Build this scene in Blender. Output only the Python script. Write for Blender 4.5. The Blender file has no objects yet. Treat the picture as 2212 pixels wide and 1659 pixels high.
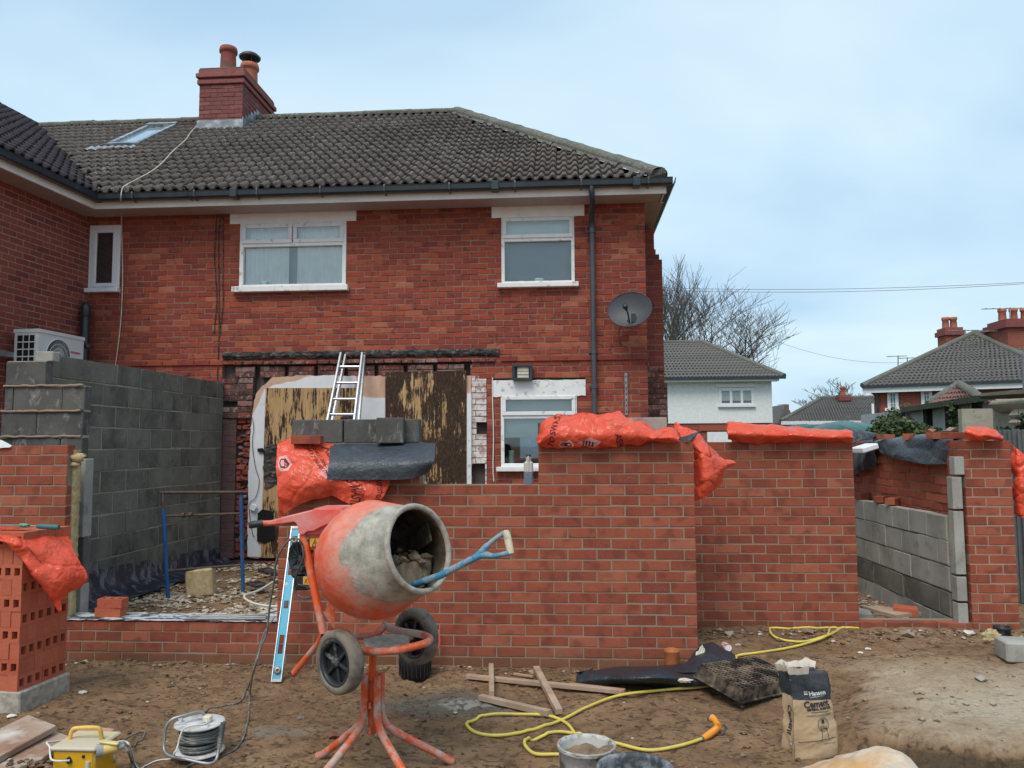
import bpy, math, random
from mathutils import Vector, Matrix, noise
R = math.radians
PI = math.pi
rng = random.Random(11)
S = bpy.context.scene
COL = S.collection

# ------------------------------------------------------------ camera
F = 780.0                      # focal length in pixels of a 1024 px wide picture
YAW, PITCH, ROLL = R(4.0), R(4.47), 0.0055
CAMZ = 1.72
fwd = Vector((-math.sin(YAW)*math.cos(PITCH), math.cos(YAW)*math.cos(PITCH), math.sin(PITCH)))
r0 = Vector((math.cos(YAW), math.sin(YAW), 0))
u0 = r0.cross(fwd)
right = r0*math.cos(ROLL) - u0*math.sin(ROLL)
up = right.cross(fwd)
cam_d = bpy.data.cameras.new('camera')
cam_d.sensor_width = 36.0
cam_d.lens = F/1024*36.0
cam_d.clip_start = 0.05
cam_d.clip_end = 3000
cam = bpy.data.objects.new('camera', cam_d)
COL.objects.link(cam)
M = Matrix.Identity(4)
for i in range(3):
    M[i][0] = right[i]; M[i][1] = up[i]; M[i][2] = -fwd[i]
M[2][3] = CAMZ
cam.matrix_world = M
S.camera = cam
EYE = Vector((0, 0, CAMZ))

# ------------------------------------------------------------ sky, sun, exposure
world = bpy.data.worlds.new('World'); S.world = world
world.use_nodes = True
wn, wl = world.node_tree.nodes, world.node_tree.links
wn.clear()
wo = wn.new('ShaderNodeOutputWorld'); bg = wn.new('ShaderNodeBackground')
bg.inputs['Strength'].default_value = 0.096
sky = wn.new('ShaderNodeTexSky'); sky.sky_type = 'NISHITA'; sky.sun_disc = False
SUN_EL, SUN_AZ = R(56), R(200)          # azimuth clockwise from +Y
sky.sun_elevation = SUN_EL; sky.sun_rotation = SUN_AZ
sky.air_density = 1.0; sky.dust_density = 2.0; sky.ozone_density = 2.0
tc = wn.new('ShaderNodeTexCoord')
sepw = wn.new('ShaderNodeSeparateXYZ'); wl.new(tc.outputs['Generated'], sepw.inputs[0])
# clouds lie on a high flat layer: direction divided by its height
addz = wn.new('ShaderNodeMath'); addz.operation = 'ADD'; addz.inputs[1].default_value = 0.38
wl.new(sepw.outputs['Z'], addz.inputs[0])
mxz = wn.new('ShaderNodeMath'); mxz.operation = 'MAXIMUM'; mxz.inputs[1].default_value = 0.05
wl.new(addz.outputs[0], mxz.inputs[0])
dv = wn.new('ShaderNodeVectorMath'); dv.operation = 'DIVIDE'
cmb = wn.new('ShaderNodeCombineXYZ')
for k in range(3): wl.new(mxz.outputs[0], cmb.inputs[k])
wl.new(tc.outputs['Generated'], dv.inputs[0]); wl.new(cmb.outputs[0], dv.inputs[1])
mp = wn.new('ShaderNodeMapping'); mp.inputs['Scale'].default_value = (1.0, 1.5, 1.0); mp.inputs['Location'].default_value = (3.3, 1.2, 0)
mp.inputs['Rotation'].default_value = (0, 0, R(25))
wl.new(dv.outputs[0], mp.inputs[0])
cn = wn.new('ShaderNodeTexNoise'); cn.inputs['Scale'].default_value = 1.15; cn.inputs['Detail'].default_value = 5; cn.inputs['Roughness'].default_value = 0.45
cn.inputs['Distortion'].default_value = 0.25
wl.new(mp.outputs[0], cn.inputs['Vector'])
cr = wn.new('ShaderNodeMapRange'); cr.inputs['From Min'].default_value = 0.34; cr.inputs['From Max'].default_value = 0.62
cr.inputs['To Min'].default_value = 0.0; cr.inputs['To Max'].default_value = 1.0
wl.new(cn.outputs['Fac'], cr.inputs['Value'])
veil = wn.new('ShaderNodeMix'); veil.data_type = 'RGBA'
veil.inputs['A'].default_value = (3.15, 4.70, 6.15, 1)
veil.inputs['B'].default_value = (5.1, 6.45, 7.25, 1)
wl.new(cr.outputs[0], veil.inputs['Factor'])
skm = wn.new('ShaderNodeMix'); skm.data_type = 'RGBA'
skm.inputs['Factor'].default_value = 0.85
wl.new(sky.outputs[0], skm.inputs['A']); wl.new(veil.outputs['Result'], skm.inputs['B'])
wl.new(skm.outputs['Result'], bg.inputs['Color'])
wl.new(bg.outputs[0], wo.inputs['Surface'])

sd = bpy.data.lights.new('sun', 'SUN'); sd.energy = 1.5; sd.angle = R(30); sd.color = (1.0, 0.93, 0.83)
sun = bpy.data.objects.new('sun', sd); COL.objects.link(sun)
sdir = Vector((math.sin(SUN_AZ)*math.cos(SUN_EL), math.cos(SUN_AZ)*math.cos(SUN_EL), math.sin(SUN_EL)))
sun.rotation_euler = sdir.to_track_quat('Z', 'Y').to_euler()
sun.location = sdir*50
S.view_settings.view_transform = 'Standard'; S.view_settings.look = 'None'
S.view_settings.gamma = 1.0; S.view_settings.exposure = 0.68
S.view_settings.use_curve_mapping = False
S.cycles.max_bounces = 5

# ------------------------------------------------------------ helpers
def ray(px, py):
    """viewing direction of a point read off the photograph enlarged to 2212 px wide"""
    k = 1024/2212.0
    return fwd + right*((px*k-512)/F) + up*((384-py*k)/F)
def P(px, py, Y=None, Z=None, X=None):
    d = ray(px, py)
    if Y is not None: t = Y/d.y
    elif Z is not None: t = (Z-CAMZ)/d.z
    else: t = X/d.x
    return EYE + d*t
def Ppl(px, py, p0, n):
    d = ray(px, py); t = (Vector(p0)-EYE).dot(n)/d.dot(n)
    return EYE + d*t

def tag(o, label=None, cat=None, group=None, kind=None):
    if label: o['label'] = label
    if cat:
        o['category'] = cat; o['kind'] = 'thing'
    if group: o['group'] = group
    if kind: o['kind'] = kind
    return o
def empty(name, loc=(0, 0, 0), rz=0, label=None, cat=None, group=None, parent=None):
    o = bpy.data.objects.new(name, None); COL.objects.link(o)
    o.empty_display_size = 0.1
    o.location = loc; o.rotation_euler = (0, 0, rz)
    if parent: o.parent = parent
    bpy_update.append(o)
    return tag(o, label, cat, group)
bpy_update = []

class MB:
    """collects faces, builds one mesh object"""
    def __init__(s): s.v = []; s.f = []; s.r = []; s.sm = []
    def add(s, vs, fs, rnd=None, smooth=False):
        n = len(s.v); s.v.extend(vs)
        rr = rng.random() if rnd is None else rnd
        for f in fs:
            s.f.append(tuple(i+n for i in f)); s.r.append(rr); s.sm.append(smooth)
    def box(s, c, d, rot=None, rnd=None, bev=0.0):
        hx, hy, hz = d[0]/2, d[1]/2, d[2]/2
        vs = [Vector((sx*hx, sy*hy, sz*hz)) for sx in (-1, 1) for sy in (-1, 1) for sz in (-1, 1)]
        fs = [(0, 1, 3, 2), (4, 6, 7, 5), (0, 4, 5, 1), (2, 3, 7, 6), (0, 2, 6, 4), (1, 5, 7, 3)]
        if bev > 0:
            vs = []; b = min(bev, hx*.9, hy*.9, hz*.9)
            idx = {}
            for sx in (-1, 1):
                for sy in (-1, 1):
                    for sz in (-1, 1):
                        for a in range(3):
                            p = [sx*(hx-b), sy*(hy-b), sz*(hz-b)]
                            p[a] = (sx*hx, sy*hy, sz*hz)[a]
                            idx[(sx, sy, sz, a)] = len(vs); vs.append(Vector(p))
            fs = []
            g = lambda sx, sy, sz, a: idx[(sx, sy, sz, a)]
            for q in (-1, 1):
                fs.append([g(q, -1, -1, 0), g(q, 1, -1, 0), g(q, 1, 1, 0), g(q, -1, 1, 0)][::q])
                fs.append([g(-1, q, -1, 1), g(-1, q, 1, 1), g(1, q, 1, 1), g(1, q, -1, 1)][::q])
                fs.append([g(-1, -1, q, 2), g(1, -1, q, 2), g(1, 1, q, 2), g(-1, 1, q, 2)][::q])
            for q in (-1, 1):
                for w in (-1, 1):
                    fs.append([g(-1, q, w, 1), g(-1, q, w, 2), g(1, q, w, 2), g(1, q, w, 1)])
                    fs.append([g(q, -1, w, 0), g(q, 1, w, 0), g(q, 1, w, 2), g(q, -1, w, 2)])
                    fs.append([g(q, w, -1, 0), g(q, w, 1, 0), g(q, w, 1, 1), g(q, w, -1, 1)])
            for sx in (-1, 1):
                for sy in (-1, 1):
                    for sz in (-1, 1):
                        fs.append([g(sx, sy, sz, 0), g(sx, sy, sz, 1), g(sx, sy, sz, 2)])
        c = Vector(c)
        if rot is not None: vs = [rot @ v for v in vs]
        s.add([v+c for v in vs], fs, rnd)
    def tube(s, pts, r, n=8, cap=True, rnd=None, smooth=True, closed=False):
        pts = [Vector(p) for p in pts]
        rs = r if isinstance(r, (list, tuple)) else [r]*len(pts)
        vs = []; prev = None; N = len(pts)
        for i, p in enumerate(pts):
            if closed: t = pts[(i+1) % N]-pts[i-1]
            else: t = pts[min(i+1, N-1)]-pts[max(i-1, 0)]
            t.normalize()
            if prev is None:
                a = Vector((0, 0, 1)) if abs(t.z) < .9 else Vector((1, 0, 0))
                x = t.cross(a).normalized()
            else:
                x = (prev-t*prev.dot(t))
                if x.length < 1e-6: x = t.cross(Vector((0, 0, 1)))
                x.normalize()
            prev = x; y = t.cross(x)
            for k in range(n):
                a = 2*PI*k/n
                vs.append(p+(x*math.cos(a)+y*math.sin(a))*rs[i])
        fs = []
        for i in range(N-1 if not closed else N):
            i2 = (i+1) % N
            for k in range(n):
                k2 = (k+1) % n
                fs.append((i*n+k, i2*n+k, i2*n+k2, i*n+k2))
        s.add(vs, fs, rnd, smooth)
        if cap and not closed:
            s.add(vs[:n], [tuple(range(n))[::-1]], rnd); s.add(vs[-n:], [tuple(range(n))], rnd)
    def lathe(s, prof, n=24, mat=None, rnd=None, smooth=True, capa=False, capb=False):
        """prof: [(radius, height)] around Z, placed by mat"""
        mat = mat or Matrix.Identity(4)
        vs = []; m = len(prof)
        for (r, h) in prof:
            for k in range(n):
                a = 2*PI*k/n; vs.append(mat @ Vector((r*math.cos(a), r*math.sin(a), h)))
        fs = []
        for i in range(m-1):
            for k in range(n):
                k2 = (k+1) % n
                fs.append((i*n+k, i*n+k2, (i+1)*n+k2, (i+1)*n+k))
        s.add(vs, fs, rnd, smooth)
        if capa: s.add(vs[:n], [tuple(range(n))[::-1]], rnd)
        if capb: s.add(vs[-n:], [tuple(range(n))], rnd)
    def prism(s, poly, depth, mat=None, rnd=None, bev=0):
        """poly in XZ, extruded along +Y by depth"""
        mat = mat or Matrix.Identity(4); n = len(poly)
        vs = [mat @ Vector((p[0], 0, p[1])) for p in poly]+[mat @ Vector((p[0], depth, p[1])) for p in poly]
        fs = [tuple(range(n)), tuple(range(n, 2*n))[::-1]]
        for i in range(n):
            j = (i+1) % n; fs.append((i, i+n, j+n, j))
        s.add(vs, fs, rnd)
    def grid(s, pts, smooth=True, rnd=None, closed_u=False):
        nr, nc = len(pts), len(pts[0])
        vs = [Vector(p) for row in pts for p in row]; fs = []
        for i in range(nr-1):
            for j in range(nc-1):
                a = i*nc+j; fs.append((a, a+1, a+nc+1, a+nc))
            if closed_u: a = i*nc; fs.append((a+nc-1, a, a+nc, a+2*nc-1))
        s.add(vs, fs, rnd, smooth)
    def build(s, name, mat, parent=None, world=True, fix=False):
        me = bpy.data.meshes.new(name)
        inv = None
        if parent is not None and world:
            inv = wmat(parent).inverted()
        vs = [tuple(inv @ Vector(v)) for v in s.v] if inv is not None else [tuple(v) for v in s.v]
        me.from_pydata(vs, [], s.f)
        at = me.attributes.new('rnd', 'FLOAT', 'FACE'); at.data.foreach_set('value', s.r)
        me.polygons.foreach_set('use_smooth', s.sm)
        me.validate()
        if fix:
            import bmesh
            bm = bmesh.new(); bm.from_mesh(me)
            bmesh.ops.remove_doubles(bm, verts=bm.verts, dist=1e-5)
            bmesh.ops.recalc_face_normals(bm, faces=bm.faces); bm.to_mesh(me); bm.free()
        if mat: me.materials.append(mat)
        o = bpy.data.objects.new(name, me); COL.objects.link(o)
        if parent is not None: o.parent = parent
        return o
def wmat(o):
    m = Matrix.Translation(o.location) @ o.rotation_euler.to_matrix().to_4x4() if o.rotation_mode != 'QUATERNION' else o.matrix_basis
    m = Matrix.LocRotScale(o.location, o.rotation_euler, o.scale)
    if o.parent: return wmat(o.parent) @ m
    return m
def smooth_path(pts, sub=8, closed=False):
    pts = [Vector(p) for p in pts]; out = []; n = len(pts)
    rg = range(n) if closed else range(n-1)
    for i in rg:
        if closed: p0, p1, p2, p3 = pts[i-1], pts[i], pts[(i+1) % n], pts[(i+2) % n]
        else: p0, p1, p2, p3 = pts[max(i-1, 0)], pts[i], pts[i+1], pts[min(i+2, n-1)]
        for k in range(sub):
            t = k/sub
            out.append(0.5*((2*p1)+(-p0+p2)*t+(2*p0-5*p1+4*p2-p3)*t*t+(-p0+3*p1-3*p2+p3)*t**3))
    if not closed: out.append(pts[-1])
    return out
def nz(x, y, z=0.0): return noise.noise(Vector((x, y, z)))
def rotz(a): return Matrix.Rotation(a, 3, 'Z')
def frame3(xa, ya, za, o=(0, 0, 0)):
    m = Matrix.Identity(4)
    for i in range(3):
        m[i][0] = xa[i]; m[i][1] = ya[i]; m[i][2] = za[i]; m[i][3] = o[i]
    return m

# ------------------------------------------------------------ materials
class NT:
    def __init__(s, name, rough=0.8, spec=0.3, metal=0.0):
        s.m = bpy.data.materials.new(name); s.m.use_nodes = True
        s.n, s.l = s.m.node_tree.nodes, s.m.node_tree.links
        s.b = s.n['Principled BSDF']
        s.b.inputs['Roughness'].default_value = rough
        s.b.inputs['Specular IOR Level'].default_value = spec
        s.b.inputs['Metallic'].default_value = metal
        s.g = s.n.new('ShaderNodeNewGeometry')
        s.pos = s.g.outputs['Position']
    def vec(s, scale=(1, 1, 1), src=None, loc=(0, 0, 0), rot=(0, 0, 0)):
        m = s.n.new('ShaderNodeMapping'); m.inputs['Scale'].default_value = scale
        m.inputs['Location'].default_value = loc; m.inputs['Rotation'].default_value = rot
        s.l.new(src or s.pos, m.inputs[0]); return m.outputs[0]
    def noise(s, scale, detail=4, rough=.55, src=None, dist=0.0):
        t = s.n.new('ShaderNodeTexNoise'); t.inputs['Scale'].default_value = scale
        t.inputs['Detail'].default_value = detail; t.inputs['Roughness'].default_value = rough
        t.inputs['Distortion'].default_value = dist
        s.l.new(src or s.pos, t.inputs['Vector']); return t.outputs['Fac']
    def voro(s, scale, src=None, feature='F1', out='Distance'):
        t = s.n.new('ShaderNodeTexVoronoi'); t.inputs['Scale'].default_value = scale; t.feature = feature
        s.l.new(src or s.pos, t.inputs['Vector']); return t.outputs[out]
    def rng(s, v, a, b, c=0.0, d=1.0):
        m = s.n.new('ShaderNodeMapRange')
        m.inputs['From Min'].default_value = a; m.inputs['From Max'].default_value = b
        m.inputs['To Min'].default_value = c; m.inputs['To Max'].default_value = d
        s.l.new(v, m.inputs['Value']); return m.outputs[0]
    def math(s, op, a, b=None, clamp=False):
        m = s.n.new('ShaderNodeMath'); m.operation = op; m.use_clamp = clamp
        for i, v in enumerate((a, b)):
            if v is None: continue
            if isinstance(v, (int, float)): m.inputs[i].default_value = v
            else: s.l.new(v, m.inputs[i])
        return m.outputs[0]
    def col(s, v):
        if isinstance(v, (tuple, list)):
            r = s.n.new('ShaderNodeRGB'); r.outputs[0].default_value = (*v[:3], 1); return r.outputs[0]
        return v
    def mix(s, f, a, b, mode='MIX'):
        m = s.n.new('ShaderNodeMix'); m.data_type = 'RGBA'; m.blend_type = mode
        if isinstance(f, (int, float)): m.inputs['Factor'].default_value = f
        else: s.l.new(f, m.inputs['Factor'])
        for k, v in (('A', a), ('B', b)):
            if isinstance(v, (tuple, list)): m.inputs[k].default_value = (*v[:3], 1)
            else: s.l.new(v, m.inputs[k])
        return m.outputs['Result']
    def ramp(s, v, stops, interp='LINEAR'):
        r = s.n.new('ShaderNodeValToRGB'); e = r.color_ramp.elements; r.color_ramp.interpolation = interp
        while len(e) > 1: e.remove(e[-1])
        e[0].position = stops[0][0]; e[0].color = (*stops[0][1], 1)
        for p, c in stops[1:]:
            x = e.new(p); x.color = (*c, 1)
        s.l.new(v, r.inputs[0]); return r.outputs[0]
    def rnd(s):
        a = s.n.new('ShaderNodeAttribute'); a.attribute_name = 'rnd'; a.attribute_type = 'GEOMETRY'
        o = s.n.new('ShaderNodeObjectInfo')
        return s.math('FRACT', s.math('ADD', a.outputs['Fac'], o.outputs['Random']))
    def sep(s, src=None):
        x = s.n.new('ShaderNodeSeparateXYZ'); s.l.new(src or s.pos, x.inputs[0]); return x.outputs
    def obj(s):
        t = s.n.new('ShaderNodeTexCoord'); return t.outputs['Object']
    def bump(s, h, strength=0.4, dist=0.01):
        b = s.n.new('ShaderNodeBump'); b.inputs['Strength'].default_value = strength; b.inputs['Distance'].default_value = dist
        s.l.new(h, b.inputs['Height']); s.l.new(b.outputs[0], s.b.inputs['Normal']); return b
    def base(s, c): s.l.new(s.col(c), s.b.inputs['Base Color']); return s
    def roughness(s, v): s.l.new(v, s.b.inputs['Roughness'])
def simple(name, c, rough=.7, metal=0.0, spec=.3, var=.25, sc=8.0, bump=.15, bs=60.0, dirt=None, dsc=5.0, dth=(.5, .7), damt=1.0):
    m = NT(name, rough, spec, metal)
    f = m.noise(sc, 5)
    lo = tuple(x*(1-var) for x in c); hi = tuple(min(1, x*(1+var)) for x in c)
    k = m.mix(m.rng(f, .3, .7), lo, hi)
    if dirt:
        d = m.math('MULTIPLY', m.rng(m.noise(dsc, 8, .65), dth[0], dth[1]), damt)
        k = m.mix(d, k, dirt)
    m.base(k)
    if bump: m.bump(m.noise(bs, 4), bump, .005)
    return m.m
MAT = {}
def brick_mat(name, stops, soot, grain=90, patch=None, sootth=(.62, .74), pale=None, pth=(.66, .8), splash=False):
    m = NT(name, .88, .2)
    r = m.rnd()
    k = m.ramp(r, stops, 'LINEAR')
    v = m.noise(7, 4)
    k = m.mix(m.rng(v, .3, .75, 0, .35), k, (stops[0][1][0]*.55, stops[0][1][1]*.55, stops[0][1][2]*.6))
    fine = m.noise(grain, 3, .7)
    k = m.mix(m.rng(fine, .25, .8, 0, .45), k, tuple(x*1.7 for x in stops[len(stops)//2][1]), 'MIX')
    if patch:   # kiln marks
        pv = m.noise(9.5, 1, .3)
        k = m.mix(m.rng(pv, .52, .68, 0, .6), k, patch)
    s = m.noise(11, 8, .72, dist=.4)
    k = m.mix(m.rng(s, sootth[0], sootth[1], 0, .8), k, soot)
    if pale:
        s2 = m.noise(16, 8, .75)
        k = m.mix(m.rng(s2, pth[0], pth[1], 0, .7), k, pale)
    if splash:
        zz = m.sep()['Z']
        k = m.mix(m.rng(m.math('ADD', zz, m.math('MULTIPLY', m.noise(7, 6, .7), .28)), .17, .30, .75, 0), k, (.15, .085, .05))
    m.base(k)
    h = m.math('ADD', m.noise(grain*.8, 4, .7), m.math('MULTIPLY', m.noise(25, 4), 1.5))
    m.bump(h, .5, .004)
    MAT[name] = m.m
brick_mat('old_brick', [(0, (.15, .035, .030)), (.10, (.20, .042, .034)), (.22, (.21, .048, .034)), (.5, (.265, .058, .036)), (.75, (.31, .072, .038)), (.9, (.38, .098, .045)), (1, (.42, .15, .09))], (.035, .026, .024), sootth=(.55, .67))
brick_mat('wing_brick', [(0, (.11, .035, .035)), (.12, (.17, .045, .036)), (.5, (.235, .058, .040)), (1, (.28, .075, .048))], (.06, .04, .04), sootth=(.66, .8))
brick_mat('new_brick', [(0, (.165, .048, .032)), (.15, (.225, .058, .034)), (.5, (.275, .074, .041)), (.85, (.325, .096, .055)), (1, (.36, .125, .075))], (.12, .045, .035), patch=(.155, .045, .032), sootth=(.68, .8), pale=(.5, .34, .28), pth=(.64, .80), splash=True)
brick_mat('chimney_brick', [(0, (.17, .055, .05)), (.5, (.22, .075, .066)), (1, (.28, .11, .095))], (.05, .045, .045), sootth=(.52, .72))
brick_mat('raw_brick', [(0, (.24, .06, .035)), (.5, (.32, .085, .05)), (1, (.40, .12, .075))], (.12, .05, .035), pale=(.55, .42, .36), pth=(.6, .8))
brick_mat('scar_brick', [(0, (.06, .045, .045)), (.3, (.13, .05, .04)), (.6, (.24, .07, .05)), (1, (.33, .25, .22))], (.03, .028, .028), sootth=(.48, .6), pale=(.50, .45, .41), pth=(.55, .68))
brick_mat('purple_brick', [(0, (.10, .060, .062)), (.5, (.14, .075, .072)), (1, (.17, .085, .075))], (.06, .045, .045), pale=(.24, .21, .20), pth=(.6, .8))
brick_mat('white_brick', [(0, (.55, .50, .47)), (.5, (.62, .58, .55)), (1, (.7, .67, .63))], (.30, .11, .08), sootth=(.5, .62), pale=(.2, .14, .12), pth=(.66, .74))
def block_mat(name, lo, hi, pale, dark, amt=.8, th=(.60, .72)):
    m = NT(name, .92, .15)
    k = m.mix(m.rnd(), lo, hi)
    k = m.mix(m.rng(m.noise(3.0, 5, .6), .35, .7), k, tuple(x*1.25 for x in hi))
    sx = m.noise(9, 8, .75, src=m.vec((1, 1, .45)), dist=.8)
    k = m.mix(m.rng(sx, th[0], th[1], 0, amt), k, pale)
    k = m.mix(m.rng(m.noise(5, 6, .7), .55, .75, 0, .7), k, dark)
    f = m.noise(160, 2, .8)
    k = m.mix(m.rng(f, .3, .75, 0, .35), k, dark)
    m.base(k); m.bump(m.math('ADD', f, m.noise(50, 4, .7)), .6, .004); MAT[name] = m.m
block_mat('dark_block', (.075, .070, .060), (.19, .178, .150), (.34, .33, .30), (.045, .044, .042), .8, (.55, .72))
block_mat('light_block', (.23, .215, .18), (.36, .345, .31), (.46, .44, .40), (.13, .125, .115), .5, (.58, .8))
block_mat('end_block', (.075, .072, .068), (.12, .115, .105), (.38, .35, .30), (.035, .033, .032), .9, (.56, .68))
def mortar_mat(name, a, b, dark, th=(.55, .7)):
    m = NT(name, .95, .1)
    k = m.mix(m.rng(m.noise(6, 5), .3, .7), a, b)
    k = m.mix(m.rng(m.noise(14, 8, .7), th[0], th[1], 0, .8), k, dark)
    m.base(k); m.bump(m.noise(120, 4, .8), .6, .004); MAT[name] = m.m
mortar_mat('old_mortar', (.29, .20, .145), (.23, .145, .105), (.12, .07, .055), (.55, .7))
mortar_mat('wing_mortar', (.36, .27, .20), (.30, .21, .155), (.20, .13, .10))
mortar_mat('new_mortar', (.31, .235, .17), (.245, .18, .125), (.34, .28, .22), (.60, .72))
mortar_mat('block_mortar', (.42, .36, .28), (.32, .27, .20), (.10, .09, .08))
mortar_mat('dark_mortar', (.10, .075, .065), (.14, .11, .095), (.04, .03, .03))
# ------------------------------------------------------------ brick laying
def brick_mesh(h, th, ch, jit, seed, name='brick'):
    """a brick one unit long, front face at y=0, body into +y, with worn arrises"""
    r = random.Random(seed); j = lambda a=1.0: r.uniform(-jit, jit)*a
    L = .5; cx = ch/0.215
    vs = []
    for sx in (-1, 1):
        for sz in (-1, 1):
            vs.append((sx*L, th, sz*h/2))                       # back 0..3
    for sx in (-1, 1):
        for sz in (-1, 1):
            vs.append((sx*(L+j(2)), ch, sz*(h/2)+j()))           # shoulder 4..7
    n = 4; front = []
    for k in range(n):                                           # front ring: 4 columns x 2 rows
        x = (-L+cx)+(2*L-2*cx)*k/(n-1)
        for sz in (-1, 1):
            vs.append((x+j(1.5), j(.35), sz*(h/2-ch)+j(.8)))
    F_ = lambda k, s: 8+k*2+(0 if s < 0 else 1)
    fs = [(0, 4, 5, 1), (2, 3, 7, 6), (1, 5, 7, 3), (0, 2, 6, 4)]
    for k in range(n-1): fs.append((F_(k, -1), F_(k+1, -1), F_(k+1, 1), F_(k, 1)))
    fs.append((4, F_(0, -1), F_(0, 1), 5)); fs.append((6, 7, F_(n-1, 1), F_(n-1, -1)))
    fs.append(tuple([4, 6]+[F_(k, -1) for k in range(n-1, -1, -1)]))
    fs.append(tuple([7, 5]+[F_(k, 1) for k in range(n)]))
    return vs, fs
_bm = {}
def brick_variants(h, th, ch, jit, mat, nvar=8):
    key = (round(h, 4), th, ch, jit, mat.name)
    if key not in _bm:
        out = []
        for i in range(nvar):
            vs, fs = brick_mesh(h, th, ch, jit, i*7+3)
            me = bpy.data.meshes.new('brick'); me.from_pydata(vs, [], fs)
            at = me.attributes.new('rnd', 'FLOAT', 'FACE'); at.data.foreach_set('value', [i/nvar*.37]*len(fs))
            me.materials.append(mat); out.append((me, vs, fs))
        _bm[key] = out
    return _bm[key]
def intervals(s0, s1, z0, z1, holes):
    iv = [(s0, s1)]; zc = (z0+z1)/2
    for (a, b, c, d) in holes:
        if not (c < zc < d): continue
        nv = []
        for (x, y) in iv:
            if b <= x or a >= y: nv.append((x, y)); continue
            if a > x: nv.append((x, a))
            if b < y: nv.append((b, y))
        iv = nv
    return [q for q in iv if q[1]-q[0] > .012]
def brick_wall(parent, s0, s1, z0, z1, mat, mortar, bl=.225, bh=.0835, j=.0105, holes=(), th=.1, proud=.004, nmax=300,
               ch=.003, jit=.0011, off=0.0, name='brick', rec=.0, lean=.0, mname='mortar', shift=.0, bond=.5, drop=None, wallth=None):
    """running bond in the local frame of parent: x along the wall, -y outward, z up"""
    var = brick_variants(bh-j, th, ch, jit, mat); mm = MB(); todo = []
    W = wmat(parent); nC = int(round((z1-z0)/bh)); prev = None
    wt = wallth or th
    for k in range(nC):
        za = z0+k*bh; zc = za+bh/2
        iv = intervals(s0, s1, za, za+bh, holes)
        top = za+bh+(0 if k < nC-1 else -j+.0)
        for (a, b) in iv:
            mm.box(((a+b)/2, proud+wt/2+rec, (za+top)/2), (b-a, wt, top-za), rnd=rng.random())
            g = off+(k % 2)*bl*bond+shift*math.sin(k*2.1)
            i = math.floor((a-g)/bl); x = a
            pieces = []
            while x < b-1e-4:
                nx = min(b, g+(i+1)*bl)
                if nx-x > .0005: pieces.append([x, nx])
                x = nx; i += 1
            q = 0
            while q < len(pieces):                    # closers shorter than 50 mm join their neighbour
                if pieces[q][1]-pieces[q][0] < .05 and len(pieces) > 1:
                    if q > 0: pieces[q-1][1] = pieces[q][1]; pieces.pop(q)
                    else: pieces[1][0] = pieces[0][0]; pieces.pop(0)
                else: q += 1
            for (p, r_) in pieces:
                if drop and drop((p+r_)/2, zc): continue
                L = r_-p-j
                lo = p+(j/2 if p > a+1e-4 else 0); hi = r_-(j/2 if r_ < b-1e-4 else 0)
                L = hi-lo
                if L < .01: continue
                todo.append(((lo+hi)/2, zc+j/2 - j/2, L))
    todo.sort(key=lambda t: (W @ Vector((t[0], 0, t[1]))-EYE).length)
    rest = MB()
    for n, (s, z, L) in enumerate(todo):
        me, vs, fs = var[rng.randrange(len(var))]
        dz = rng.uniform(-1, 1)*jit*1.5; dy = rng.uniform(-1, 1)*(jit*1.5+.0005); ry = rng.uniform(-1, 1)*(.002+lean)
        if n < nmax:
            o = bpy.data.objects.new(name, me); COL.objects.link(o); o.parent = parent
            o.location = (s, dy, z+dz); o.scale = (L, 1, 1); o.rotation_euler = (0, ry, rng.uniform(-1, 1)*jit)
        else:
            rest.add([Vector((v[0]*L+s, v[1]+dy, v[2]+z+dz+ry*v[0]*L)) for v in vs], fs)
    if rest.v:
        tag(rest.build(name, mat, parent, world=False), kind='stuff')
    if mortar: mm.build(mname, mortar, parent, world=False)
    return todo

def rect(x0, y0, x1, y1, Y):
    ym, xm = (y0+y1)/2, (x0+x1)/2
    return (P(x0, ym, Y=Y).x, P(x1, ym, Y=Y).x, P(xm, y1, Y=Y).z, P(xm, y0, Y=Y).z)   # x0,x1,z0,z1

# ------------------------------------------------------------ shared materials
MAT['white_paint'] = simple('white_paint', (.72, .71, .69), .55, var=.06, dirt=(.30, .27, .24), dsc=9, dth=(.60, .70), damt=.7)
MAT['flaky_paint'] = simple('flaky_paint', (.78, .77, .75), .6, var=.05, dirt=(.36, .31, .27), dsc=11, dth=(.575, .66), damt=.8, bump=.4)
MAT['render_white'] = simple('render_white', (.84, .83, .80), .8, var=.05, dirt=(.42, .38, .35), dsc=3, dth=(.6, .75), damt=.6)
MAT['upvc'] = simple('upvc', (.78, .78, .79), .35, var=.03, spec=.5, bump=0)
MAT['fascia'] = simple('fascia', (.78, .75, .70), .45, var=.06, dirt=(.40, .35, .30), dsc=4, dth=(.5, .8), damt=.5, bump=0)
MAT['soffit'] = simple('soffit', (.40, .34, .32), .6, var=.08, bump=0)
MAT['gutter'] = simple('gutter', (.022, .030, .036), .38, spec=.5, var=.25, dirt=(.10, .12, .12), dsc=3, dth=(.55, .8), damt=.4, bump=0)
MAT['pipe_grey'] = simple('pipe_grey', (.065, .07, .08), .4, spec=.45, var=.15, bump=0)
MAT['lead'] = simple('lead', (.26, .28, .30), .5, metal=.3, var=.25, dirt=(.5, .52, .54), dsc=8)
MAT['dark'] = simple('dark', (.012, .011, .011), .9, var=.2, bump=0)
MAT['alu'] = simple('alu', (.62, .64, .66), .32, metal=.85, var=.08, sc=20, bump=.05, dirt=(.35, .36, .37), dsc=14, dth=(.6, .7), damt=.5)
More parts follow.
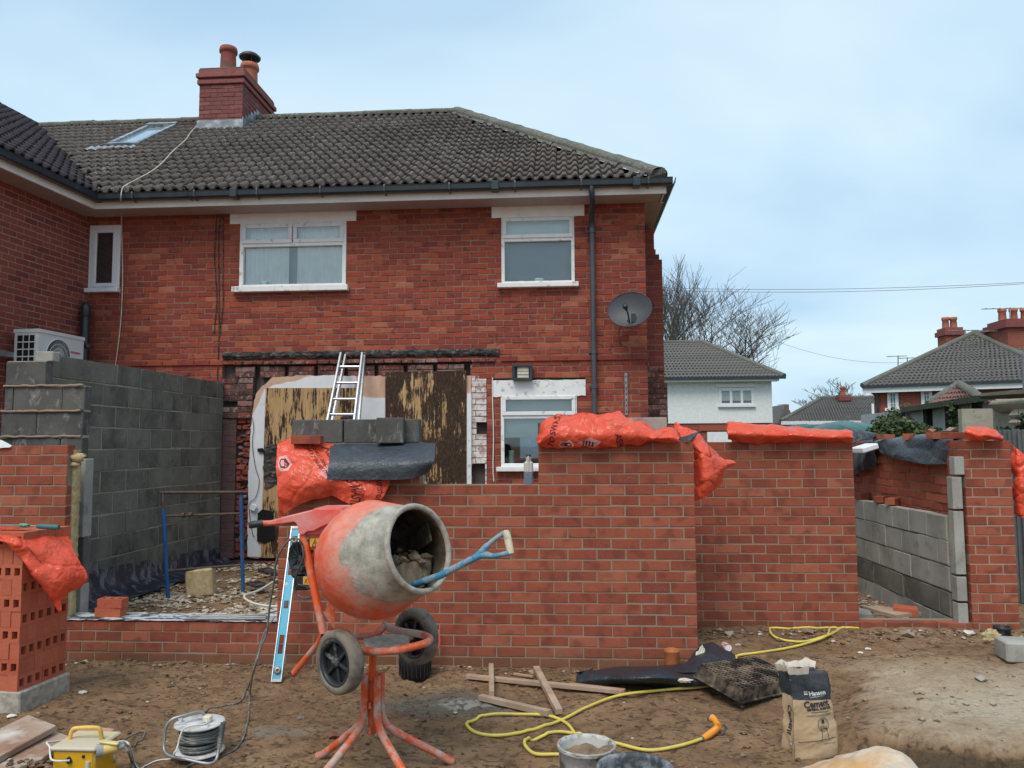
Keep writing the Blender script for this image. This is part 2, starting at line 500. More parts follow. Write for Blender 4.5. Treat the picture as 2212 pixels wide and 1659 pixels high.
MAT['steel'] = simple('steel', (.35, .35, .35), .45, metal=.7, var=.2, dirt=(.3, .27, .22), dsc=12, dth=(.5, .7), damt=.7)
MAT['curtain'] = simple('curtain', (.86, .88, .86), .9, var=.05, bump=.1)
MAT['blind'] = simple('blind', (.70, .78, .75), .9, var=.04, bump=0)
MAT['greyblind'] = simple('greyblind', (.30, .33, .34), .9, var=.08, sc=2, bump=0)
MAT['paper'] = simple('paper', (.52, .66, .74), .8, var=.08, bump=.1)
def glass_mat():
    m = NT('glass', .05)
    m.n.remove(m.b)
    out = m.n['Material Output']
    tr = m.n.new('ShaderNodeBsdfTransparent'); tr.inputs[0].default_value = (.95, .97, .96, 1)
    gl = m.n.new('ShaderNodeBsdfGlossy'); gl.inputs['Roughness'].default_value = .03; gl.inputs[0].default_value = (.9, .95, .97, 1)
    fr = m.n.new('ShaderNodeFresnel'); fr.inputs[0].default_value = 1.5
    mx = m.n.new('ShaderNodeMixShader'); f = m.math('ADD', fr.outputs[0], .03, True)
    m.l.new(f, mx.inputs[0]); m.l.new(tr.outputs[0], mx.inputs[1]); m.l.new(gl.outputs[0], mx.inputs[2])
    m.l.new(mx.outputs[0], out.inputs['Surface'])
    return m.m
MAT['glass'] = glass_mat()
def tile_mat(name, a, b, lichen, moss, th=(.585, .66)):
    m = NT(name, .9, .2)
    k = m.mix(m.rnd(), a, b)
    k = m.mix(m.rng(m.noise(1.3, 5), .35, .7, 0, .6), k, moss)
    k = m.mix(m.rng(m.noise(45, 3, .8), .3, .8, 0, .5), k, tuple(x*1.8 for x in b))
    # lichen is thicker in patches
    l = m.math('MULTIPLY', m.rng(m.noise(24, 8, .72, dist=1.2), th[0], th[1]), m.rng(m.noise(.9, 3), .38, .62, .15, 1))
    k = m.mix(l, k, lichen)
    o = m.math('MULTIPLY', m.rng(m.noise(13, 5, .7, src=m.vec((1, 1, 1), loc=(7, 3, 2))), .68, .72), .7)
    k = m.mix(o, k, (.34, .22, .09))
    m.base(k); m.bump(m.noise(120, 3, .8), .5, .004); MAT[name] = m.m
tile_mat('roof_tile', (.068, .056, .051), (.125, .100, .090), (.40, .42, .39), (.078, .080, .068), (.555, .62))
tile_mat('wing_tile', (.052, .043, .048), (.078, .064, .070), (.24, .24, .23), (.045, .040, .042), (.66, .72))
tile_mat('far_tile', (.085, .078, .075), (.13, .118, .112), (.30, .30, .28), (.10, .10, .09))
tile_mat('ridge_tile', (.072, .072, .062), (.11, .105, .09), (.30, .31, .28), (.12, .125, .09), (.50, .62))

# ------------------------------------------------------------ ground
SLAB_Y = 4.25
def sstep(a, b, x):
    t = max(0, min(1, (x-a)/(b-a))); return t*t*(3-2*t)
def gz_smooth(x, y):
    z = 0.0
    back = sstep(5.0, 6.9, y)*sstep(.3, 1.6, x)*.10
    ex = 1.58+.36*(y-4.6)+.10*nz(y*2.2, 3)+.04*nz(y*7, 5); ey = 4.6+.06*nz(x*1.6, 7.5)+.03*nz(x*6, 1.5)-.30*(x-1.6)
    slab = sstep(ex-.30, ex+.25, x)*sstep(ey-.022, ey+.016, y)*(1-sstep(5.0, 7.0, y))*.15
    slab2 = sstep(1.0, 2.0, x)*sstep(4.9, 6.2, y)*.10*(1-sstep(5.0, 6.9, y))
    pit = sstep(1.6, 3.0, x)*(1-sstep(ey-.6, ey-.03, y))*(-.05)*sstep(2.5, 3.6, y)
    z += max(slab, slab2, 0)+back+pit
    if y > 6.28: z = max(z, .0)
    inside = sstep(6.28, 6.5, y)*(1-sstep(-1.6, -.9, x)) if x < 0 else 0
    z = z*(1-inside)+inside*(.14+.05*nz(x*1.1, y*1.1, 4))
    if y > 7.3 and x > -1: t = sstep(7.3, 7.5, y); z = z*(1-t)-.02*t
    return z
_pr = random.Random(77); PRINTS = {}
for _i in range(75):
    _c = (_pr.uniform(-3.4, 2.6), 3.6+2.3*_pr.random(), _pr.uniform(0, 3.14), _pr.uniform(.010, .024))
    for _a in range(-1, 2):
        for _b in range(-1, 2): PRINTS.setdefault((int(_c[0]//.4)+_a, int(_c[1]//.4)+_b), []).append(_c)
def prints(x, y):
    z = 0.0
    for (cx, cy, a, d) in PRINTS.get((int(x//.4), int(y//.4)), ()):
        dx, dy = x-cx, y-cy; u = (dx*math.cos(a)+dy*math.sin(a))/.15; v = (-dx*math.sin(a)+dy*math.cos(a))/.055; r = u*u+v*v
        if r < 1: z -= d*(1-r**3)
        elif r < 2.2: z += d*.35*(1-abs(r-1.6)/.6)
    return z
def gz(x, y):
    z = gz_smooth(x, y)+prints(x, y)
    a = .016*nz(x*1.3, y*1.3, 1)+.012*nz(x*3.5, y*3.5, 2)
    c = noise.fractal(Vector((x*9, y*9, 0)), 1.0, 2.1, 4)*.012
    lump = max(0, nz(x*14, y*14, 6)-.25)*.05
    return z+a+c+lump*(.6 if y < 12 else 0)
def build_ground():
    xs = []; x = -5.4
    while x < 5.6: xs.append(x); x += .034
    ys = []; y = 1.9
    while y < 7.6: ys.append(y); y += .026
    while y < 13: ys.append(y); y += .07
    g = .3; x = xs[0]; L = []
    while x > -1600: x -= g; g *= 1.5; L.append(x)
    g = .3; x = xs[-1]; Rr = []
    while x < 1600: x += g; g *= 1.5; Rr.append(x)
    xs = L[::-1]+xs+Rr
    g = .3; y = ys[0]; L = []
    while y > -800: y -= g; g *= 1.6; L.append(y)
    g = .2; y = ys[-1]; Rr = []
    while y < 2200: y += g; g *= 1.5; Rr.append(y)
    ys = L[::-1]+ys+Rr
    nx = len(xs); vs = []; fs = []
    for y in ys:
        for x in xs:
            dense = -5.5 < x < 5.7 and 1.8 < y < 13
            vs.append((x, y, gz(x, y) if dense else (gz_smooth(x, y) if -9 < x < 9 and 0 < y < 14 else 0.0)))
    for i in range(len(ys)-1):
        for j in range(nx-1):
            a = i*nx+j; fs.append((a, a+1, a+nx+1, a+nx))
    me = bpy.data.meshes.new('ground'); me.from_pydata(vs, [], fs)
    me.polygons.foreach_set('use_smooth', [True]*len(fs))
    m = NT('soil', .95, .12)
    x = m.sep()
    big = m.noise(.9, 5, .6)
    k = m.ramp(big, [(.30, (.25, .148, .080)), (.45, (.33, .20, .108)), (.56, (.41, .258, .144)), (.68, (.47, .31, .18))])
    k = m.mix(m.rng(m.noise(7, 7, .68), .48, .68, 0, .8), k, (.13, .08, .05))          # damp clods
    k = m.mix(m.rng(m.noise(17, 6, .72), .55, .72, 0, .65), k, (.44, .32, .22))         # crumbs
    # red clay close to the camera, grey cement spill by the mixer
    clay = m.math('MULTIPLY', m.rng(x['Y'], 3.2, 4.3, 1, 0), m.rng(m.noise(1.8, 5), .42, .6))
    k = m.mix(m.math('MULTIPLY', clay, .75), k, (.26, .095, .035))
    def blob(cx, cy, rx, ry, amp=.35, sc=3.5):
        dx = m.math('DIVIDE', m.math('SUBTRACT', x['X'], cx), rx); dy = m.math('DIVIDE', m.math('SUBTRACT', x['Y'], cy), ry)
        d = m.math('SQRT', m.math('ADD', m.math('MULTIPLY', dx, dx), m.math('MULTIPLY', dy, dy)))
        d = m.math('ADD', d, m.math('MULTIPLY', m.math('SUBTRACT', m.noise(sc, 6, .65), .5), amp*4))
        return m.rng(d, .55, 1.05, 1, 0)
    k = m.mix(m.math('MULTIPLY', blob(-.80, 5.3, .55, .34), .8), k, (.16, .16, .135))
    k = m.mix(m.math('MULTIPLY', blob(-.68, 5.32, .22, .11, .5, 9), .75), k, (.46, .45, .40))
    k = m.mix(m.math('MULTIPLY', blob(-1.75, 4.75, .25, .10, .5, 9), .6), k, (.30, .28, .23))
    # pale sandy crust on the raised slab
    hz = m.math('ADD', x['Z'], m.math('MULTIPLY', m.math('SUBTRACT', m.noise(2.4, 6, .65), .5), .10))
    sandy = m.math('MULTIPLY', m.math('MULTIPLY', m.rng(hz, .085, .125), m.rng(x['X'], 1.5, 2.0)), m.rng(x['Y'], 6.3, 5.6))
    k = m.mix(m.math('MULTIPLY', sandy, .85), k, m.mix(m.rng(m.noise(5, 6, .65), .35, .65), (.52, .38, .25), (.70, .56, .41)))
    pale = blob(2.85, 4.95, .9, .42, .4, 3)
    k = m.mix(m.math('MULTIPLY', pale, .75), k, (.68, .56, .42))
    pit = m.math('MULTIPLY', m.math('MULTIPLY', m.math('MULTIPLY', m.rng(x['Z'], .085, .05), m.rng(x['X'], 1.55, 1.9)), m.math('MULTIPLY', m.rng(x['Y'], 4.75, 4.6), m.rng(x['Y'], 3.6, 3.9))), 1)
    k = m.mix(m.math('MULTIPLY', pit, .8), k, (.085, .068, .050))
    # beyond the plots: grass
    k = m.mix(m.rng(x['Y'], 13, 15), k, (.07, .10, .035))
    f = m.noise(70, 5, .75)
    k = m.mix(m.rng(m.math('MULTIPLY', m.voro(26, src=m.vec((1, 1.7, 1))), m.noise(8, 5, .7)), .30, .44, 0, .75) if 0 else m.math('MULTIPLY', m.rng(m.math('MULTIPLY', m.voro(26, src=m.vec((1, 1.7, 1))), m.noise(8, 5, .7)), .30, .44, 0, .75), m.rng(sandy, 0, 1, 1, .35)), k, (.085, .052, .033))
    k = m.mix(m.rng(f, .35, .75, 0, .3), k, (.07, .045, .03))
    m.base(k)
    wet = m.rng(m.noise(2.0, 5, .6), .35, .6, .62, .97)
    m.roughness(wet)
    m.bump(m.math('ADD', m.math('ADD', m.math('MULTIPLY', m.noise(28, 8, .75), 1.4), m.math('MULTIPLY', m.noise(9, 4), 1.2)), m.math('MULTIPLY', f, .5)), .85, .03)
    me.materials.append(m.m); MAT['soil'] = m.m
    o = bpy.data.objects.new('ground', me); COL.objects.link(o); o['kind'] = 'structure'
    return o
build_ground()

def stone(mb, c, r, seed, flat=.6, n=0):
    rr = random.Random(seed)
    vs = []
    for (sx, sy, sz) in ((1, 0, 0), (-1, 0, 0), (0, 1, 0), (0, -1, 0), (0, 0, 1), (0, 0, -1), (.6, .6, .55), (-.6, .6, .5), (.6, -.6, .5), (-.6, -.6, .55)):
        q = rr.uniform(.65, 1.2)
        vs.append(Vector((sx*r*q, sy*r*q, sz*r*flat*q)))
    fs = [(6, 4, 8, 0), (0, 2, 6), (6, 2, 7, 4), (7, 2, 1), (7, 1, 9, 4), (9, 1, 3), (9, 3, 8, 4), (8, 3, 0), (0, 5, 2), (2, 5, 1), (1, 5, 3), (3, 5, 0)]
    a = rr.uniform(0, 6.28); rot = rotz(a)
    fs = [tuple(f) for f in fs]
    mb.add([rot @ v+Vector(c) for v in vs], fs, rr.random())
def stone_mat(name, stops):
    m = NT(name, .9, .2); k = m.ramp(m.rnd(), stops)
    k = m.mix(m.rng(m.noise(30, 4), .3, .7, 0, .4), k, (.12, .08, .05)); m.base(k); m.bump(m.noise(90, 4), .4, .003); MAT[name] = m.m
stone_mat('gravel_stone', [(0, (.20, .14, .09)), (.3, (.36, .28, .20)), (.7, (.52, .44, .34)), (1, (.66, .60, .50))])
stone_mat('pebble', [(0, (.10, .065, .04)), (.5, (.17, .11, .07)), (.8, (.28, .20, .14)), (1, (.55, .48, .40))])
stone_mat('rubble', [(0, (.20, .17, .15)), (.5, (.36, .31, .26)), (.8, (.45, .40, .34)), (1, (.34, .12, .07))])
def scatter_ground():
    mb = MB(); r = random.Random(5)
    for i in range(7500):                                  # crushed stone floor inside the extension
        x = r.uniform(-4.7, -1.2); y = r.uniform(6.6, 10.3)
        if x < -4.7+.35*r.random() or (nz(x*1.3, y*1.3, 9) < -.12 and r.random() < .85): continue
        s = r.uniform(.012, .034)*(1.0 if r.random() < .93 else 1.4)
        stone(mb, (x, y, gz(x, y)+s*.25), s, i)
    tag(mb.build('gravel', MAT['gravel_stone']), kind='stuff')
    mb = MB()
    for i in range(1500):
        x = r.uniform(-4.8, 4.6); y = 3.2+3.0*r.random()**.8
        if x > 1.2: y = 3.2+3.9*r.random()
        s = .004+.012*r.random()**3
        if r.random() < .02: s *= 1.8
        stone(mb, (x, y, gz(x, y)+s*.2), s, i+9000)
    for i in range(260):                                   # fallen mortar along the foot of the walls
        x = r.uniform(-4.0, 1.1); y = 6.17-abs(r.gauss(0, .09)); s = r.uniform(.008, .022)
        stone(mb, (x, y, gz(x, y)+s*.2), s, i+19000)
    for i in range(260):
        x = r.uniform(1.1, 4.2); y = 7.1-abs(r.gauss(0, .2)); s = r.uniform(.008, .03)
        stone(mb, (x, y, gz(x, y)+s*.2), s, i+29000)
    tag(mb.build('pebbles', MAT['pebble']), kind='stuff')
    mb = MB()
    for i in range(2400):
        x = r.uniform(-4.6, 4.4); y = 3.3+3.6*r.random(); s = .006+.020*r.random()**2.5
        if nz(x*1.5, y*1.5, 12) < -.05: continue
        stone(mb, (x, y, gz(x, y)+s*.15), s, i+59000, .7)
    tag(mb.build('soil_clods', MAT['soil']), kind='stuff')
    mb = MB()
    for i in range(900):
        x = r.uniform(2.4, 3.5); y = r.uniform(7.4, 10.5); s = r.uniform(.012, .035)
        stone(mb, (x, y, gz(x, y)+s*.2), s, i+39000)
    tag(mb.build('rubble', MAT['rubble']), kind='stuff')
scatter_ground()

# ------------------------------------------------------------ the new extension walls
def wall_thing(name, x, y, rz, label, cat, group=None):
    return empty(name, (x, y, 0), rz, label, cat, group)
BH = .0835; ZB = 1.7315+.0105-21*BH           # z of the first bed joint
def ztop(n): return ZB+n*BH
w = wall_thing('front_wall', 0, 6.2, 0, 'stepped new red brick wall behind the orange cement mixer, one end lower than the other', 'brick wall')
stepx = P(1163, 1000, Y=6.2).x; xr = P(1503, 1200, Y=6.2).x; xl = P(600, 1250, Y=6.2).x; xs_ = P(906, 1040, Y=6.2).x
brick_wall(w, xl, xr, ztop(0), ztop(21), MAT['new_brick'], MAT['new_mortar'], holes=[(-9, stepx, ztop(17), 9), ], off=stepx, proud=.0035, wallth=.104)
c = MB(); 
brick_wall(w, xl+.002, xs_, ztop(17), ztop(18), MAT['new_brick'], MAT['new_mortar'], off=stepx+.11, proud=.0035, nmax=20, mname='bed_mortar')
# low wall across the opening, capped with damp course
w2 = wall_thing('low_wall', 0, 6.2, 0, 'knee high new brick wall across the open doorway, stone chippings behind it', 'brick wall')
brick_wall(w2, P(0, 1400, Y=6.2).x, xl-.001, ztop(0), ztop(4), MAT['new_brick'], MAT['new_mortar'], off=stepx, proud=.0035, wallth=.104)
m = NT('dpc', .55, .4); k = m.mix(m.rng(m.noise(7, 5, .65, src=m.vec((1, 2, 1))), .47, .52), (.06, .07, .085), (.50, .51, .52)); m.base(k); MAT['dpc'] = m.m
g = MB(); npt = 60; x0, x1 = -4.15, xl
rows = [[Vector((x0+(x1-x0)*i/npt, y, ztop(4)+.004+.006*nz(i*.7, y*5)+(0 if y > 6.2 else -.0))) for i in range(npt+1)] for y in (6.188, 6.25, 6.32, 6.4, 6.48)]
g.grid(rows); g.build('damp_proof_course', MAT['dpc'], w2)
wb = MB(); wb.box((-3.2, 6.39, ztop(4)/2-.02), (1.9, .12, ztop(4)+.0)); wb.build('inner_course', MAT['new_mortar'], w2)
# left pier
w3 = wall_thing('brick_pier', 0, 6.2, 0, 'new brick pier at the left edge, yellow insulation sticking out of its cavity', 'brick wall')
xp = P(143, 1050, Y=6.2).x
brick_wall(w3, -6.1, xp, ztop(4), ztop(21), MAT['new_brick'], MAT['new_mortar'], off=xp, proud=.0035, wallth=.104)
# right panel
Z2 = ZB; 
w4 = wall_thing('rear_wall', 0, 7.2, 0, 'set back new red brick panel wall with orange bag rolled along its top', 'brick wall')
xa = P(1500, 1200, Y=7.2).x-.25; xb = P(1849, 1150, Y=7.2).x
brick_wall(w4, xa, xb, ztop(0), ztop(21), MAT['new_brick'], MAT['new_mortar'], off=xb, proud=.0035, wallth=.104)
# pier at the right
w5 = wall_thing('end_pier', 0, 7.2, 0, 'square new brick pier with pale mortar beside the dark fence', 'brick wall')
pa = P(2092, 1150, Y=7.2).x; pb = P(2192, 1150, Y=7.2).x
m = brick_wall(w5, pa, pb, ztop(0), ztop(21), MAT['new_brick'], MAT['wing_mortar'], off=pb, proud=.0035, wallth=.104)
ws = empty('return_face', (pa, 7.205, 0), -PI/2, parent=w5)
ws.location = (pa+.0, .005, 0)
# the pier's left return, seen at a glance
ws.rotation_euler = (0, 0, -PI/2)
ws.location = (pa, .33, 0)
brick_wall(ws, 0, .325, ztop(0), ztop(21), MAT['new_brick'], MAT['wing_mortar'], off=.325, proud=.0035, wallth=.09, name='brick', nmax=60)
# threshold course between panel and pier
w6 = wall_thing('threshold_wall', 0, 7.2, 0, 'single course of brick across the gap beside the set back panel', 'brick wall')
brick_wall(w6, xb+.004, pa-.004, ZB+BH, ZB+2*BH, MAT['new_brick'], MAT['new_mortar'], off=xb, proud=.0035, wallth=.2)

# ------------------------------------------------------------ blockwork
BLH = .225
def block_wall(parent, s0, s1, z0, nc, mat, mortar, holes=(), off=0, th=.1, nmax=300, name='block', bl=.45, j=.011, jit=.003):
    return brick_wall(parent, s0, s1, z0, z0+nc*BLH, mat, mortar, bl=bl, bh=BLH, j=j+.003, holes=holes, th=th, ch=.004, jit=jit, off=off, name=name, proud=.009, nmax=nmax, wallth=th)
# dark party block wall running back to the house: local x from near to far
A = Vector((-4.80, 6.95, 0)); B = Vector((-4.70, 10.38, 0)); ang = math.atan2(B.y-A.y, B.x-A.x)
bw = wall_thing('block_wall', A.x, A.y, ang, 'tall dark concrete block wall running back to the house on the left', 'block wall')
zt = 2.60
block_wall(bw, 0, (B-A).length, zt-11*BLH, 11, MAT['dark_block'], MAT['block_mortar'], off=.12)
# membrane along its foot
dm = MB()
rows = []
for q, (o_, z_) in enumerate(((.0, .62), (.015, .45), (.03, .33), (.07, .24), (.16, .19), (.3, .175))):
    rows.append([Vector((A.x+(B.x-A.x)*t/40+o_+.03*nz(t*.6, q)+.0, A.y+(B.y-A.y)*t/40, z_-(.15 if q < 3 else 0)*t/40-.10*(q < 2)+.02*nz(t*.5, q, 3))) for t in range(41)])
dm.grid(rows)
m = NT('bitumen_sheet', .35, .5); k = m.mix(m.rng(m.noise(9, 7, .7, src=m.vec((1, 1, .4))), .52, .62), (.018, .024, .040), (.15, .165, .19)); m.base(k); m.bump(m.noise(14, 5), .6, .02); MAT['bitumen_sheet'] = m.m
dm.build('damp_membrane', MAT['bitumen_sheet'], bw)
# the stepped return at its near end, face to the camera
rw = wall_thing('block_return', 0, 6.72, 0, 'rough stepped end of dark blockwork with mortar spilling from its joints', 'block wall')
ztr = P(60, 780, Y=6.72).z
def bx_(x): return P(x, 900, Y=6.72).x
row_right = [185, 185, 183, 183, 185, 183, 180, 180]; tops = [ztr]
nrow = 9
tr_ = MB()
rights = [P(102, 780, Y=6.72).x, P(184, 860, Y=6.72).x, P(180, 930, Y=6.72).x, P(178, 990, Y=6.72).x]+[P(176, 1100, Y=6.72).x]*5
lefts = [P(12, 800, Y=6.72).x, P(10, 850, Y=6.72).x, P(2, 930, Y=6.72).x]+[-6.2]*6
var = brick_variants(BLH-.016, .1, .005, .005, MAT['end_block'])
mm = MB()
cuts = [[], [P(57, 850, Y=6.72).x-.3, P(135, 850, Y=6.72).x], [P(78, 930, Y=6.72).x], [P(25, 990, Y=6.72).x, P(130, 990, Y=6.72).x], [], [], [], [], []]
cuts[1] = [P(30, 850, Y=6.72).x, P(135, 850, Y=6.72).x]
for k in range(nrow):
    z1 = ztr-k*(BLH+.004); z0_ = z1-BLH
    xs2 = [lefts[k]]+[c_ for c_ in cuts[k] if lefts[k] < c_ < rights[k]]+[rights[k]]
    if k > 3:
        xs2 = [rights[k]-.44*i-(.22 if k % 2 else 0)*(i > 0) for i in range(0, 4)][::-1]
    mm.box(((xs2[0]+xs2[-1])/2, .056, (z0_+z1)/2-.004), (xs2[-1]-xs2[0]-.02, .09, BLH+.012))
    for a, b in zip(xs2[:-1], xs2[1:]):
        me = var[rng.randrange(len(var))][0]
        o = bpy.data.objects.new('block', me); COL.objects.link(o); o.parent = rw
        o.location = ((a+b)/2, rng.uniform(-.006, .004)-.003, (z0_+z1)/2); o.scale = (b-a-.012, 1, 1)
        o.rotation_euler = (0, rng.uniform(-.006, .006), rng.uniform(-.01, .01))
mm.build('mortar', MAT['block_mortar'], rw, world=False)
# squeezed out mortar
sq = MB()
for k in range(1, 4):
    z1 = ztr-k*(BLH+.004)+.002; x = lefts[k]
    pts = []
    while x < rights[k]:
        pts.append(Vector((x, 6.722-.012-.012*abs(nz(x*9, k)), z1+.008*nz(x*13, k)))); x += .03
    sq.tube(pts, [.012+.010*nz(p.x*17, k*3) for p in pts], 6, smooth=True)
sq.build('mortar_bead', MAT['new_mortar'], rw)
pb_ = MB(); q0 = P(172, 1100, Y=6.5)
# half block lying on the step
hb = MB(); c = P(100, 765, Y=6.78); hb.box((c.x, 6.80, ztr+.045), (.17, .1, .09), bev=.006)
tag(hb.build('block_offcut', MAT['light_block']), 'small pale block offcut sitting on top of the stepped blockwork', 'block')
# cavity closer and insulation beside left pier
ins = MB()
m = NT('mineral_wool', .95, .1); k = m.mix(m.rng(m.noise(22, 6, .7), .35, .7), (.50, .36, .16), (.72, .60, .38)); m.base(k); m.bump(m.noise(60, 6, .8), .9, .02); MAT['wool'] = m.m
rows = []
for t in range(60):
    z = ztop(4)+(1.70-ztop(4))*t/59
    wv = .018+.030*abs(nz(t*.45, 1))+.012*nz(t*1.7, 4)
    xw = [Vector((xp-.03, 6.30, z)), Vector((xp+.0, 6.27+.01*nz(t*.9, 2), z)), Vector((xp+wv*.6, 6.275+.01*nz(t*.9, 3), z+.01*nz(t, 1))), Vector((xp+wv, 6.30, z)), Vector((xp+wv*.8, 6.36, z)), Vector((xp-.03, 6.38, z))]
    rows.append(xw)
ins.grid(rows)
for (px, py, s) in ((165, 990, .07), (160, 1003, .055), (172, 985, .05)):
    c = P(px, py, Y=6.27); rows = []
    for i in range(9):
        th_ = PI*i/8
        rows.append([c+Vector((s*math.sin(th_)*math.cos(a*PI/5), .5*s*math.sin(th_)*math.sin(a*PI/5), s*.45*math.cos(th_)))*(1+.5*nz(i*.8, a*.9, s*50)) for a in range(11)])
    ins.grid(rows)
ins.build('insulation', MAT['wool'], w3)
for (z0_, z1) in ((.22, .55), (.95, 1.62)):
    ps = MB(); ps.box((P(170, 1100, Y=6.5).x, 6.55, (z0_+z1)/2), (.105, .12, z1-z0_), bev=.005); ps.build('block', MAT['light_block'], w3)
ps = MB(); ps.box((P(170, 1100, Y=6.5).x-.004, 6.57, .75), (.095, .1, .5), bev=.005); ps.build('block', MAT['end_block'], w3)

# ------------------------------------------------------------ right hand side wall of the extension (inner block leaf, outer brick leaf)
yl0, yl1 = 7.34, 12.6; XI = P(2047, 1200, Y=7.34).x
sw = wall_thing('side_block_wall', XI, yl1, -PI/2, 'pale grey block inner leaf with one dark course beside the gap', 'block wall')
ztI = P(2040, 1112, Y=7.4).z
Lw = yl1-yl0
zI0 = ztI-6*BLH
for k in range(6):
    mt = MAT['dark_block'] if k == 2 else MAT['light_block']
    block_wall(sw, 0, Lw-(.0 if k % 2 else .0), zI0+k*BLH, 1, mt, MAT['block_mortar'], off=.195*(k % 2), nmax=60, bl=.39)
e = MB()
for z0_, z1, dx in ((.1, .32, 0), (.33, .55, -.0), (.56, 1.12, .0), (1.13, 1.42, -.0), (1.43, 1.6, .03)):
    e.box((XI+.05+dx, 7.26, (z0_+z1)/2), (.085, .10, z1-z0_-.01), bev=.004)
e.build('block', MAT['light_block'], sw)
ow = wall_thing('side_brick_wall', XI+.17, yl1, -PI/2, 'rough inner face of the outer brick leaf above the pale blocks', 'brick wall')
brick_wall(ow, 0, Lw-.02, .4, .4+16*BH, MAT['raw_brick'], MAT['new_mortar'], jit=.004, proud=.009, off=.1)
# ------------------------------------------------------------ the brick house
HY = 10.4; HB = .079
HX0, HX1 = -6.70, 1.075
house = empty('brick_house', (0, HY, 0), 0, 'old red brick house with hipped tiled roof and bare patch where an extension stood', 'house')
W1 = rect(193, 487, 260, 628, HY); W2 = rect(518, 478, 748, 622, HY); W3 = rect(1083, 467, 1241, 614, HY); W4 = rect(1082, 852, 1247, 1008, HY)
L2 = rect(498, 445, 770, 481, HY); L3 = rect(1062, 434, 1262, 469, HY); L4 = rect(1063, 821, 1265, 856, HY)
scar = (P(475, 1000, Y=HY).x, P(1020, 1000, Y=HY).x, -1, P(760, 787, Y=HY).z)
scarR = (scar[1]-.001, P(1052, 900, Y=HY).x, -1, P(1040, 815, Y=HY).z)
zhz = 5.14; ZH0 = zhz-64*HB
def widen(r, a=.004): return (r[0]-a, r[1]+a, r[2], r[3])
holes = [widen(W1), widen(W2), widen(W3), widen(W4), L2, L3, L4, scar, scarR]
hf = empty('front_face', (0, 0, 0), 0, parent=house)
# bricks are direct parts of the house
EX = brick_wall(house, HX0, HX1, ZH0, ZH0+64*HB, MAT['old_brick'], MAT['old_mortar'], bh=HB, j=.0105, holes=holes, off=HX1, proud=.0055,
           jit=.0022, ch=.004, shift=.006, lean=.003, nmax=300)
COL.objects.unlink(hf); bpy.data.objects.remove(hf)
bpy_update.clear()
# body of the house behind the facing
b = MB()
def wall_with_holes(mb, x0, x1, z0, z1, y0, y1, hs):
    xs = sorted(set([x0, x1]+[v for h in hs for v in h[:2] if x0 < v < x1])); 
    for a, c in zip(xs[:-1], xs[1:]):
        if c-a < .002: continue
        xm = (a+c)/2; iv = [(z0, z1)]
        for h in hs:
            if h[0] < xm < h[1]:
                nv = []
                for (p, q) in iv:
                    if h[2] > p: nv.append((p, min(q, h[2])))
                    if h[3] < q: nv.append((max(p, h[3]), q))
                iv = [t for t in nv if t[1]-t[0] > .002]
        for (p, q) in iv: mb.box((xm, (y0+y1)/2, (p+q)/2), (c-a, y1-y0, q-p))
wall_with_holes(b, HX0, HX1-.02, -.1, 5.0, HY+.106, HY+.22, [W1, W2, W3, W4])
b.box((HX1-.07, HY+4, 2.4), (.1, 7.5, 5.0)); b.box((HX0+.1, HY+4, 2.4), (.1, 7.5, 5.0)); b.box(((HX0+HX1)/2, HY+7.8, 2.4), (HX1-HX0, .1, 5.0))
b.box(((HX0+HX1)/2, HY+4, 5.0), (HX1-HX0-.1, 7.6, .06))
b.build('masonry', MAT['dark_mortar'], house)
# side wall bricks (right return) so that the corner is whole
sf = empty('gable_wall', (HX1, 0, 0), PI/2, parent=house)
brick_wall(sf, .115, 7.7, ZH0, ZH0+64*HB, MAT['old_brick'], MAT['old_mortar'], bh=HB, j=.0095, off=.11, proud=.0055, jit=.002, ch=.004, nmax=0, wallth=.03, th=.05)
# string course: one proud course with a shadow gap under it
zsc = P(800, 786, Y=HY).z
sc = MB()
for k, (a, c) in enumerate(((HX0, P(482, 780, Y=HY).x), (P(1082, 780, Y=HY).x, HX1))):
    x = a
    while x < c-.03:
        nx = min(c, x+.225); sc.box(((x+nx)/2, HY-.008, zsc+.042), (nx-x-.008, .03, .066), bev=.004); x = nx
    MB_ = None
sc.build('string_course', MAT['old_brick'], house)['kind'] = 'stuff'
mo = MB()
for (a, c) in ((HX0, P(482, 780, Y=HY).x), (P(1082, 780, Y=HY).x, HX1)): mo.box(((a+c)/2, HY-.004, zsc+.042), (c-a, .012, .07))
mo.build('string_course_mortar', MAT['old_mortar'], house)

def sheet_poly(name, pts2, Y, th, mat, parent, jag=0.0, front=None, kind=None):
    """a flat sheet on the wall from picture outline pts2, with its real thickness"""
    pts = [P(a, b_, Y=Y) for a, b_ in pts2]
    if jag:
        out = []
        for i, p in enumerate(pts):
            q = pts[(i+1) % len(pts)]; n = max(1, int((q-p).length/.04))
            for t in range(n):
                v = p.lerp(q, t/n); out.append(v+Vector((nz(v.x*14, v.z*14, i), 0, nz(v.z*14, v.x*14, i+9)))*jag)
        pts = out
    mb = MB(); n = len(pts)
    vs = [Vector((p.x, Y, p.z)) for p in pts]+[Vector((p.x, Y+th, p.z)) for p in pts]
    mb.v = vs; mb.f = [tuple(range(n))[::-1], tuple(range(n, 2*n))]+[(i, (i+1) % n, (i+1) % n+n, i+n) for i in range(n)]
    mb.r = [.5]*len(mb.f); mb.sm = [False]*len(mb.f)
    return mb.build(name, mat, parent, fix=True)

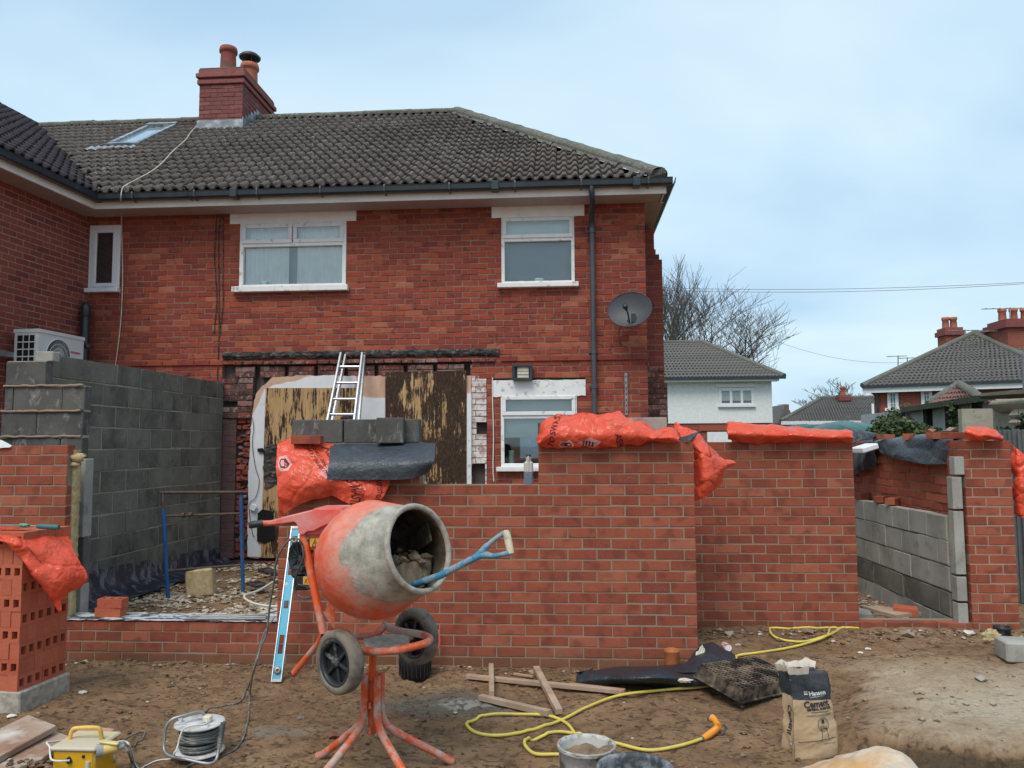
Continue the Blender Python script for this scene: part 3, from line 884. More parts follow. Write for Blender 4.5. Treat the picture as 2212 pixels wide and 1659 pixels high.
# scar of the removed extension -------------------------------------------------
zj0, zj1 = P(700, 815, Y=HY).z, scar[3]
jx = [556, 619, 683, 747, 813, 876, 940, 1009]
jh = []
for i, x in enumerate(jx):
    w_ = 9 if i < 7 else 14
    if i == 0: w_ = 12
    jh.append((P(x-w_/2, 800, Y=HY).x, P(x+w_/2, 800, Y=HY).x, zj0-.02, zj1-.01))
brick_wall(house, P(508, 800, Y=HY).x, scar[1], zj1-2*HB-.01, zj1-.01, MAT['scar_brick'], MAT['dark_mortar'], bh=HB, j=.012, jit=.003, proud=.008, holes=jh, off=.1, nmax=40, ch=.006, mname='scar_mortar')
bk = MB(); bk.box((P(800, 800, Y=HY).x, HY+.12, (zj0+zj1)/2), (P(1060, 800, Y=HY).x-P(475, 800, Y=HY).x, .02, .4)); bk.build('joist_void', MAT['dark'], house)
# dark flashing remains above
fl = MB(); xa_, xb_ = P(483, 765, Y=HY).x, P(1078, 765, Y=HY).x
n = 120; rows = []
zf = P(800, 758, Y=HY).z
for q, (dy, dz) in enumerate(((.005, .012), (-.03, .008), (-.042, -.01), (-.040, -.055), (-.022, -.085), (.004, -.10))):
    rows.append([Vector((xa_+(xb_-xa_)*i/n, HY+dy+.008*nz(i*.5, q*2.0)*(q > 0), zf+dz+(.016*nz(i*.3, q*1.7)+.014*nz(i*1.1, q))*(q > 2))) for i in range(n+1)])
fl.grid(rows, smooth=False)
m = NT('tar', .7, .3); k = m.mix(m.rng(m.noise(9, 7, .7, src=m.vec((1, 1, 3))), .45, .6), (.018, .018, .019), (.11, .10, .095)); k = m.mix(m.rng(m.noise(12, 6, .7, src=m.vec((1, 1, 2), loc=(4, 4, 4))), .58, .66), k, (.24, .20, .17)); k = m.mix(m.rng(m.noise(6, 6, .7, src=m.vec((1, 1, 2), loc=(9, 4, 4))), .58, .66, 0, .8), k, (.20, .065, .045)); m.base(k); m.bump(m.noise(25, 6, .7), .9, .02); MAT['tar'] = m.m
fl.build('flashing', MAT['tar'], house)
x = xa_+.15; sb = MB()
while x < P(1062, 780, Y=HY).x:
    L = rng.uniform(.12, .24); sb.box((x+L/2, HY-.012+rng.uniform(-.006, .004), zsc+.03+rng.uniform(-.004, .004)), (L-.01, .05, .05), rot=Matrix.Rotation(rng.uniform(-.02, .02), 3, 'Y'), bev=.008); x += L
sb.build('broken_course', MAT['scar_brick'], house)['kind'] = 'stuff'
# jambs under the joist row
zj = zj1-2*HB-.012
nb = int((zj-.12)/HB)
brick_wall(house, P(475, 1000, Y=HY).x, P(543, 1000, Y=HY).x, zj-7*HB, zj, MAT['scar_brick'], MAT['dark_mortar'], bh=HB, j=.012, jit=.003, proud=.008, off=0, nmax=30, ch=.006, mname='scar_mortar',
           holes=[(P(478, 1000, Y=HY).x, P(510, 1000, Y=HY).x, zj-5.1*HB, zj-4*HB)])
zp = zj-7*HB; n7 = int((zp-.2)/HB)
# brick_wall has no offset in depth, so these jambs have their own small frames
pj = empty('painted_jamb', (0, .02, 0), 0, parent=house)
brick_wall(pj, P(476, 1000, Y=HY).x, P(507, 1000, Y=HY).x, zp-n7*HB, zp, MAT['purple_brick'], MAT['dark_mortar'], bh=HB, j=.007, jit=.001, proud=.004, off=.05, nmax=60, ch=.004, bl=.24)
tj = empty('toothed_jamb', (0, .045, 0), 0, parent=house)
drng = random.Random(3); gone = set()
for k in (2, 4, 6): gone.add(k)
brick_wall(tj, P(508, 1000, Y=HY).x, P(542, 1000, Y=HY).x, zp-n7*HB, zp, MAT['old_brick'], None, bh=HB, j=.012, jit=.006, off=.03, nmax=80, ch=.012, bl=.115,
           drop=lambda s_, z_: (int((zp-z_)/HB) in gone and drng.random() < .8) or drng.random() < .12)
bk = MB(); bk.box((P(525, 1000, Y=HY).x, HY+.135, (zp+.1)/2), (.26, .02, zp+.1)); bk.build('dark_backing', MAT['dark'], house)  # near-black sheet behind the teeth, standing in for shade in the deep pockets
bk = MB()
for i in range(46):
    z = .25+(zp-.3)*i/46; bk.box((P(525, 1000, Y=HY).x+rng.uniform(-.09, .09), HY+.09+rng.uniform(-.03, .01), z), (rng.uniform(.06, .14), .07, rng.uniform(.03, .06)), rot=Matrix.Rotation(rng.uniform(-.3, .3), 3, 'Y'), bev=.012)
bk.build('broken_bats', MAT['scar_brick'], house)['kind'] = 'stuff'
# whitewashed brick strip at the right of the boards
wj = empty('whitewashed_jamb', (0, 0.0, 0), 0, parent=house)
xw0, xw1 = P(1019, 900, Y=HY).x, P(1051, 900, Y=HY).x
hw = [(P(1029, 922, Y=HY).x, P(1062, 922, Y=HY).x, P(1045, 932, Y=HY).z, P(1045, 914, Y=HY).z), (xw0-.1, P(1048, 1010, Y=HY).x, 1.1, P(1030, 1008, Y=HY).z)]
brick_wall(wj, xw0, xw1, zj-.001-22*HB, zj+.0, MAT['white_brick'], MAT['old_mortar'], bh=HB, j=.009, jit=.002, proud=.006, off=.02, nmax=60, ch=.004, holes=hw, mname='mortar')
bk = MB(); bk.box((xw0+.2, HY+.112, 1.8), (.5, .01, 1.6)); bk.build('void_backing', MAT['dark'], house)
cb = MB(); cb.tube(smooth_path([P(1064, 815, Y=HY-.02), P(1064, 860, Y=HY-.02), P(1066, 940, Y=HY-.015), P(1065, 1010, Y=HY-.02), P(1067, 1040, Y=HY-.02)], 5), .007, 6); cb.build('old_conduit', MAT['fascia'], house)
# plaster
MAT['plaster'] = simple('plaster', (.70, .70, .71), .75, var=.04, dirt=(.5, .42, .38), dsc=6, dth=(.6, .75), damt=.5)
MAT['undercoat'] = simple('undercoat', (.56, .36, .26), .9, var=.12)
sheet_poly('undercoat_plaster', [(538, 1205), (540, 1010), (543, 905), (552, 852), (566, 835), (590, 815), (640, 812), (1018, 812), (1019, 1205)], HY-.006, .03, MAT['undercoat'], house, jag=.02)
sheet_poly('skim_plaster', [(534, 1203), (537, 1010), (544, 900), (560, 868), (570, 842), (590, 832), (640, 822), (668, 813), (700, 811), (768, 812), (771, 826), (764, 838), (771, 850), (790, 858), (832, 860), (1019, 860), (1019, 1203)], HY-.014, .012, MAT['plaster'], house, jag=.012)
# stained boards
m = NT('stained_ply', .75, .3)
g_ = m.noise(3.2, 5, .6, src=m.vec((7, 1, .35)), dist=1.2)
k = m.mix(m.rng(g_, .3, .7), (.38, .22, .10), (.54, .35, .17))
k = m.mix(m.rng(m.noise(4, 7, .7, src=m.vec((9, 1, .5))), .60, .70, 0, .6), k, (.22, .11, .045))
t1 = m.noise(1.8, 8, .72, src=m.vec((1.2, 1, .8), loc=(2.2, 0, 1.3)), dist=.3)
t2 = m.noise(7, 7, .8, src=m.vec((4.5, 1, .4)))
xx = m.sep()
bias = m.rng(xx['X'], -3.3, -2.9, .045, .145)
tt = m.math('ADD', m.math('ADD', t1, m.math('MULTIPLY', m.math('SUBTRACT', t2, .5), 1.1)), bias)
k = m.mix(m.rng(tt, .53, .57, 0, 1), k, m.mix(m.rng(m.noise(60, 3, .7, src=m.vec((1, 1, .4))), .4, .65), (.022, .014, .009), (.075, .036, .018)))
m.base(k); m.bump(m.math('ADD', t2, g_), .4, .006); MAT['stained_ply'] = m.m
sheet_poly('board', [(574, 838), (678, 838), (675, 1205), (563, 1205)], HY-.034, .018, MAT['stained_ply'], house)
sheet_poly('board', [(680, 838), (767, 838), (766, 1205), (677, 1205)], HY-.034, .018, MAT['stained_ply'], house)
sheet_poly('board', [(832, 804), (1007, 800), (1007, 1205), (833, 1205)], HY-.040, .020, MAT['stained_ply'], house)
sheet_poly('post', [(1009, 850), (1018, 850), (1018, 1205), (1009, 1205)], HY-.05, .036, MAT['white_paint'], house)
sheet_poly('tar_patch', [(570, 970), (577, 962), (592, 958), (602, 968), (603, 1045), (572, 1060), (568, 1010)], HY-.039, .004, MAT['tar'], house, jag=.02)
sheet_poly('tar_patch', [(557, 1108), (566, 1100), (590, 1105), (594, 1165), (572, 1174), (554, 1170)], HY-.042, .007, MAT['dark'], house, jag=.01)
sheet_poly('tar_patch', [(556, 969), (566, 968), (571, 972), (571, 978), (556, 976)], HY-.044, .02, MAT['dark'], house, jag=.004)
sheet_poly('tar_patch', [(734, 905), (745, 893), (764, 900), (765, 930), (742, 935)], HY-.038, .003, MAT['tar'], house, jag=.02)
cb = MB(); cb.tube(smooth_path([P(x_, y_, Y=HY-.03) for x_, y_ in ((540, 890), (548, 920), (545, 960), (552, 1010), (560, 1040), (552, 1075), (540, 1085), (538, 1100), (545, 1150), (550, 1160))], 5), .004, 5)
tag(cb.build('loose_cable', MAT['dark']), 'thin dark cable dangling over white plaster beside the boarded opening', 'cable')
bx = MB(); c = P(547, 1096, Y=HY-.05); bx.box(c, (.085, .03, .085), rot=Matrix.Rotation(.5, 3, 'Y'), bev=.006)
tag(bx.build('junction_box', MAT['upvc']), 'small white socket plate hanging tilted from the dangling cable', 'socket')
sill_ = MB(); sill_.box((P(560, 1212, Y=HY).x+.3, HY-.06, .12), (1.4, .2, .12)); sill_.build('door_threshold', MAT['scar_brick'], house)

# ------------------------------------------------------------ windows
def ring(mb, r, wdt, y0, y1, wb=None):
    x0, x1, z0, z1 = r; wb = wb or wdt
    mb.box(((x0+x1)/2, (y0+y1)/2, z1-wdt/2), (x1-x0, y1-y0, wdt), bev=.004)
    mb.box(((x0+x1)/2, (y0+y1)/2, z0+wb/2), (x1-x0, y1-y0, wb), bev=.004)
    mb.box((x0+wdt/2, (y0+y1)/2, (z0+wb+z1-wdt)/2), (wdt, y1-y0, z1-z0-wdt-wb-.001), bev=.004)
    mb.box((x1-wdt/2, (y0+y1)/2, (z0+wb+z1-wdt)/2), (wdt, y1-y0, z1-z0-wdt-wb-.001), bev=.004)
def pane(win, r, y):
    g = MB(); g.box(((r[0]+r[1])/2, y, (r[2]+r[3])/2), (r[1]-r[0], .006, r[3]-r[2])); return g.build('pane', MAT['glass'], win)
def inner(r, i): return (r[0]+i, r[1]-i, r[2]+i, r[3]-i)
def window(r, mat, fw=.05, transom=None, split=None, label=None, sill=None, sillmat=None):
    f = MB(); ring(f, r, fw, HY-.010, HY+.07)
    if transom: f.box(((r[0]+r[1])/2, HY+.03, transom), (r[1]-r[0]-2*fw-.002, .078, .05), bev=.003)
    w_ = f.build('window', mat, house)
    if sill:
        s_ = MB(); s_.box(((sill[0]+sill[1])/2, HY-.02, (sill[2]+sill[3])/2), (sill[1]-sill[0], .13, sill[3]-sill[2]), bev=.006)
        s_.build('sill', sillmat or mat, w_)
    return w_
def casement(w_, r, mat, wd=.045, y0=-.028, y1=.0):
    c_ = MB(); ring(c_, r, wd, HY+y0, HY+y1); c_.build('casement', mat, w_); pane(w_, inner(r, wd-.004), HY+(y0+y1)/2)
def backing(w_, name, r, y, mat, wav=0.0, n=60):
    g = MB(); rows = [[Vector((r[0]+(r[1]-r[0])*i/n, HY+y+wav*math.sin(i*1.1+nz(i*.3, 1)*4)*(.6+.5*nz(i*.2, 5)), z)) for i in range(n+1)] for z in (r[2], (r[2]+r[3])/2, r[3])]
    g.grid(rows); return g.build(name, mat, w_)
def room(w_, r, depth=1.2):
    g = MB(); x0, x1, z0, z1 = r[0]-.3, r[1]+.3, r[2]-.5, r[3]+.1
    y0, y1 = HY+.23, HY+.23+depth
    v = [Vector((x, y, z)) for x in (x0, x1) for y in (y0, y1) for z in (z0, z1)]
    g.add(v, [(2, 6, 7, 3), (0, 2, 3, 1), (4, 5, 7, 6), (0, 4, 6, 2), (1, 3, 7, 5)])
    g.build('room_lining', MAT['greyblind'], w_)
fp = MAT['flaky_paint']
# narrow landing window
w1 = window(W1, MAT['upvc'], .05, sill=rect(185, 624, 260, 633, HY), sillmat=MAT['upvc'])
ri = inner(W1, .052); casement(w1, ri, MAT['upvc'], .055, -.02, .02)
backing(w1, 'dark_blind', inner(W1, .06), .06, simple('dark_blind', (.06, .065, .07), .8, bump=0)); 
# bedroom window: two top lights above one wide pane
zt2 = P(632, 528, Y=HY).z; w2_ = window(W2, fp, .055, transom=zt2, sill=rect(505, 619, 754, 631, HY))
xm2 = P(633, 500, Y=HY).x
casement(w2_, (W2[0]+.035, xm2-.006, zt2+.02, W2[3]-.035), fp, .055); casement(w2_, (xm2+.006, W2[1]-.035, zt2+.02, W2[3]-.035), fp, .055, -.022, .006)
pane(w2_, (W2[0]+.05, W2[1]-.05, W2[2]+.05, zt2-.02), HY+.04)
xg = P(620, 570, Y=HY).x; xg2 = P(638, 570, Y=HY).x
backing(w2_, 'curtain', (W2[0]+.03, xg, W2[2]+.03, W2[3]), .085, MAT['curtain'], .012); backing(w2_, 'curtain', (xg2, W2[1]-.03, W2[2]+.03, W2[3]), .085, MAT['curtain'], .012)
backing(w2_, 'blind', (xg-.03, xg2+.03, W2[2]+.03, W2[3]), .15, MAT['greyblind'])
# right bedroom window
zt3 = P(1160, 517, Y=HY).z; w3_ = window(W3, fp, .045, transom=zt3, sill=rect(1075, 612, 1250, 622, HY))
casement(w3_, (W3[0]+.02, W3[1]-.02, zt3+.018, W3[3]-.02), fp, .05); pane(w3_, (W3[0]+.04, W3[1]-.04, W3[2]+.04, zt3-.02), HY+.04)
backing(w3_, 'blind', (W3[0]+.03, W3[1]-.03, zt3, W3[3]), .08, MAT['blind']); backing(w3_, 'grey_backing', (W3[0]+.03, W3[1]-.03, W3[2]+.03, zt3), .14, MAT['greyblind'])  # pale blind above the transom, plain flat grey backing behind the lower pane
# kitchen window
zt4 = P(1160, 900, Y=HY).z; w4_ = window(W4, fp, .045, transom=zt4, sill=rect(1073, 1008, 1256, 1018, HY))
casement(w4_, (W4[0]+.02, W4[1]-.02, zt4+.018, W4[3]-.02), fp, .05); pane(w4_, (W4[0]+.04, W4[1]-.04, W4[2]+.04, zt4-.02), HY+.04)
zb4 = P(1120, 945, Y=HY).z
backing(w4_, 'roller_blind', (W4[0]+.03, W4[1]-.03, zb4, W4[3]), .10, MAT['blind']); room(w4_, W4)
pp = MB(); r_ = rect(1123, 943, 1168, 990, HY); pp.box(((r_[0]+r_[1])/2, HY+.052, (r_[2]+r_[3])/2), (r_[1]-r_[0], .002, r_[3]-r_[2])); d_ = pp.build('taped_drawing', MAT['paper'], w4_)
pl = MB()
rr = random.Random(4)
for i in range(26):
    x_ = r_[0]+.03+(r_[1]-r_[0]-.06)*rr.random(); z_ = r_[2]+.03+(r_[3]-r_[2]-.08)*rr.random(); L = rr.uniform(.015, .05)
    pl.box((x_, HY+.050, z_), ((L, .0005, .0025) if i % 2 else (.0025, .0005, L)))
dl = pl.build('drawn_lines', simple('ink', (.16, .24, .30), .8, bump=0), w4_)
dl['kind'] = 'stuff'
def pot(px, py, h_, r_, mat, lab, name='jar', Y=HY+.075):
    c = P(px, py, Y=Y); g = MB(); g.lathe([(r_*.8, 0), (r_, h_*.1), (r_, h_*.8), (r_*1.06, h_*.82), (r_*1.06, h_), (0, h_)], 14, Matrix.Translation(c), capa=True)
    o = g.build(name, mat); tag(o, lab, 'pot'); return o
MAT['pale_green'] = simple('pale_green', (.45, .66, .58), .5, bump=0, var=.05)
pot(1165, 611, .05, .07, MAT['pale_green'], 'pale green dish on the sill inside the right upstairs window', 'dish')
pot(1127, 611, .025, .035, MAT['upvc'], 'tiny white lid on the sill inside the right upstairs window', 'dish')
pot(572, 618, .055, .055, MAT['pale_green'], 'pale green pot on the sill inside the wide upstairs window', 'pot')
pot(1105, 1005, .20, .035, MAT['pale_green'], 'tall pale green tube standing inside the kitchen window', 'tube')
# lintels
for L_, jg in ((L2, 0), (L3, 0), (L4, .012)):
    mb = MB(); n = 24; x0, x1, z0, z1 = L_
    pts = [(x0+(x1-x0)*i/n, z1+.008*nz(i*.9, z1)) for i in range(n+1)]+[(x1-(x1-x0)*i/n, z0+(.006+jg)*nz(i*.9, z0, 3)) for i in range(n+1)]
    mb.prism([(p[0], p[1]) for p in pts], .1, Matrix.Translation((0, HY-.016, 0)))
    mb.build('lintel', MAT['render_white'] if jg == 0 else fp, house, fix=True)
# air brick
ab = MB(); r_ = rect(375, 458, 405, 468, HY); ab.box(((r_[0]+r_[1])/2, HY-.003, (r_[2]+r_[3])/2), (r_[1]-r_[0], .01, r_[3]-r_[2])); ab.build('air_brick', MAT['wing_brick'], house)
ah = MB()
for i in range(7):
    for j_ in range(2): ah.box((r_[0]+(r_[1]-r_[0])*(i+.5)/7, HY-.009, r_[2]+(r_[3]-r_[2])*(j_+.5)/2), (.011, .004, .018))
ah.build('air_brick_hole', MAT['dark'], house)['kind'] = 'stuff'

# external chimney breast on the gable, sloping shoulder
bxs = empty('chimney_breast', (0, 1.0, 0), 0, parent=house)
brick_wall(bxs, HX1+.02, 1.42, .0, 58*HB, MAT['wing_brick'], MAT['old_mortar'], bh=HB, j=.0095, proud=.0055, jit=.002, ch=.004, off=1.42, nmax=80, wallth=1.0, holes=[(1.33, 2, 57*HB-.01, 9), (1.38, 2, 56*HB-.01, 57*HB)])
brick_wall(bxs, HX1+.02, 1.31, 58*HB, 62*HB, MAT['wing_brick'], MAT['old_mortar'], bh=HB, j=.0095, proud=.0055, jit=.002, ch=.004, off=1.3, nmax=20, wallth=1.0)
lw = empty('breast_plinth', (0, .97, 0), 0, parent=house)
brick_wall(lw, HX1+.02, 1.455, .0, 36*HB, MAT['scar_brick'], MAT['dark_mortar'], bh=HB, j=.0095, proud=.008, jit=.003, ch=.004, off=1.45, nmax=40, wallth=1.05, holes=[(1.41, 2, 33*HB, 9)])

# ------------------------------------------------------------ roof
EY, EZ = 9.98, 5.15; RY, RZ = 14.0, 7.88
sl = math.atan2(RZ-EZ, RY-EY); SL = math.hypot(RY-EY, RZ-EZ)
vx0, vx1 = -6.36, -10.32          # valley foot and head
hx0, hx1 = 1.29, -1.955           # hip foot and ridge end
GA = SL/17.6; TW = .30
def tile_verts(w, g, seed):
    r = random.Random(seed); vs = []; fs = []
    prof = []; n = 10
    P_ = w/2
    for k in range(2):
        for (u, h) in ((.0, .0), (.28, .0), (.42, .022), (.54, .048), (.68, .056), (.82, .048), (.94, .020)):
            prof.append((k*P_+u*P_, h))
    prof.append((w, .0)); m_ = len(prof)
    j = lambda: r.uniform(-.002, .002)
    for (s, lift) in ((0, .036), (g+.03, .0)):
        for (u, h) in prof: vs.append((u, s+(j() if s == 0 else 0), h+lift+j()))
    for (u, h) in prof: vs.append((u, 0.002, h+.004))          # under the nib: front edge thickness
    for i in range(m_-1):
        fs.append((i, i+1, m_+i+1, m_+i)); fs.append((2*m_+i, 2*m_+i+1, i+1, i))
    return vs, fs
def roof_tiles(parent, name, inside, s0, s1, nrows, mat, nmax, gap=0.004, flip=1):
    var = []
    for i in range(6):
        vs, fs = tile_verts(TW-gap, GA, i)
        me = bpy.data.meshes.new(name); me.from_pydata(vs, [], fs)
        at = me.attributes.new('rnd', 'FLOAT', 'FACE'); at.data.foreach_set('value', [i*.15]*len(fs)); me.materials.append(mat)
        me.polygons.foreach_set('use_smooth', [k % 2 == 0 for k in range(len(fs))])
        var.append((me, vs, fs))
    W = wmat(parent); todo = []
    for r_ in range(nrows):
        k = 0; x = s0
        while x < s1:
            if inside(x+TW/2, (r_+.5)*GA): todo.append((x, r_*GA))
            x += TW
    todo.sort(key=lambda t: (W @ Vector((t[0], t[1], 0))-EYE).length)
    rest = MB()
    for n, (x, s) in enumerate(todo):
        me, vs, fs = var[rng.randrange(6)]; dz = rng.uniform(-.003, .004); dy = rng.uniform(-.006, .006); a = rng.uniform(-.012, .012)
        if n < nmax:
            o = bpy.data.objects.new(name, me); COL.objects.link(o); o.parent = parent; o.location = (x, s+dy, dz); o.rotation_euler = (0, 0, a)
        else: rest.add([Vector((v[0]+x, v[1]+s+dy+a*v[0], v[2]+dz)) for v in vs], fs, smooth=True)
    if rest.v: tag(rest.build(name, mat, parent, world=False), kind='stuff')
    return var
roof = empty('roof', (0, EY-HY, EZ), 0, parent=house); roof.rotation_euler = (sl, 0, 0)
def roof_in(x, s):
    t = s/SL; l = vx0+(vx1-vx0)*t; r_ = hx0+(hx1-hx0)*t
    if not (l+.02 < x < r_-.08): return False
    return True
sk = [Ppl(a, b_, (0, EY, EZ), Vector((0, -math.sin(sl), math.cos(sl)))) for a, b_ in ((236, 324), (299, 324), (358, 280), (292, 281))]
skl = [((p.x), (p.y-EY)/math.cos(sl)) for p in sk]
sx0 = min(p[0] for p in skl[:1])-.02; sx1 = skl[1][0]; ss0, ss1 = skl[0][1], skl[2][1]
def roof_in2(x, s):
    if not roof_in(x, s): return False
    if abs(x-(-4.3)) < 0 : return False
    if sx0+.10 < x < sx1-.10 and ss0 < s < ss1-.05: return False
    return True
roof_tiles(roof, 'tile', roof_in2, -10.6, 1.5, 18, MAT['roof_tile'], 300)
# boarding below the tiles, and the unseen faces of the roof
def quad(name, pts, mat, parent):
    g = MB(); g.add([Vector(p) for p in pts], [tuple(range(len(pts)))]); return g.build(name, mat, parent)
dk = .03
quad('roof_slope', [(vx0, EY+.02, EZ-dk), (hx0, EY+.02, EZ-dk), (hx1, RY, RZ-dk), (vx1, RY, RZ-dk)], MAT['dark'], house)
quad('roof_slope', [(hx0, EY+.02, EZ-dk), (hx0, 2*RY-EY, EZ-dk), (hx1, RY, RZ-dk)], MAT['roof_tile'], house)
quad('roof_slope', [(vx1, RY, RZ-dk), (hx1, RY, RZ-dk), (hx0, 2*RY-EY, EZ-dk), (-12, 2*RY-EY, EZ-dk)], MAT['roof_tile'], house)
def ridge(parent, a, b_, mat, w=.13, L=.42, name='ridge_tile', lift=.03, seed=0, flat=1.0):
    a, b_ = Vector(a), Vector(b_); d = (b_-a); n = max(1, int(d.length/L)); t = d.normalized()
    side = t.cross(Vector((0, 0, 1))).normalized(); upv = side.cross(t).normalized(); L2_ = d.length/n
    for i in range(n):
        g = MB(); rows = []
        ww = w*(1+.08*nz(i*3.1, seed)); dz = .012*nz(i*2.3, seed, 4)
        for q in range(4):
            s_ = i*L2_+L2_*q/3*1.02+(-.01 if q == 0 else 0); k_ = 1.0-(.05 if q in (1, 2) else 0)
            rows.append([a+t*s_+side*(ww*k_*math.cos(th_)*1.0)+upv*(lift+dz+ww*.62*flat*k_*math.sin(th_)+.006*nz(s_*9, th_*3, seed)) for th_ in [PI*v/8 for v in range(-1, 10)]])
        g.grid(rows, smooth=True); g.build(name, mat, parent)
hipA, hipB = (hx0-.06, EY+.06, EZ+.055), (hx1, RY, RZ+.01)
ridge(house, hipA, hipB, MAT['ridge_tile'], w=.14, name='hip_tile', seed=3)
ridge(house, (vx1, RY, RZ), (hx1, RY, RZ), MAT['ridge_tile'], w=.125, seed=7)
# mortar bedding along the hip and ridge
bd = MB(); ns = 90; rows = [[], [], []]
for i in range(ns+1):
    t = i/ns; p = Vector(hipA).lerp(Vector(hipB), t); wv = .17+.04*nz(i*.8, 3)
    pl_ = lambda dx: Vector((p.x-dx, p.y, p.z+.015))
    rows[0].append(pl_(.05)+Vector((0, 0, .05))); rows[1].append(pl_(.16)+Vector((0, -.02, .035))); rows[2].append(pl_(wv)+Vector((0, -.05, -.015)))
bd.grid(rows); bd.build('hip_bedding', MAT['ridge_tile'], house)
hk = MB(); hk.box(Vector(hipA)+Vector((-.03, .03, .03)), (.24, .16, .13), rot=Matrix.Rotation(-.3, 3, 'Y'), bev=.03); hk.build('hip_mortar', MAT['ridge_tile'], house); hk = MB(); c = P(1431, 370, Y=9.95); hk.tube(smooth_path([c+Vector((-.01, 0, -.05)), c+Vector((.0, 0, .02)), c+Vector((.02, 0, .04)), c+Vector((.035, 0, .02)), c+Vector((.03, 0, .0))], 4), .006, 6); hk.build('hip_iron', MAT['tar'], house)
# gutter, fascia, soffit
gx0, gx1 = -6.30, 1.34
def gutter(parent, a, b_, out, mat, name='gutter'):
    """square section gutter from a to b, out = unit vector away from the wall"""
    a, b_, out = Vector(a), Vector(b_), Vector(out)
    prof = [(0, .075), (0, 0), (.02, -.018), (.085, -.022), (.105, .0), (.112, .055), (.118, .072), (.108, .074), (.100, .055), (.094, .005), (.08, -.012), (.02, -.010), (.008, .005), (.008, .075)]
    g = MB(); n_ = len(prof)
    vs = [a+out*p[0]+Vector((0, 0, p[1])) for p in prof]+[b_+out*p[0]+Vector((0, 0, p[1])) for p in prof]
    g.add(vs, [(i, i+n_, (i+1) % n_+n_, (i+1) % n_) for i in range(n_)]+[tuple(range(n_)), tuple(range(n_, 2*n_))[::-1]])
    return g.build(name, mat, parent, fix=True)
gt = gutter(house, (gx0, 9.99, 5.065), (gx1+.05, 9.99, 5.065), (0, -1, 0), MAT['gutter'])
br = MB(); x = gx0+.5
while x < gx1:
    pr = [Vector((x, 9.992, 5.03)), Vector((x, 9.90, 5.037)), Vector((x, 9.875, 5.06)), Vector((x, 9.868, 5.12)), Vector((x, 9.872, 5.145))]
    for p_, q_ in zip(pr[:-1], pr[1:]):
        mid = (p_+q_)/2; d = q_-p_; br.box(mid, (.022, d.length+.004, .006), rot=Matrix.Rotation(math.atan2(d.z, d.y), 3, 'X'))
    x += .86
br.build('gutter_bracket', MAT['pipe_grey'], gt)['kind'] = 'stuff'
for x in (-4.4, -.9, .93):
    u_ = MB(); u_.box((x, 9.925, 5.09), (.10, .135, .125), bev=.01); u_.build('gutter_union', MAT['gutter'], gt)
gr_ = gutter(house, (gx1-.02, 9.90, 5.065), (gx1-.02, 17.9, 5.065), (1, 0, 0), MAT['gutter'])
f = MB(); f.box(((gx0-.1+gx1-.02)/2, 10.01, 5.045), (gx1-gx0+.08, .022, .17)); f.box((gx1-.05, 14.0, 5.045), (.022, 8.0, .17)); f.build('fascia', MAT['fascia'], house)
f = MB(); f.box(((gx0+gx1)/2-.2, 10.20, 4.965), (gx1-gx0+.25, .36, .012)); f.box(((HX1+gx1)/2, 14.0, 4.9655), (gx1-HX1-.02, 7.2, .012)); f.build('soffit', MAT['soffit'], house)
# downpipe
dpx = P(1280, 600, Y=HY-.08).x
dp = MB(); dp.tube([Vector((dpx, HY-.075, 4.62)), Vector((dpx, HY-.075, .1))], .034, 14); pipe = dp.build('drainpipe', MAT['pipe_grey'], house)
dn = MB(); dn.tube(smooth_path([Vector((dpx-.01, 9.93, 5.06)), Vector((dpx-.01, 9.93, 4.98)), Vector((dpx, 10.0, 4.88)), Vector((dpx, 10.26, 4.76)), Vector((dpx, HY-.075, 4.66)), Vector((dpx, HY-.075, 4.55))], 5), .037, 12); dn.build('swan_neck', MAT['gutter'], pipe)
for z in (4.58, 2.95, P(1285, 835, Y=HY).z, 1.2):
    d = MB(); d.tube([Vector((dpx, HY-.075, z-.03)), Vector((dpx, HY-.075, z+.03))], .041, 14); d.box((dpx, HY-.02, z), (.12, .03, .03)); d.build('pipe_clip', MAT['pipe_grey'], pipe)
# skylight
skn = Vector((0, -math.sin(sl), math.cos(sl)))
skf = empty('skylight', (0, 0, 0), 0, parent=roof)
fr = MB(); x0, x1, y0, y1 = sx0, sx1, ss0, ss1
W_ = wmat(roof)
def rb(mb, c, d, **k): mb.box(c, d, **k)
rb(fr, ((x0+x1)/2, y0+.04, .06), (x1-x0, .08, .10)); rb(fr, ((x0+x1)/2, y1-.06, .075), (x1-x0, .12, .12)); rb(fr, (x0+.035, (y0+y1)/2, .065), (.07, y1-y0-.2, .10)); rb(fr, (x1-.035, (y0+y1)/2, .065), (.07, y1-y0-.2, .10))
fr.build('frame', MAT['lead'], skf, world=False)
gl = MB(); gl.box(((x0+x1)/2, (y0+y1)/2, .07), (x1-x0-.14, y1-y0-.2, .012)); m = NT('roof_glass', .08, .9); m.base((.50, .60, .68)); MAT['roof_glass'] = m.m; m.b.inputs['Metallic'].default_value = .6
gl.build('pane', m.m, skf, world=False)
ap = MB(); rows = []
for q in range(4): rows.append([Vector((x0-.28+(x1-x0+.3)*i/24, y0-.02-.055*q-(.06 if i < 7 else 0)*(q > 0), .062-.0*q+.014*math.sin(i*1.9)+.008)) for i in range(25)])
ap.grid(rows); ap.build('apron', MAT['lead'], skf, world=False)
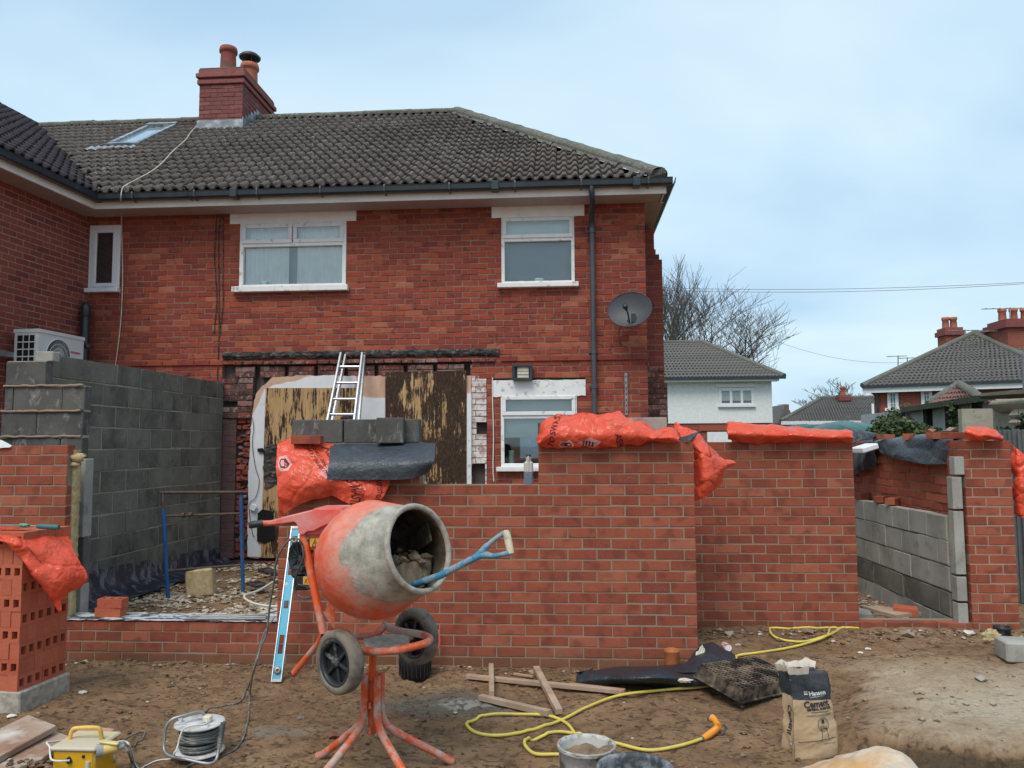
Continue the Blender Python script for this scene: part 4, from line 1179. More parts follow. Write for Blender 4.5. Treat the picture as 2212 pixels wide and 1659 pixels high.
# chimney
chx0, chx1 = P(429, 260, Y=13.3).x, P(523, 260, Y=13.3).x
CY0, CY1 = 13.3, 14.75
cw = chx1-chx0; ztc = P(480, 182, Y=13.3).z; zbc = P(480, 272, Y=13.3).z-.3
chm = empty('chimney', (chx0, CY0-HY, 0), 0, parent=house)
ncr = int(round((ztc-zbc)/HB)); zb = ztc-ncr*HB
brick_wall(chm, 0, cw, zb, ztc, MAT['chimney_brick'], MAT['dark_mortar'], bh=HB, j=.009, proud=.006, jit=.002, ch=.004, off=.1, nmax=80, wallth=.102)
core = MB(); core.box((chx0+cw/2-.0, (CY0+CY1)/2, (zb+ztc)/2-.01), (cw-.03, CY1-CY0-.22, ztc-zb-.02)); 
s1_ = MB()
# right flank bricks are laid in a turned frame: joined, since seen very small
for k in range(ncr):
    y = CY0+.11-(.1 if k % 2 else 0)
    y = max(y, CY0+.104)
    while y < CY1-.01:
        ny = min(CY1, y+(.225 if y > CY0+.11 else .17 if k % 2 else .225)); s1_.box((chx1-.05, (y+ny)/2, zb+(k+.5)*HB), (.1+rng.uniform(-.003, .003), ny-y-.01, HB-.009), bev=.004); y = ny
tag(s1_.build('brick', MAT['chimney_brick'], chm), kind='stuff'); core.box((chx1-.056, (CY0+CY1)/2+.05, (zb+ztc)/2), (.1, CY1-CY0-.12, ztc-zb-.02)); core.build('core', MAT['dark_mortar'], chm)
cap = MB()
for i, (z0_, h_, o_) in enumerate(((ztc+.002, .082, .035), (ztc+.09, .028, .015), (ztc+.12, .085, .055), (ztc+.21, .08, .02))):
    c_ = MB(); c_.box((chx0+cw/2, (CY0+CY1)/2, z0_+h_/2), (cw+2*o_, CY1-CY0+2*o_, h_), bev=.01)
    c_.build('oversail_course', MAT['chimney_brick'], chm)
fl_ = MB(); fl_.box((chx0+cw/2, (CY0+CY1)/2, ztc+.305), (cw+.02, CY1-CY0+.02, .03), bev=.012); fl_.build('flaunching', MAT['ridge_tile'], chm)
lf = MB(); zl = P(480, 268, Y=13.28).z
lf.box((chx0+cw/2, CY0-.012, zl), (cw+.05, .012, .17)); 
for k in range(9):
    y = CY0+.07+k*.12; z = EZ+(y-EY)*math.tan(sl)+.10
    if y < RY: lf.box((chx1+.008, y, z), (.012, .13, .22))
lf.build('lead_flashing', MAT['lead'], chm)
MAT['pot'] = simple('pot', (.27, .075, .06), .85, var=.2, dirt=(.12, .08, .07), dsc=7)
MAT['pot_orange'] = simple('pot_orange', (.46, .15, .09), .85, var=.2, dirt=(.3, .2, .16), dsc=7)
def pot_(x, y, z, r_, h_, mat, cowl=False):
    g = MB(); prof = [(r_*.95, 0), (r_, .03), (r_*.95, .08), (r_*.88, h_*.75), (r_*.92, h_*.8), (r_*1.05, h_*.82), (r_*1.06, h_*.9), (r_*.98, h_), (r_*.75, h_), (r_*.72, h_*.7)]
    g.lathe(prof, 20, Matrix.Translation((x, y, z)))
    o = g.build('chimney_pot', mat, chm)
    return o
zp0 = ztc+.31; zt_a = P(492, 103, Y=13.6).z
pot_(P(492, 140, Y=13.6).x, 13.62, zp0, .155, zt_a-zp0, MAT['pot'])
p2x = P(539, 160, Y=14.35).x; zt_b = P(539, 140, Y=14.35).z
pot_(p2x, 14.35, zp0, .17, zt_b-zp0, MAT['pot_orange'])
cw_ = MB(); zc = P(539, 127, Y=14.35).z
cw_.lathe([(.20, 0), (.21, .03), (.15, .085), (.06, .11), (0, .115)], 20, Matrix.Translation((p2x, 14.35, zc))); cw_.lathe([(.20, 0), (.08, -.05), (.02, -.06)], 20, Matrix.Translation((p2x, 14.35, zc)))
for a in range(4): cw_.tube([Vector((p2x+.13*math.cos(a*PI/2+.6), 14.35+.13*math.sin(a*PI/2+.6), zt_b-.02)), Vector((p2x+.15*math.cos(a*PI/2+.6), 14.35+.15*math.sin(a*PI/2+.6), zc+.01))], .006, 5)
cw_.build('cowl', MAT['gutter'], chm)

# cables on the roof and wall
def on_soil(ps, r_):
    for p in ps:
        if 1.1 < p.x < 2.56: p.y = min(p.y, 7.15)
        if (p.y < 6.1 or (p.x > 1.15 and p.y < 7.19)) and p.z < .5: p.z = max(p.z, gz(p.x, p.y)+r_*.9)
    return ps
def cable(name, pts, r_, mat, label, sub=5, n=6, cat='cable', parent=None):
    g = MB(); g.tube(on_soil(smooth_path(pts, sub), r_), r_, n); o = g.build(name, mat, parent)
    if label: tag(o, label, cat)
    return o
MAT['cream_cable'] = simple('cream_cable', (.52, .46, .38), .6, bump=0)
rp = lambda a, b_, h=.11: Ppl(a, b_, Vector((0, EY, EZ))+skn*h, skn)
cable('aerial_cable', [rp(425, 272), rp(412, 286), rp(400, 303), rp(375, 325), rp(352, 350), rp(330, 368), rp(300, 385), rp(272, 400), P(264, 408, Y=9.86), P(261, 430, Y=9.85), P(262, 450, Y=10.2), P(263, 500, Y=HY-.02), P(265, 600, Y=HY-.02), P(262, 680, Y=HY-.02), P(256, 740, Y=HY-.02), P(249, 792, Y=HY-.02)], .0085, MAT['cream_cable'], 'cream cable trailing from chimney down roof and over the gutter')
cable('black_cable', [rp(520, 275), rp(505, 300), rp(470, 330), rp(440, 360), rp(398, 398), P(397, 405, Y=9.86), P(405, 420, Y=9.87), P(416, 434, Y=10.0)], .006, MAT['tar'], 'thin dark cable running from chimney across the roof tiles')
for xs_l, lab in (([(468, 460), (463, 560), (468, 640), (462, 720)], 'dark cable hanging slack left of the wide upstairs window'), ([(476, 455), (482, 480), (481, 600), (482, 650), (474, 725)], 'dark cable looped close against brick left of wide window'),
               ([(470, 462), (478, 455), (472, 520), (473, 700), (470, 800), (468, 850)], 'long dark cable dropping from eaves down past the flashing scar')):
    cable('wall_cable', [P(a, b_, Y=HY-.015) for a, b_ in xs_l], .006, MAT['tar'], lab)

# floodlight above kitchen window
fl0 = rect(1107, 788, 1150, 822, HY-.06)
m_ = MB(); ring(m_, fl0, .035, HY-.11, HY-.03); m_.box(((fl0[0]+fl0[1])/2, HY-.03, (fl0[2]+fl0[3])/2), (fl0[1]-fl0[0]-.02, .06, fl0[3]-fl0[2]-.02))
lt = m_.build('floodlight', MAT['gutter']); tag(lt, 'black square floodlight on the brick above the kitchen window', 'light')
m_ = MB(); c = ((fl0[0]+fl0[1])/2+.01, HY-.075, (fl0[2]+fl0[3])/2); m_.box(c, (.15, .02, .18)); m_.build('reflector', simple('reflector', (.62, .55, .42), .4, bump=0), lt)
m_ = MB()
for k in range(4): m_.box((c[0], HY-.088, c[2]-.07+.045*k), (.15, .006, .006))
m_.build('grille', MAT['steel'], lt)
# satellite dish
dc = P(1360, 668, Y=10.05); dn_ = Vector((-.25, -.93, .28)).normalized(); dx_ = dn_.cross(Vector((0, 0, 1))).normalized(); dyv = dx_.cross(dn_)
dish = MB(); rows = []
for i in range(9):
    q = i/8; rows.append([dc+dx_*(.285*q*math.cos(a))*-1+dyv*(.245*q*math.sin(a))-dn_*(.055*(1-q*q)) for a in [2*PI*k/36 for k in range(37)]])
dish.grid(rows)
dish.tube([rows[8][k] for k in range(36)], .006, 6, closed=True)
MAT['dish'] = simple('dish', (.048, .052, .060), .5, spec=.4, var=.12, bump=0)
tag_d = empty('satellite_dish', (dc.x, HY, dc.z), 0, 'dark grey satellite dish bracketed to the wall right of drainpipe', 'satellite dish')
dish.build('reflector', MAT['dish'], tag_d)
a_ = MB(); low = dc-dyv*.22-dn_*.0; tip = low+dn_*.30+Vector((0, 0, -.02))
a_.tube([dc-dyv*.17-dn_*.03, dc-dyv*.10+dn_*.12, tip+dyv*.12], .011, 8); a_.build('arm', MAT['pipe_grey'], tag_d)
a_ = MB(); a_.lathe([(.0, -.02), (.03, -.02), (.034, .03), (.024, .05), (.02, .09)], 12, frame3(dx_, dyv, -dn_, tip+dyv*.14), capb=True); a_.build('receiver', MAT['gutter'], tag_d); a_ = MB(); a_.box(dc-dyv*.12-dn_*.02+dx_*-.05, (.055, .05, .11)); a_.build('arm_mount', MAT['gutter'], tag_d)
a_ = MB(); a_.tube([dc-dn_*.06, Vector((dc.x, HY-.08, dc.z-.05)), Vector((dc.x, HY, dc.z-.05))], .018, 8); a_.box((dc.x, HY-.006, dc.z-.05), (.1, .012, .2)); a_.build('bracket', MAT['pipe_grey'], tag_d)
cable('dish_cable', [dc-dyv*.15+dn_*.02, P(1338, 712, Y=10.3), P(1340, 740, Y=HY-.02), P(1350, 748, Y=HY-.02), P(1394, 752, Y=HY-.02)], .005, MAT['tar'], 'thin black cable curving below the satellite dish')
# slotted metal starter strip on the wall
ms = MB(); r_ = rect(1349, 806, 1356, 897, HY); ms.box(((r_[0]+r_[1])/2, HY-.012, (r_[2]+r_[3])/2), (.035, .012, r_[3]-r_[2])); st = ms.build('wall_starter_strip', MAT['steel']); tag(st, 'upright slotted metal strip screwed to brick below the satellite dish', 'metal strip')
ms = MB()
for k in range(7): ms.box(((r_[0]+r_[1])/2, HY-.0195, r_[2]+.05+k*(r_[3]-r_[2]-.1)/6), (.010, .004, .035))
ms.build('slot', MAT['dark'], st)['kind'] = 'stuff'

# ------------------------------------------------------------ neighbour's wing on the left
wd = Vector((-.073, -.997, 0)); wa = math.atan2(-wd.y, -wd.x)
wing = empty('neighbour_house', (HX0+wd.x*3.2, HY+wd.y*3.2, 0), wa, 'darker brick house wing on the far left with deep black gutter', 'house')
brick_wall(wing, 0, 3.185, ZH0-.03, ZH0-.03+65*HB, MAT['wing_brick'], MAT['wing_mortar'], bh=HB, j=.0105, proud=.004, jit=.0012, ch=.003, off=.07, nmax=300)
wo_ = MB(); wo_.box((HX0-2.5, HY-1.5, 2.5), (4.4, 2.9, 5.0)); wo_.build('masonry', MAT['dark_mortar'], wing)
Wt = wmat(wing)
def wl(s, o_, z): return Wt @ Vector((s, o_, z))      # along the wing wall, outwards = -o_
gutter(wing, wl(-.5, -.34, 5.065), wl(2.86, -.34, 5.065), (Wt.to_3x3() @ Vector((0, -1, 0))), MAT['gutter'])
f = MB(); 
def wbox(mb, s0_, s1_, o0, o1, z0_, z1_):
    v = [wl(s, o_, z) for s in (s0_, s1_) for o_ in (o0, o1) for z in (z0_, z1_)]
    mb.add(v, [(0, 1, 3, 2), (4, 6, 7, 5), (0, 4, 5, 1), (2, 3, 7, 6), (0, 2, 6, 4), (1, 5, 7, 3)])
wbox(f, -.5, 2.82, -.34, -.318, 4.96, 5.13); f.build('fascia', MAT['fascia'], wing)
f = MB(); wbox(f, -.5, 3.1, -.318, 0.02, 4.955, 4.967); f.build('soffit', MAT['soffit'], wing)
wroof = empty('roof', (0, -.36, EZ), 0, parent=wing); wroof.rotation_euler = (sl, 0, 0)
TWs, GAs = TW, GA
def wing_in(x, s):
    # stop at the valley
    p = wmat(wroof) @ Vector((x, s, 0)); t = (p.y-EY)/(RY-EY)
    lim = vx0+(vx1-vx0)*t
    return p.x < lim-.02 if t > 0 else True
roof_tiles(wroof, 'tile', wing_in, -.6, 8.2, 18, MAT['wing_tile'], 260)
q0 = wl(-.6, -.34, EZ-dk); q1 = Vector((vx0-.02, EY, EZ-dk)); q2 = Vector((vx1, RY, RZ-dk)); n_w = wl(-.6, 3.66, RZ-dk)
quad('roof_slope', [q0, q1, q2, n_w], MAT['dark'], wing)
ridge(wing, wl(-.6, 3.66, RZ), Vector((vx1, RY, RZ)), MAT['ridge_tile'], w=.125, seed=17)
vl = MB(); rows = [[], [], []]
for i in range(60):
    t = i/59; p = Vector((vx0, EY, EZ)).lerp(Vector((vx1, RY, RZ)), t)
    rows[0].append(p+Vector((.11+.03*nz(i*.9, 1), -.02, .035))); rows[1].append(p+Vector((0, 0, -.012))); rows[2].append(p+Vector((-.03, -.11+.02*nz(i*.9, 2), .05)))
vl.grid(rows, smooth=False); vl.build('valley', MAT['ridge_tile'], wing)
# soil pipe in the corner
spx = P(184, 700, Y=10.2).x
sp = empty('soil_pipe', (spx, 10.2, 0), 0, 'black soil vent pipe standing in the corner between two houses', 'pipe')
g = MB(); g.tube([Vector((spx, 10.2, 1.5)), Vector((spx, 10.2, P(184, 662, Y=10.2).z))], .058, 16); g.build('pipe', MAT['gutter'], sp)
g = MB(); z = P(184, 655, Y=10.2).z; g.lathe([(.060, -.20), (.066, -.19), (.064, -.05), (.05, 0), (.0, .005)], 16, Matrix.Translation((spx, 10.2, z))); g.build('vent_cap', MAT['gutter'], sp)
for pz in (738, 760):
    g = MB(); z = P(184, pz, Y=10.2).z; g.tube([Vector((spx, 10.2, z-.03)), Vector((spx, 10.2, z+.03))], .068, 16); g.build('collar', MAT['gutter'], sp)
g = MB(); z = P(190, 748, Y=10.2).z; g.tube([Vector((spx, 10.2, z)), Vector((spx+.09, 10.14, z))], .03, 12); g.build('branch', MAT['gutter'], sp)

# air conditioner on the wing wall
def wing_s(px, o_):   # where a picture column meets the plane parallel to the wing wall, o_ metres out
    lo, hi = 0.0, 3.2
    k = 1024/2212
    for _ in range(40):
        mid = (lo+hi)/2; v = wl(mid, -o_, 2.6)-EYE
        x_ = (512+F*v.dot(right)/v.dot(fwd))/k
        if x_ < px: lo = mid
        else: hi = mid
    return lo
sa, sb_ = wing_s(80, .48), wing_s(178, .48)
zt_ = P(130, 722, Y=wl((sa+sb_)/2, -.48, 0).y).z
sb_ = min(sb_, sa+.95); H_ = .56
acu = empty('air_conditioner', tuple(wl(sa, -.16, zt_-H_)), wa, 'white air conditioning unit with round fan grille above the block wall', 'air conditioner')
MAT['ac'] = simple('ac', (.66, .66, .64), .45, var=.04, bump=0, dirt=(.4, .39, .36), dsc=3, dth=(.6, .8), damt=.5)
f = MB(); v = []; wbox(f, sa, sb_, -.16, -.48, zt_-H_, zt_); f.build('casing', MAT['ac'], acu)
f = MB(); wbox(f, sa-.01, sb_+.01, -.15, -.49, zt_-.03, zt_+.012); f.build('lid', MAT['ac'], acu)
# fan grille on the long face
fc_s = sa+.33; fc_z = zt_-H_*.52; xu = (Wt.to_3x3() @ Vector((1, 0, 0))); no = (Wt.to_3x3() @ Vector((0, -1, 0)))
f = MB(); m4 = frame3(xu, Vector((0, 0, 1)).cross(xu)*0+Vector((0, 0, 1)), no, wl(fc_s, -.482, fc_z))
f.lathe([(0, .002), (.215, .002)], 36, m4); f.build('fan_opening', MAT['dark'], acu)
f = MB()
for k in range(48):
    a = 2*PI*k/48; d = xu*math.cos(a)+Vector((0, 0, 1))*math.sin(a); c0_ = wl(fc_s, -.492, fc_z)
    f.tube([c0_+d*.05, c0_+(xu*math.cos(a+.25)+Vector((0, 0, 1))*math.sin(a+.25))*.215], .0028, 4, cap=False)
for r_ in (.05, .10, .155, .215): f.tube([c0_+(xu*math.cos(2*PI*k/32)+Vector((0, 0, 1))*math.sin(2*PI*k/32))*r_ for k in range(32)], .0035 if r_ < .2 else .008, 5, closed=True)
f.build('fan_grille', MAT['ac'], acu)['kind'] = 'stuff'
# louvred end facing the camera: dark openings divided by bars
f = MB(); wbox(f, sa-.006, sa+.001, -.20, -.44, zt_-H_+.06, zt_-.05); f.build('vent_opening', MAT['dark'], acu)
f = MB()
for k in range(6): wbox(f, sa-.014, sa-.005, -.195, -.445, zt_-H_+.055+k*.088, zt_-H_+.067+k*.088)
for o_ in (.195, .28, .36, .437): wbox(f, sa-.013, sa-.004, -o_, -o_-.008, zt_-H_+.055, zt_-.05)
f.build('vent_bar', MAT['ac'], acu)['kind'] = 'stuff'
red = simple('logo_red', (.55, .02, .04), .5, bump=0)
f = MB(); lc = wl(sb_-.15, -.4815, zt_-H_+.22)
Rh = .034
for a in (PI/2, PI/2+2*PI/3, PI/2-2*PI/3):
    d = xu*math.cos(a)+Vector((0, 0, 1))*math.sin(a); e1 = xu*math.cos(a+PI/6)+Vector((0, 0, 1))*math.sin(a+PI/6); e2 = xu*math.cos(a-PI/6)+Vector((0, 0, 1))*math.sin(a-PI/6)
    f.add([lc+no*.001, lc+e2*Rh*1.0+no*.001, lc+(e1+e2)*Rh+no*.001, lc+e1*Rh+no*.001], [(0, 1, 2, 3)])
f.build('logo', red, acu)
def text_mesh(body, size, mat, m4, parent, name='lettering', ext=.0006, bold=0.0, align='CENTER'):
    cu = bpy.data.curves.new(name, 'FONT'); cu.body = body; cu.size = size; cu.extrude = ext; cu.align_x = align; cu.align_y = 'CENTER'; cu.offset = bold; cu.resolution_u = 3
    t_ = bpy.data.objects.new(name, cu); COL.objects.link(t_); dg = bpy.context.evaluated_depsgraph_get(); dg.update()
    me = bpy.data.meshes.new_from_object(t_.evaluated_get(dg)); bpy.data.objects.remove(t_); bpy.data.curves.remove(cu)
    me.transform(m4 if parent is None else wmat(parent).inverted() @ m4)
    me.materials.clear(); me.materials.append(mat)
    o = bpy.data.objects.new(name, me); COL.objects.link(o)
    if parent: o.parent = parent
    return o
text_mesh('MITSUBISHI', .036, red, frame3(xu, Vector((0, 0, 1)), no, lc+Vector((0, 0, .13))+no*.001), acu, bold=.001)
text_mesh('ELECTRIC', .03, simple('logo_grey', (.06, .06, .06), .5, bump=0), frame3(xu, Vector((0, 0, 1)), no, lc-Vector((0, 0, .075))+no*.001), acu)
br_ = MB(); wbox(br_, sa-.30, sa+.6, -.10, -.16, zt_-.33, zt_-.27); wbox(br_, sa-.30, sa-.27, .0, -.16, zt_-.33, zt_-.27); br_.build('bracket', MAT['steel'], acu)
# ------------------------------------------------------------ soft sheets
def cr(p0, p1, p2, p3, t):
    return 0.5*((2*p1)+(-p0+p2)*t+(2*p0-5*p1+4*p2-p3)*t*t+(-p0+3*p1-3*p2+p3)*t**3)
class Sheet:
    def __init__(s, ctrl, seed=0, crease=.02, freq=3.0, ripple=.006, rg=1.0):
        s.rg = rg
        s.c = [[Vector(p) for p in row] for row in ctrl]; s.nr = len(ctrl); s.nc = len(ctrl[0])
        r = random.Random(seed); s.dirs = []
        for i in range(6):
            d = Vector((r.uniform(-1, 1), r.uniform(-1, 1), r.uniform(-1, 1))).normalized()
            s.dirs.append((d, freq*r.uniform(.7, 3.2), r.uniform(0, 9), r.uniform(.4, 1.0)/(1+i*.35)))
        s.crease = crease; s.ripple = ripple; s.seed = seed
    def raw(s, u, v):
        x = u*(s.nc-1); y = v*(s.nr-1); j = min(int(x), s.nc-2); i = min(int(y), s.nr-2); tx, ty = x-j, y-i
        col = []
        for a in (-1, 0, 1, 2):
            row = s.c[max(0, min(s.nr-1, i+a))]
            col.append(cr(*[row[max(0, min(s.nc-1, j+b))] for b in (-1, 0, 1, 2)], tx))
        return cr(*col, ty)
    def pt(s, u, v, off=0.0):
        e = .004; p = s.raw(u, v)
        du = s.raw(min(1, u+e), v)-s.raw(max(0, u-e), v); dv_ = s.raw(u, min(1, v+e))-s.raw(u, max(0, v-e))
        n = du.cross(dv_)
        n = n.normalized() if n.length > 1e-9 else Vector((0, -1, 0))
        h = 0.0
        for d, f, ph, w_ in s.dirs:
            x = p.dot(d)*f+ph+.55*noise.noise(p*f*.7+Vector((ph, 0, 0)))
            h += w_*(abs((x % 1)-.5)*2-.5)
        w1 = 1-abs(noise.noise(p*4.3+Vector((s.seed, 5, 0)))); w2 = 1-abs(noise.noise(p*8.5+Vector((0, s.seed, 3))))
        h = h*s.crease/1.6 + s.rg*(w1**16*.45+w2**14*.22)*s.crease*.8 + s.ripple*(abs(noise.noise(p*13+Vector((s.seed, 0, 0))))-.2)
        return p+n*(h+off)
    def build(s, name, mat, parent=None, nu=70, nv=50, th=.0015, ragged=0.0, world=True):
        mb = MB(); rows = []
        for j in range(nv+1):
            row = []
            for i in range(nu+1):
                u, v = i/nu, j/nv
                p = s.pt(u, v)
                row.append(p)
            rows.append(row)
        mb.grid(rows)
        o = mb.build(name, mat, parent)
        md = o.modifiers.new('thickness', 'SOLIDIFY'); md.thickness = th; md.offset = 0
        return o
    def text(s, body, size, u0, v0, dirn, mat, parent, su, sv, bold=.0, flip=False, align='LEFT'):
        """lettering that follows the sheet: su/sv = metres per unit of u/v; dirn = angle of the baseline in the u,v plane"""
        cu = bpy.data.curves.new('t', 'FONT'); cu.body = body; cu.size = size; cu.align_x = align; cu.align_y = 'CENTER'; cu.offset = bold; cu.resolution_u = 2
        t_ = bpy.data.objects.new('t', cu); COL.objects.link(t_); dg = bpy.context.evaluated_depsgraph_get(); dg.update()
        me = bpy.data.meshes.new_from_object(t_.evaluated_get(dg)); bpy.data.objects.remove(t_); bpy.data.curves.remove(cu)
        inv = wmat(parent).inverted() if parent else Matrix.Identity(4)
        c_, s_ = math.cos(dirn), math.sin(dirn)
        for vt in me.vertices:
            x, y = vt.co.x, vt.co.y
            a, b_ = x*c_-y*s_, x*s_+y*c_
            vt.co = inv @ s.pt(max(0, min(1, u0+a/su)), max(0, min(1, v0-b_/sv)), s.sgn*.004)
        me.materials.clear(); me.materials.append(mat)
        o = bpy.data.objects.new('lettering', me); COL.objects.link(o)
        if parent: o.parent = parent
        return o
    sgn = 1
    def patch(s, uv, mat, parent, name='label', off=.003, n=8):
        """a printed patch (polygon in u,v) laid on the sheet"""
        mb = MB(); cu_ = sum(p[0] for p in uv)/len(uv); cv_ = sum(p[1] for p in uv)/len(uv); m_ = len(uv)
        ring_ = []
        for i in range(m_):
            a, b_ = uv[i], uv[(i+1) % m_]
            for k in range(n): ring_.append((a[0]+(b_[0]-a[0])*k/n, a[1]+(b_[1]-a[1])*k/n))
        L = len(ring_); vs = []
        for q in (1, .66, .33):
            vs += [s.pt(cu_+(x-cu_)*q, cv_+(y-cv_)*q, s.sgn*off) for x, y in ring_]
        vs.append(s.pt(cu_, cv_, s.sgn*off)); fs = []
        for r_ in range(2):
            for k in range(L): fs.append((r_*L+k, r_*L+(k+1) % L, (r_+1)*L+(k+1) % L, (r_+1)*L+k))
        for k in range(L): fs.append((2*L+k, 2*L+(k+1) % L, 3*L))
        mb.add(vs, fs, smooth=True); return mb.build(name, mat, parent)
def plastic(name, c, c2, rough=.32, sss=None, dust=None):
    m = NT(name, rough, .45)
    k = m.mix(m.rng(m.noise(4, 5, .6), .35, .7), c, c2)
    if dust: k = m.mix(m.rng(m.noise(6, 7, .7), .55, .72, 0, .6), k, dust)
    m.base(k); m.bump(m.math('ADD', m.math('ABSOLUTE', m.math('SUBTRACT', m.noise(9, 4, .55, dist=.6), .5)), m.math('MULTIPLY', m.math('ABSOLUTE', m.math('SUBTRACT', m.noise(26, 3, .5), .5)), .35)), .65, .035)
    if sss:
        m.b.inputs['Transmission Weight'].default_value = 0.0
        m.b.inputs['Subsurface Weight'].default_value = 0.0
        tl = m.n.new('ShaderNodeBsdfTranslucent'); tl.inputs[0].default_value = (*sss, 1)
        mx = m.n.new('ShaderNodeMixShader'); mx.inputs[0].default_value = .30
        out = m.n['Material Output']; m.l.new(m.b.outputs[0], mx.inputs[1]); m.l.new(tl.outputs[0], mx.inputs[2]); m.l.new(mx.outputs[0], out.inputs['Surface'])
    MAT[name] = m.m; return m.m
plastic('orange_bag', (.86, .105, .045), (.90, .15, .08), .22, sss=(.9, .08, .02))
plastic('black_sheet', (.020, .024, .032), (.030, .036, .046), .42)
plastic('grey_sheet', (.045, .053, .066), (.034, .041, .052), .42, dust=(.10, .11, .12))
MAT['ink'] = simple('bag_ink', (.10, .018, .015), .6, bump=0)
MAT['pale_label'] = simple('pale_label', (.72, .32, .30), .6, bump=0, var=.08)

def PY(x, y, Y): return P(x, y, Y=Y)
# inner leaf blocks above the front wall, left part
il = empty('block_leaf', (0, 6.36, 0), 0, 'row of dark grey blocks standing behind the orange bag and black membrane', 'block wall')
zb_ = P(700, 958, Y=6.36).z
bxx = [P(x, 930, Y=6.36).x for x in (629, 741, 823, 907)]
for a, b_ in zip(bxx[:-1], bxx[1:]):
    zt1 = P(760, 907, Y=6.36).z; o = MB(); o.box(((a+b_)/2, 6.41, (zb_+zt1)/2+.004), (b_-a-.012, .1, zt1-zb_), bev=.006); o.build('block', MAT['end_block'], il)
o = MB()
x = bxx[0]
for k in range(2):
    z1_ = zb_-.008-k*.228
    o = MB()
    for i in range(3):
        L3_ = (xs_-xl)/3; a = xl+L3_*i; o2 = MB(); o2.box((a+L3_/2, 6.41, z1_-.1075), (L3_-.012, .1, .215), bev=.006); o2.build('block', MAT['dark_block'], il)
o = MB(); o.box(((xl+xs_)/2, 6.412, zb_-.23), (xs_-xl-.01, .09, .47)); o.build('mortar', MAT['block_mortar'], il)
o = MB(); zz = P(860, 903, Y=6.33).z; c = P(844, 930, Y=6.30); o.box((c.x, 6.30, (P(844, 903, Y=6.3).z+P(844, 957, Y=6.3).z)/2), (P(872, 930, Y=6.3).x-P(815, 930, Y=6.3).x, .1, P(844, 903, Y=6.3).z-P(844, 958, Y=6.3).z), rot=rotz(.06), bev=.006)
tag(o.build('loose_block', MAT['end_block']), 'single grey block laid on the black membrane holding it down', 'block')
fr_ = MB(); a = xl
fr_ = MB()
# blocks peeping out at both ends of the right-hand bag
o = MB(); o.box((P(1175, 920, Y=6.40).x, 6.42, 1.80), (.10, .1, .20), bev=.006); tag(o.build('block_end', MAT['end_block']), 'speckled block end peeping out left of the long orange bag', 'block')
o = MB(); o.box((P(1395, 920, Y=6.45).x, 6.48, 1.83), (.34, .1, .215), bev=.006); tag(o.build('block_end', MAT['light_block']), 'pale grey block top showing behind right end of long orange bag', 'block')

# bag 1 on the left
B1 = Sheet([[PY(602, 956, 6.55), PY(645, 950, 6.50), PY(715, 957, 6.50), PY(775, 960, 6.50), PY(832, 985, 6.4)],
            [PY(599, 962, 6.27), PY(640, 950, 6.30), PY(715, 962, 6.30), PY(785, 972, 6.26), PY(838, 1018, 6.2)],
            [PY(596, 1000, 6.12), PY(650, 1000, 6.10), PY(718, 1008, 6.10), PY(790, 1020, 6.13), PY(842, 1040, 6.13)],
            [PY(599, 1062, 6.06), PY(658, 1045, 6.02), PY(720, 1045, 6.05), PY(785, 1058, 6.04), PY(832, 1066, 6.10)],
            [PY(604, 1117, 6.12), PY(655, 1088, 6.09), PY(712, 1072, 6.12), PY(758, 1090, 6.06), PY(812, 1098, 6.08)]], seed=4, crease=.030, freq=2.6, ripple=.008)
bag = empty('waste_bag', tuple(P(700, 960, Y=6.3)), 0, 'orange asbestos waste bag hanging over wall with black sheet on its right half', 'bag', 'orange plastic bags protecting the wall tops')
B1.build('film', MAT['orange_bag'], bag, 110, 80)
B1.sgn = -1
def probe(sh):  # which side of the sheet faces the camera
    p = sh.pt(.5, .6); q = sh.pt(.5, .6, .02); sh.sgn = 1 if (q-EYE).length < (p-EYE).length else -1
probe(B1)
B1.text('ASBESTOS WASTE', .085, .47, .30, -PI/2+.30, MAT['ink'], bag, 1.3*.5, .95, bold=.001)
B1.text('ASBESTOS WASTE', .075, .86, .52, -PI/2+.22, MAT['ink'], bag, 1.0, .95, bold=.001)
for (u, v, tt) in ((.30, .28, .035), (.36, .30, .03), (.70, .66, .03)):
    B1.text('DO NOT INHALE DUST', tt, u, v, -PI/2+.3, MAT['ink'], bag, .65, .95)
B1.patch([(.03, .50), (.05, .42), (.13, .42), (.17, .50), (.13, .58), (.05, .58)], MAT['pale_label'], bag)
B1.patch([(.05, .50), (.065, .45), (.12, .45), (.145, .50), (.12, .55), (.065, .55)], MAT['ink'], bag, off=.0045)
B1.patch([(.062, .50), (.075, .465), (.10, .465), (.10, .535), (.075, .535)], MAT['pale_label'], bag, off=.006)
B1.text('a', .07, .105, .50, -PI/2+.2, MAT['pale_label'], bag, .65, .95, bold=.003)
B1.patch([(.38, .62), (.46, .48), (.56, .60), (.48, .72)], MAT['pale_label'], bag)
for i in range(4): B1.patch([(.445+.018*i, .56+.012*i), (.455+.018*i, .56+.012*i), (.462+.018*i, .65+.01*i), (.452+.018*i, .65+.01*i)], MAT['ink'], bag, off=.005, n=3)
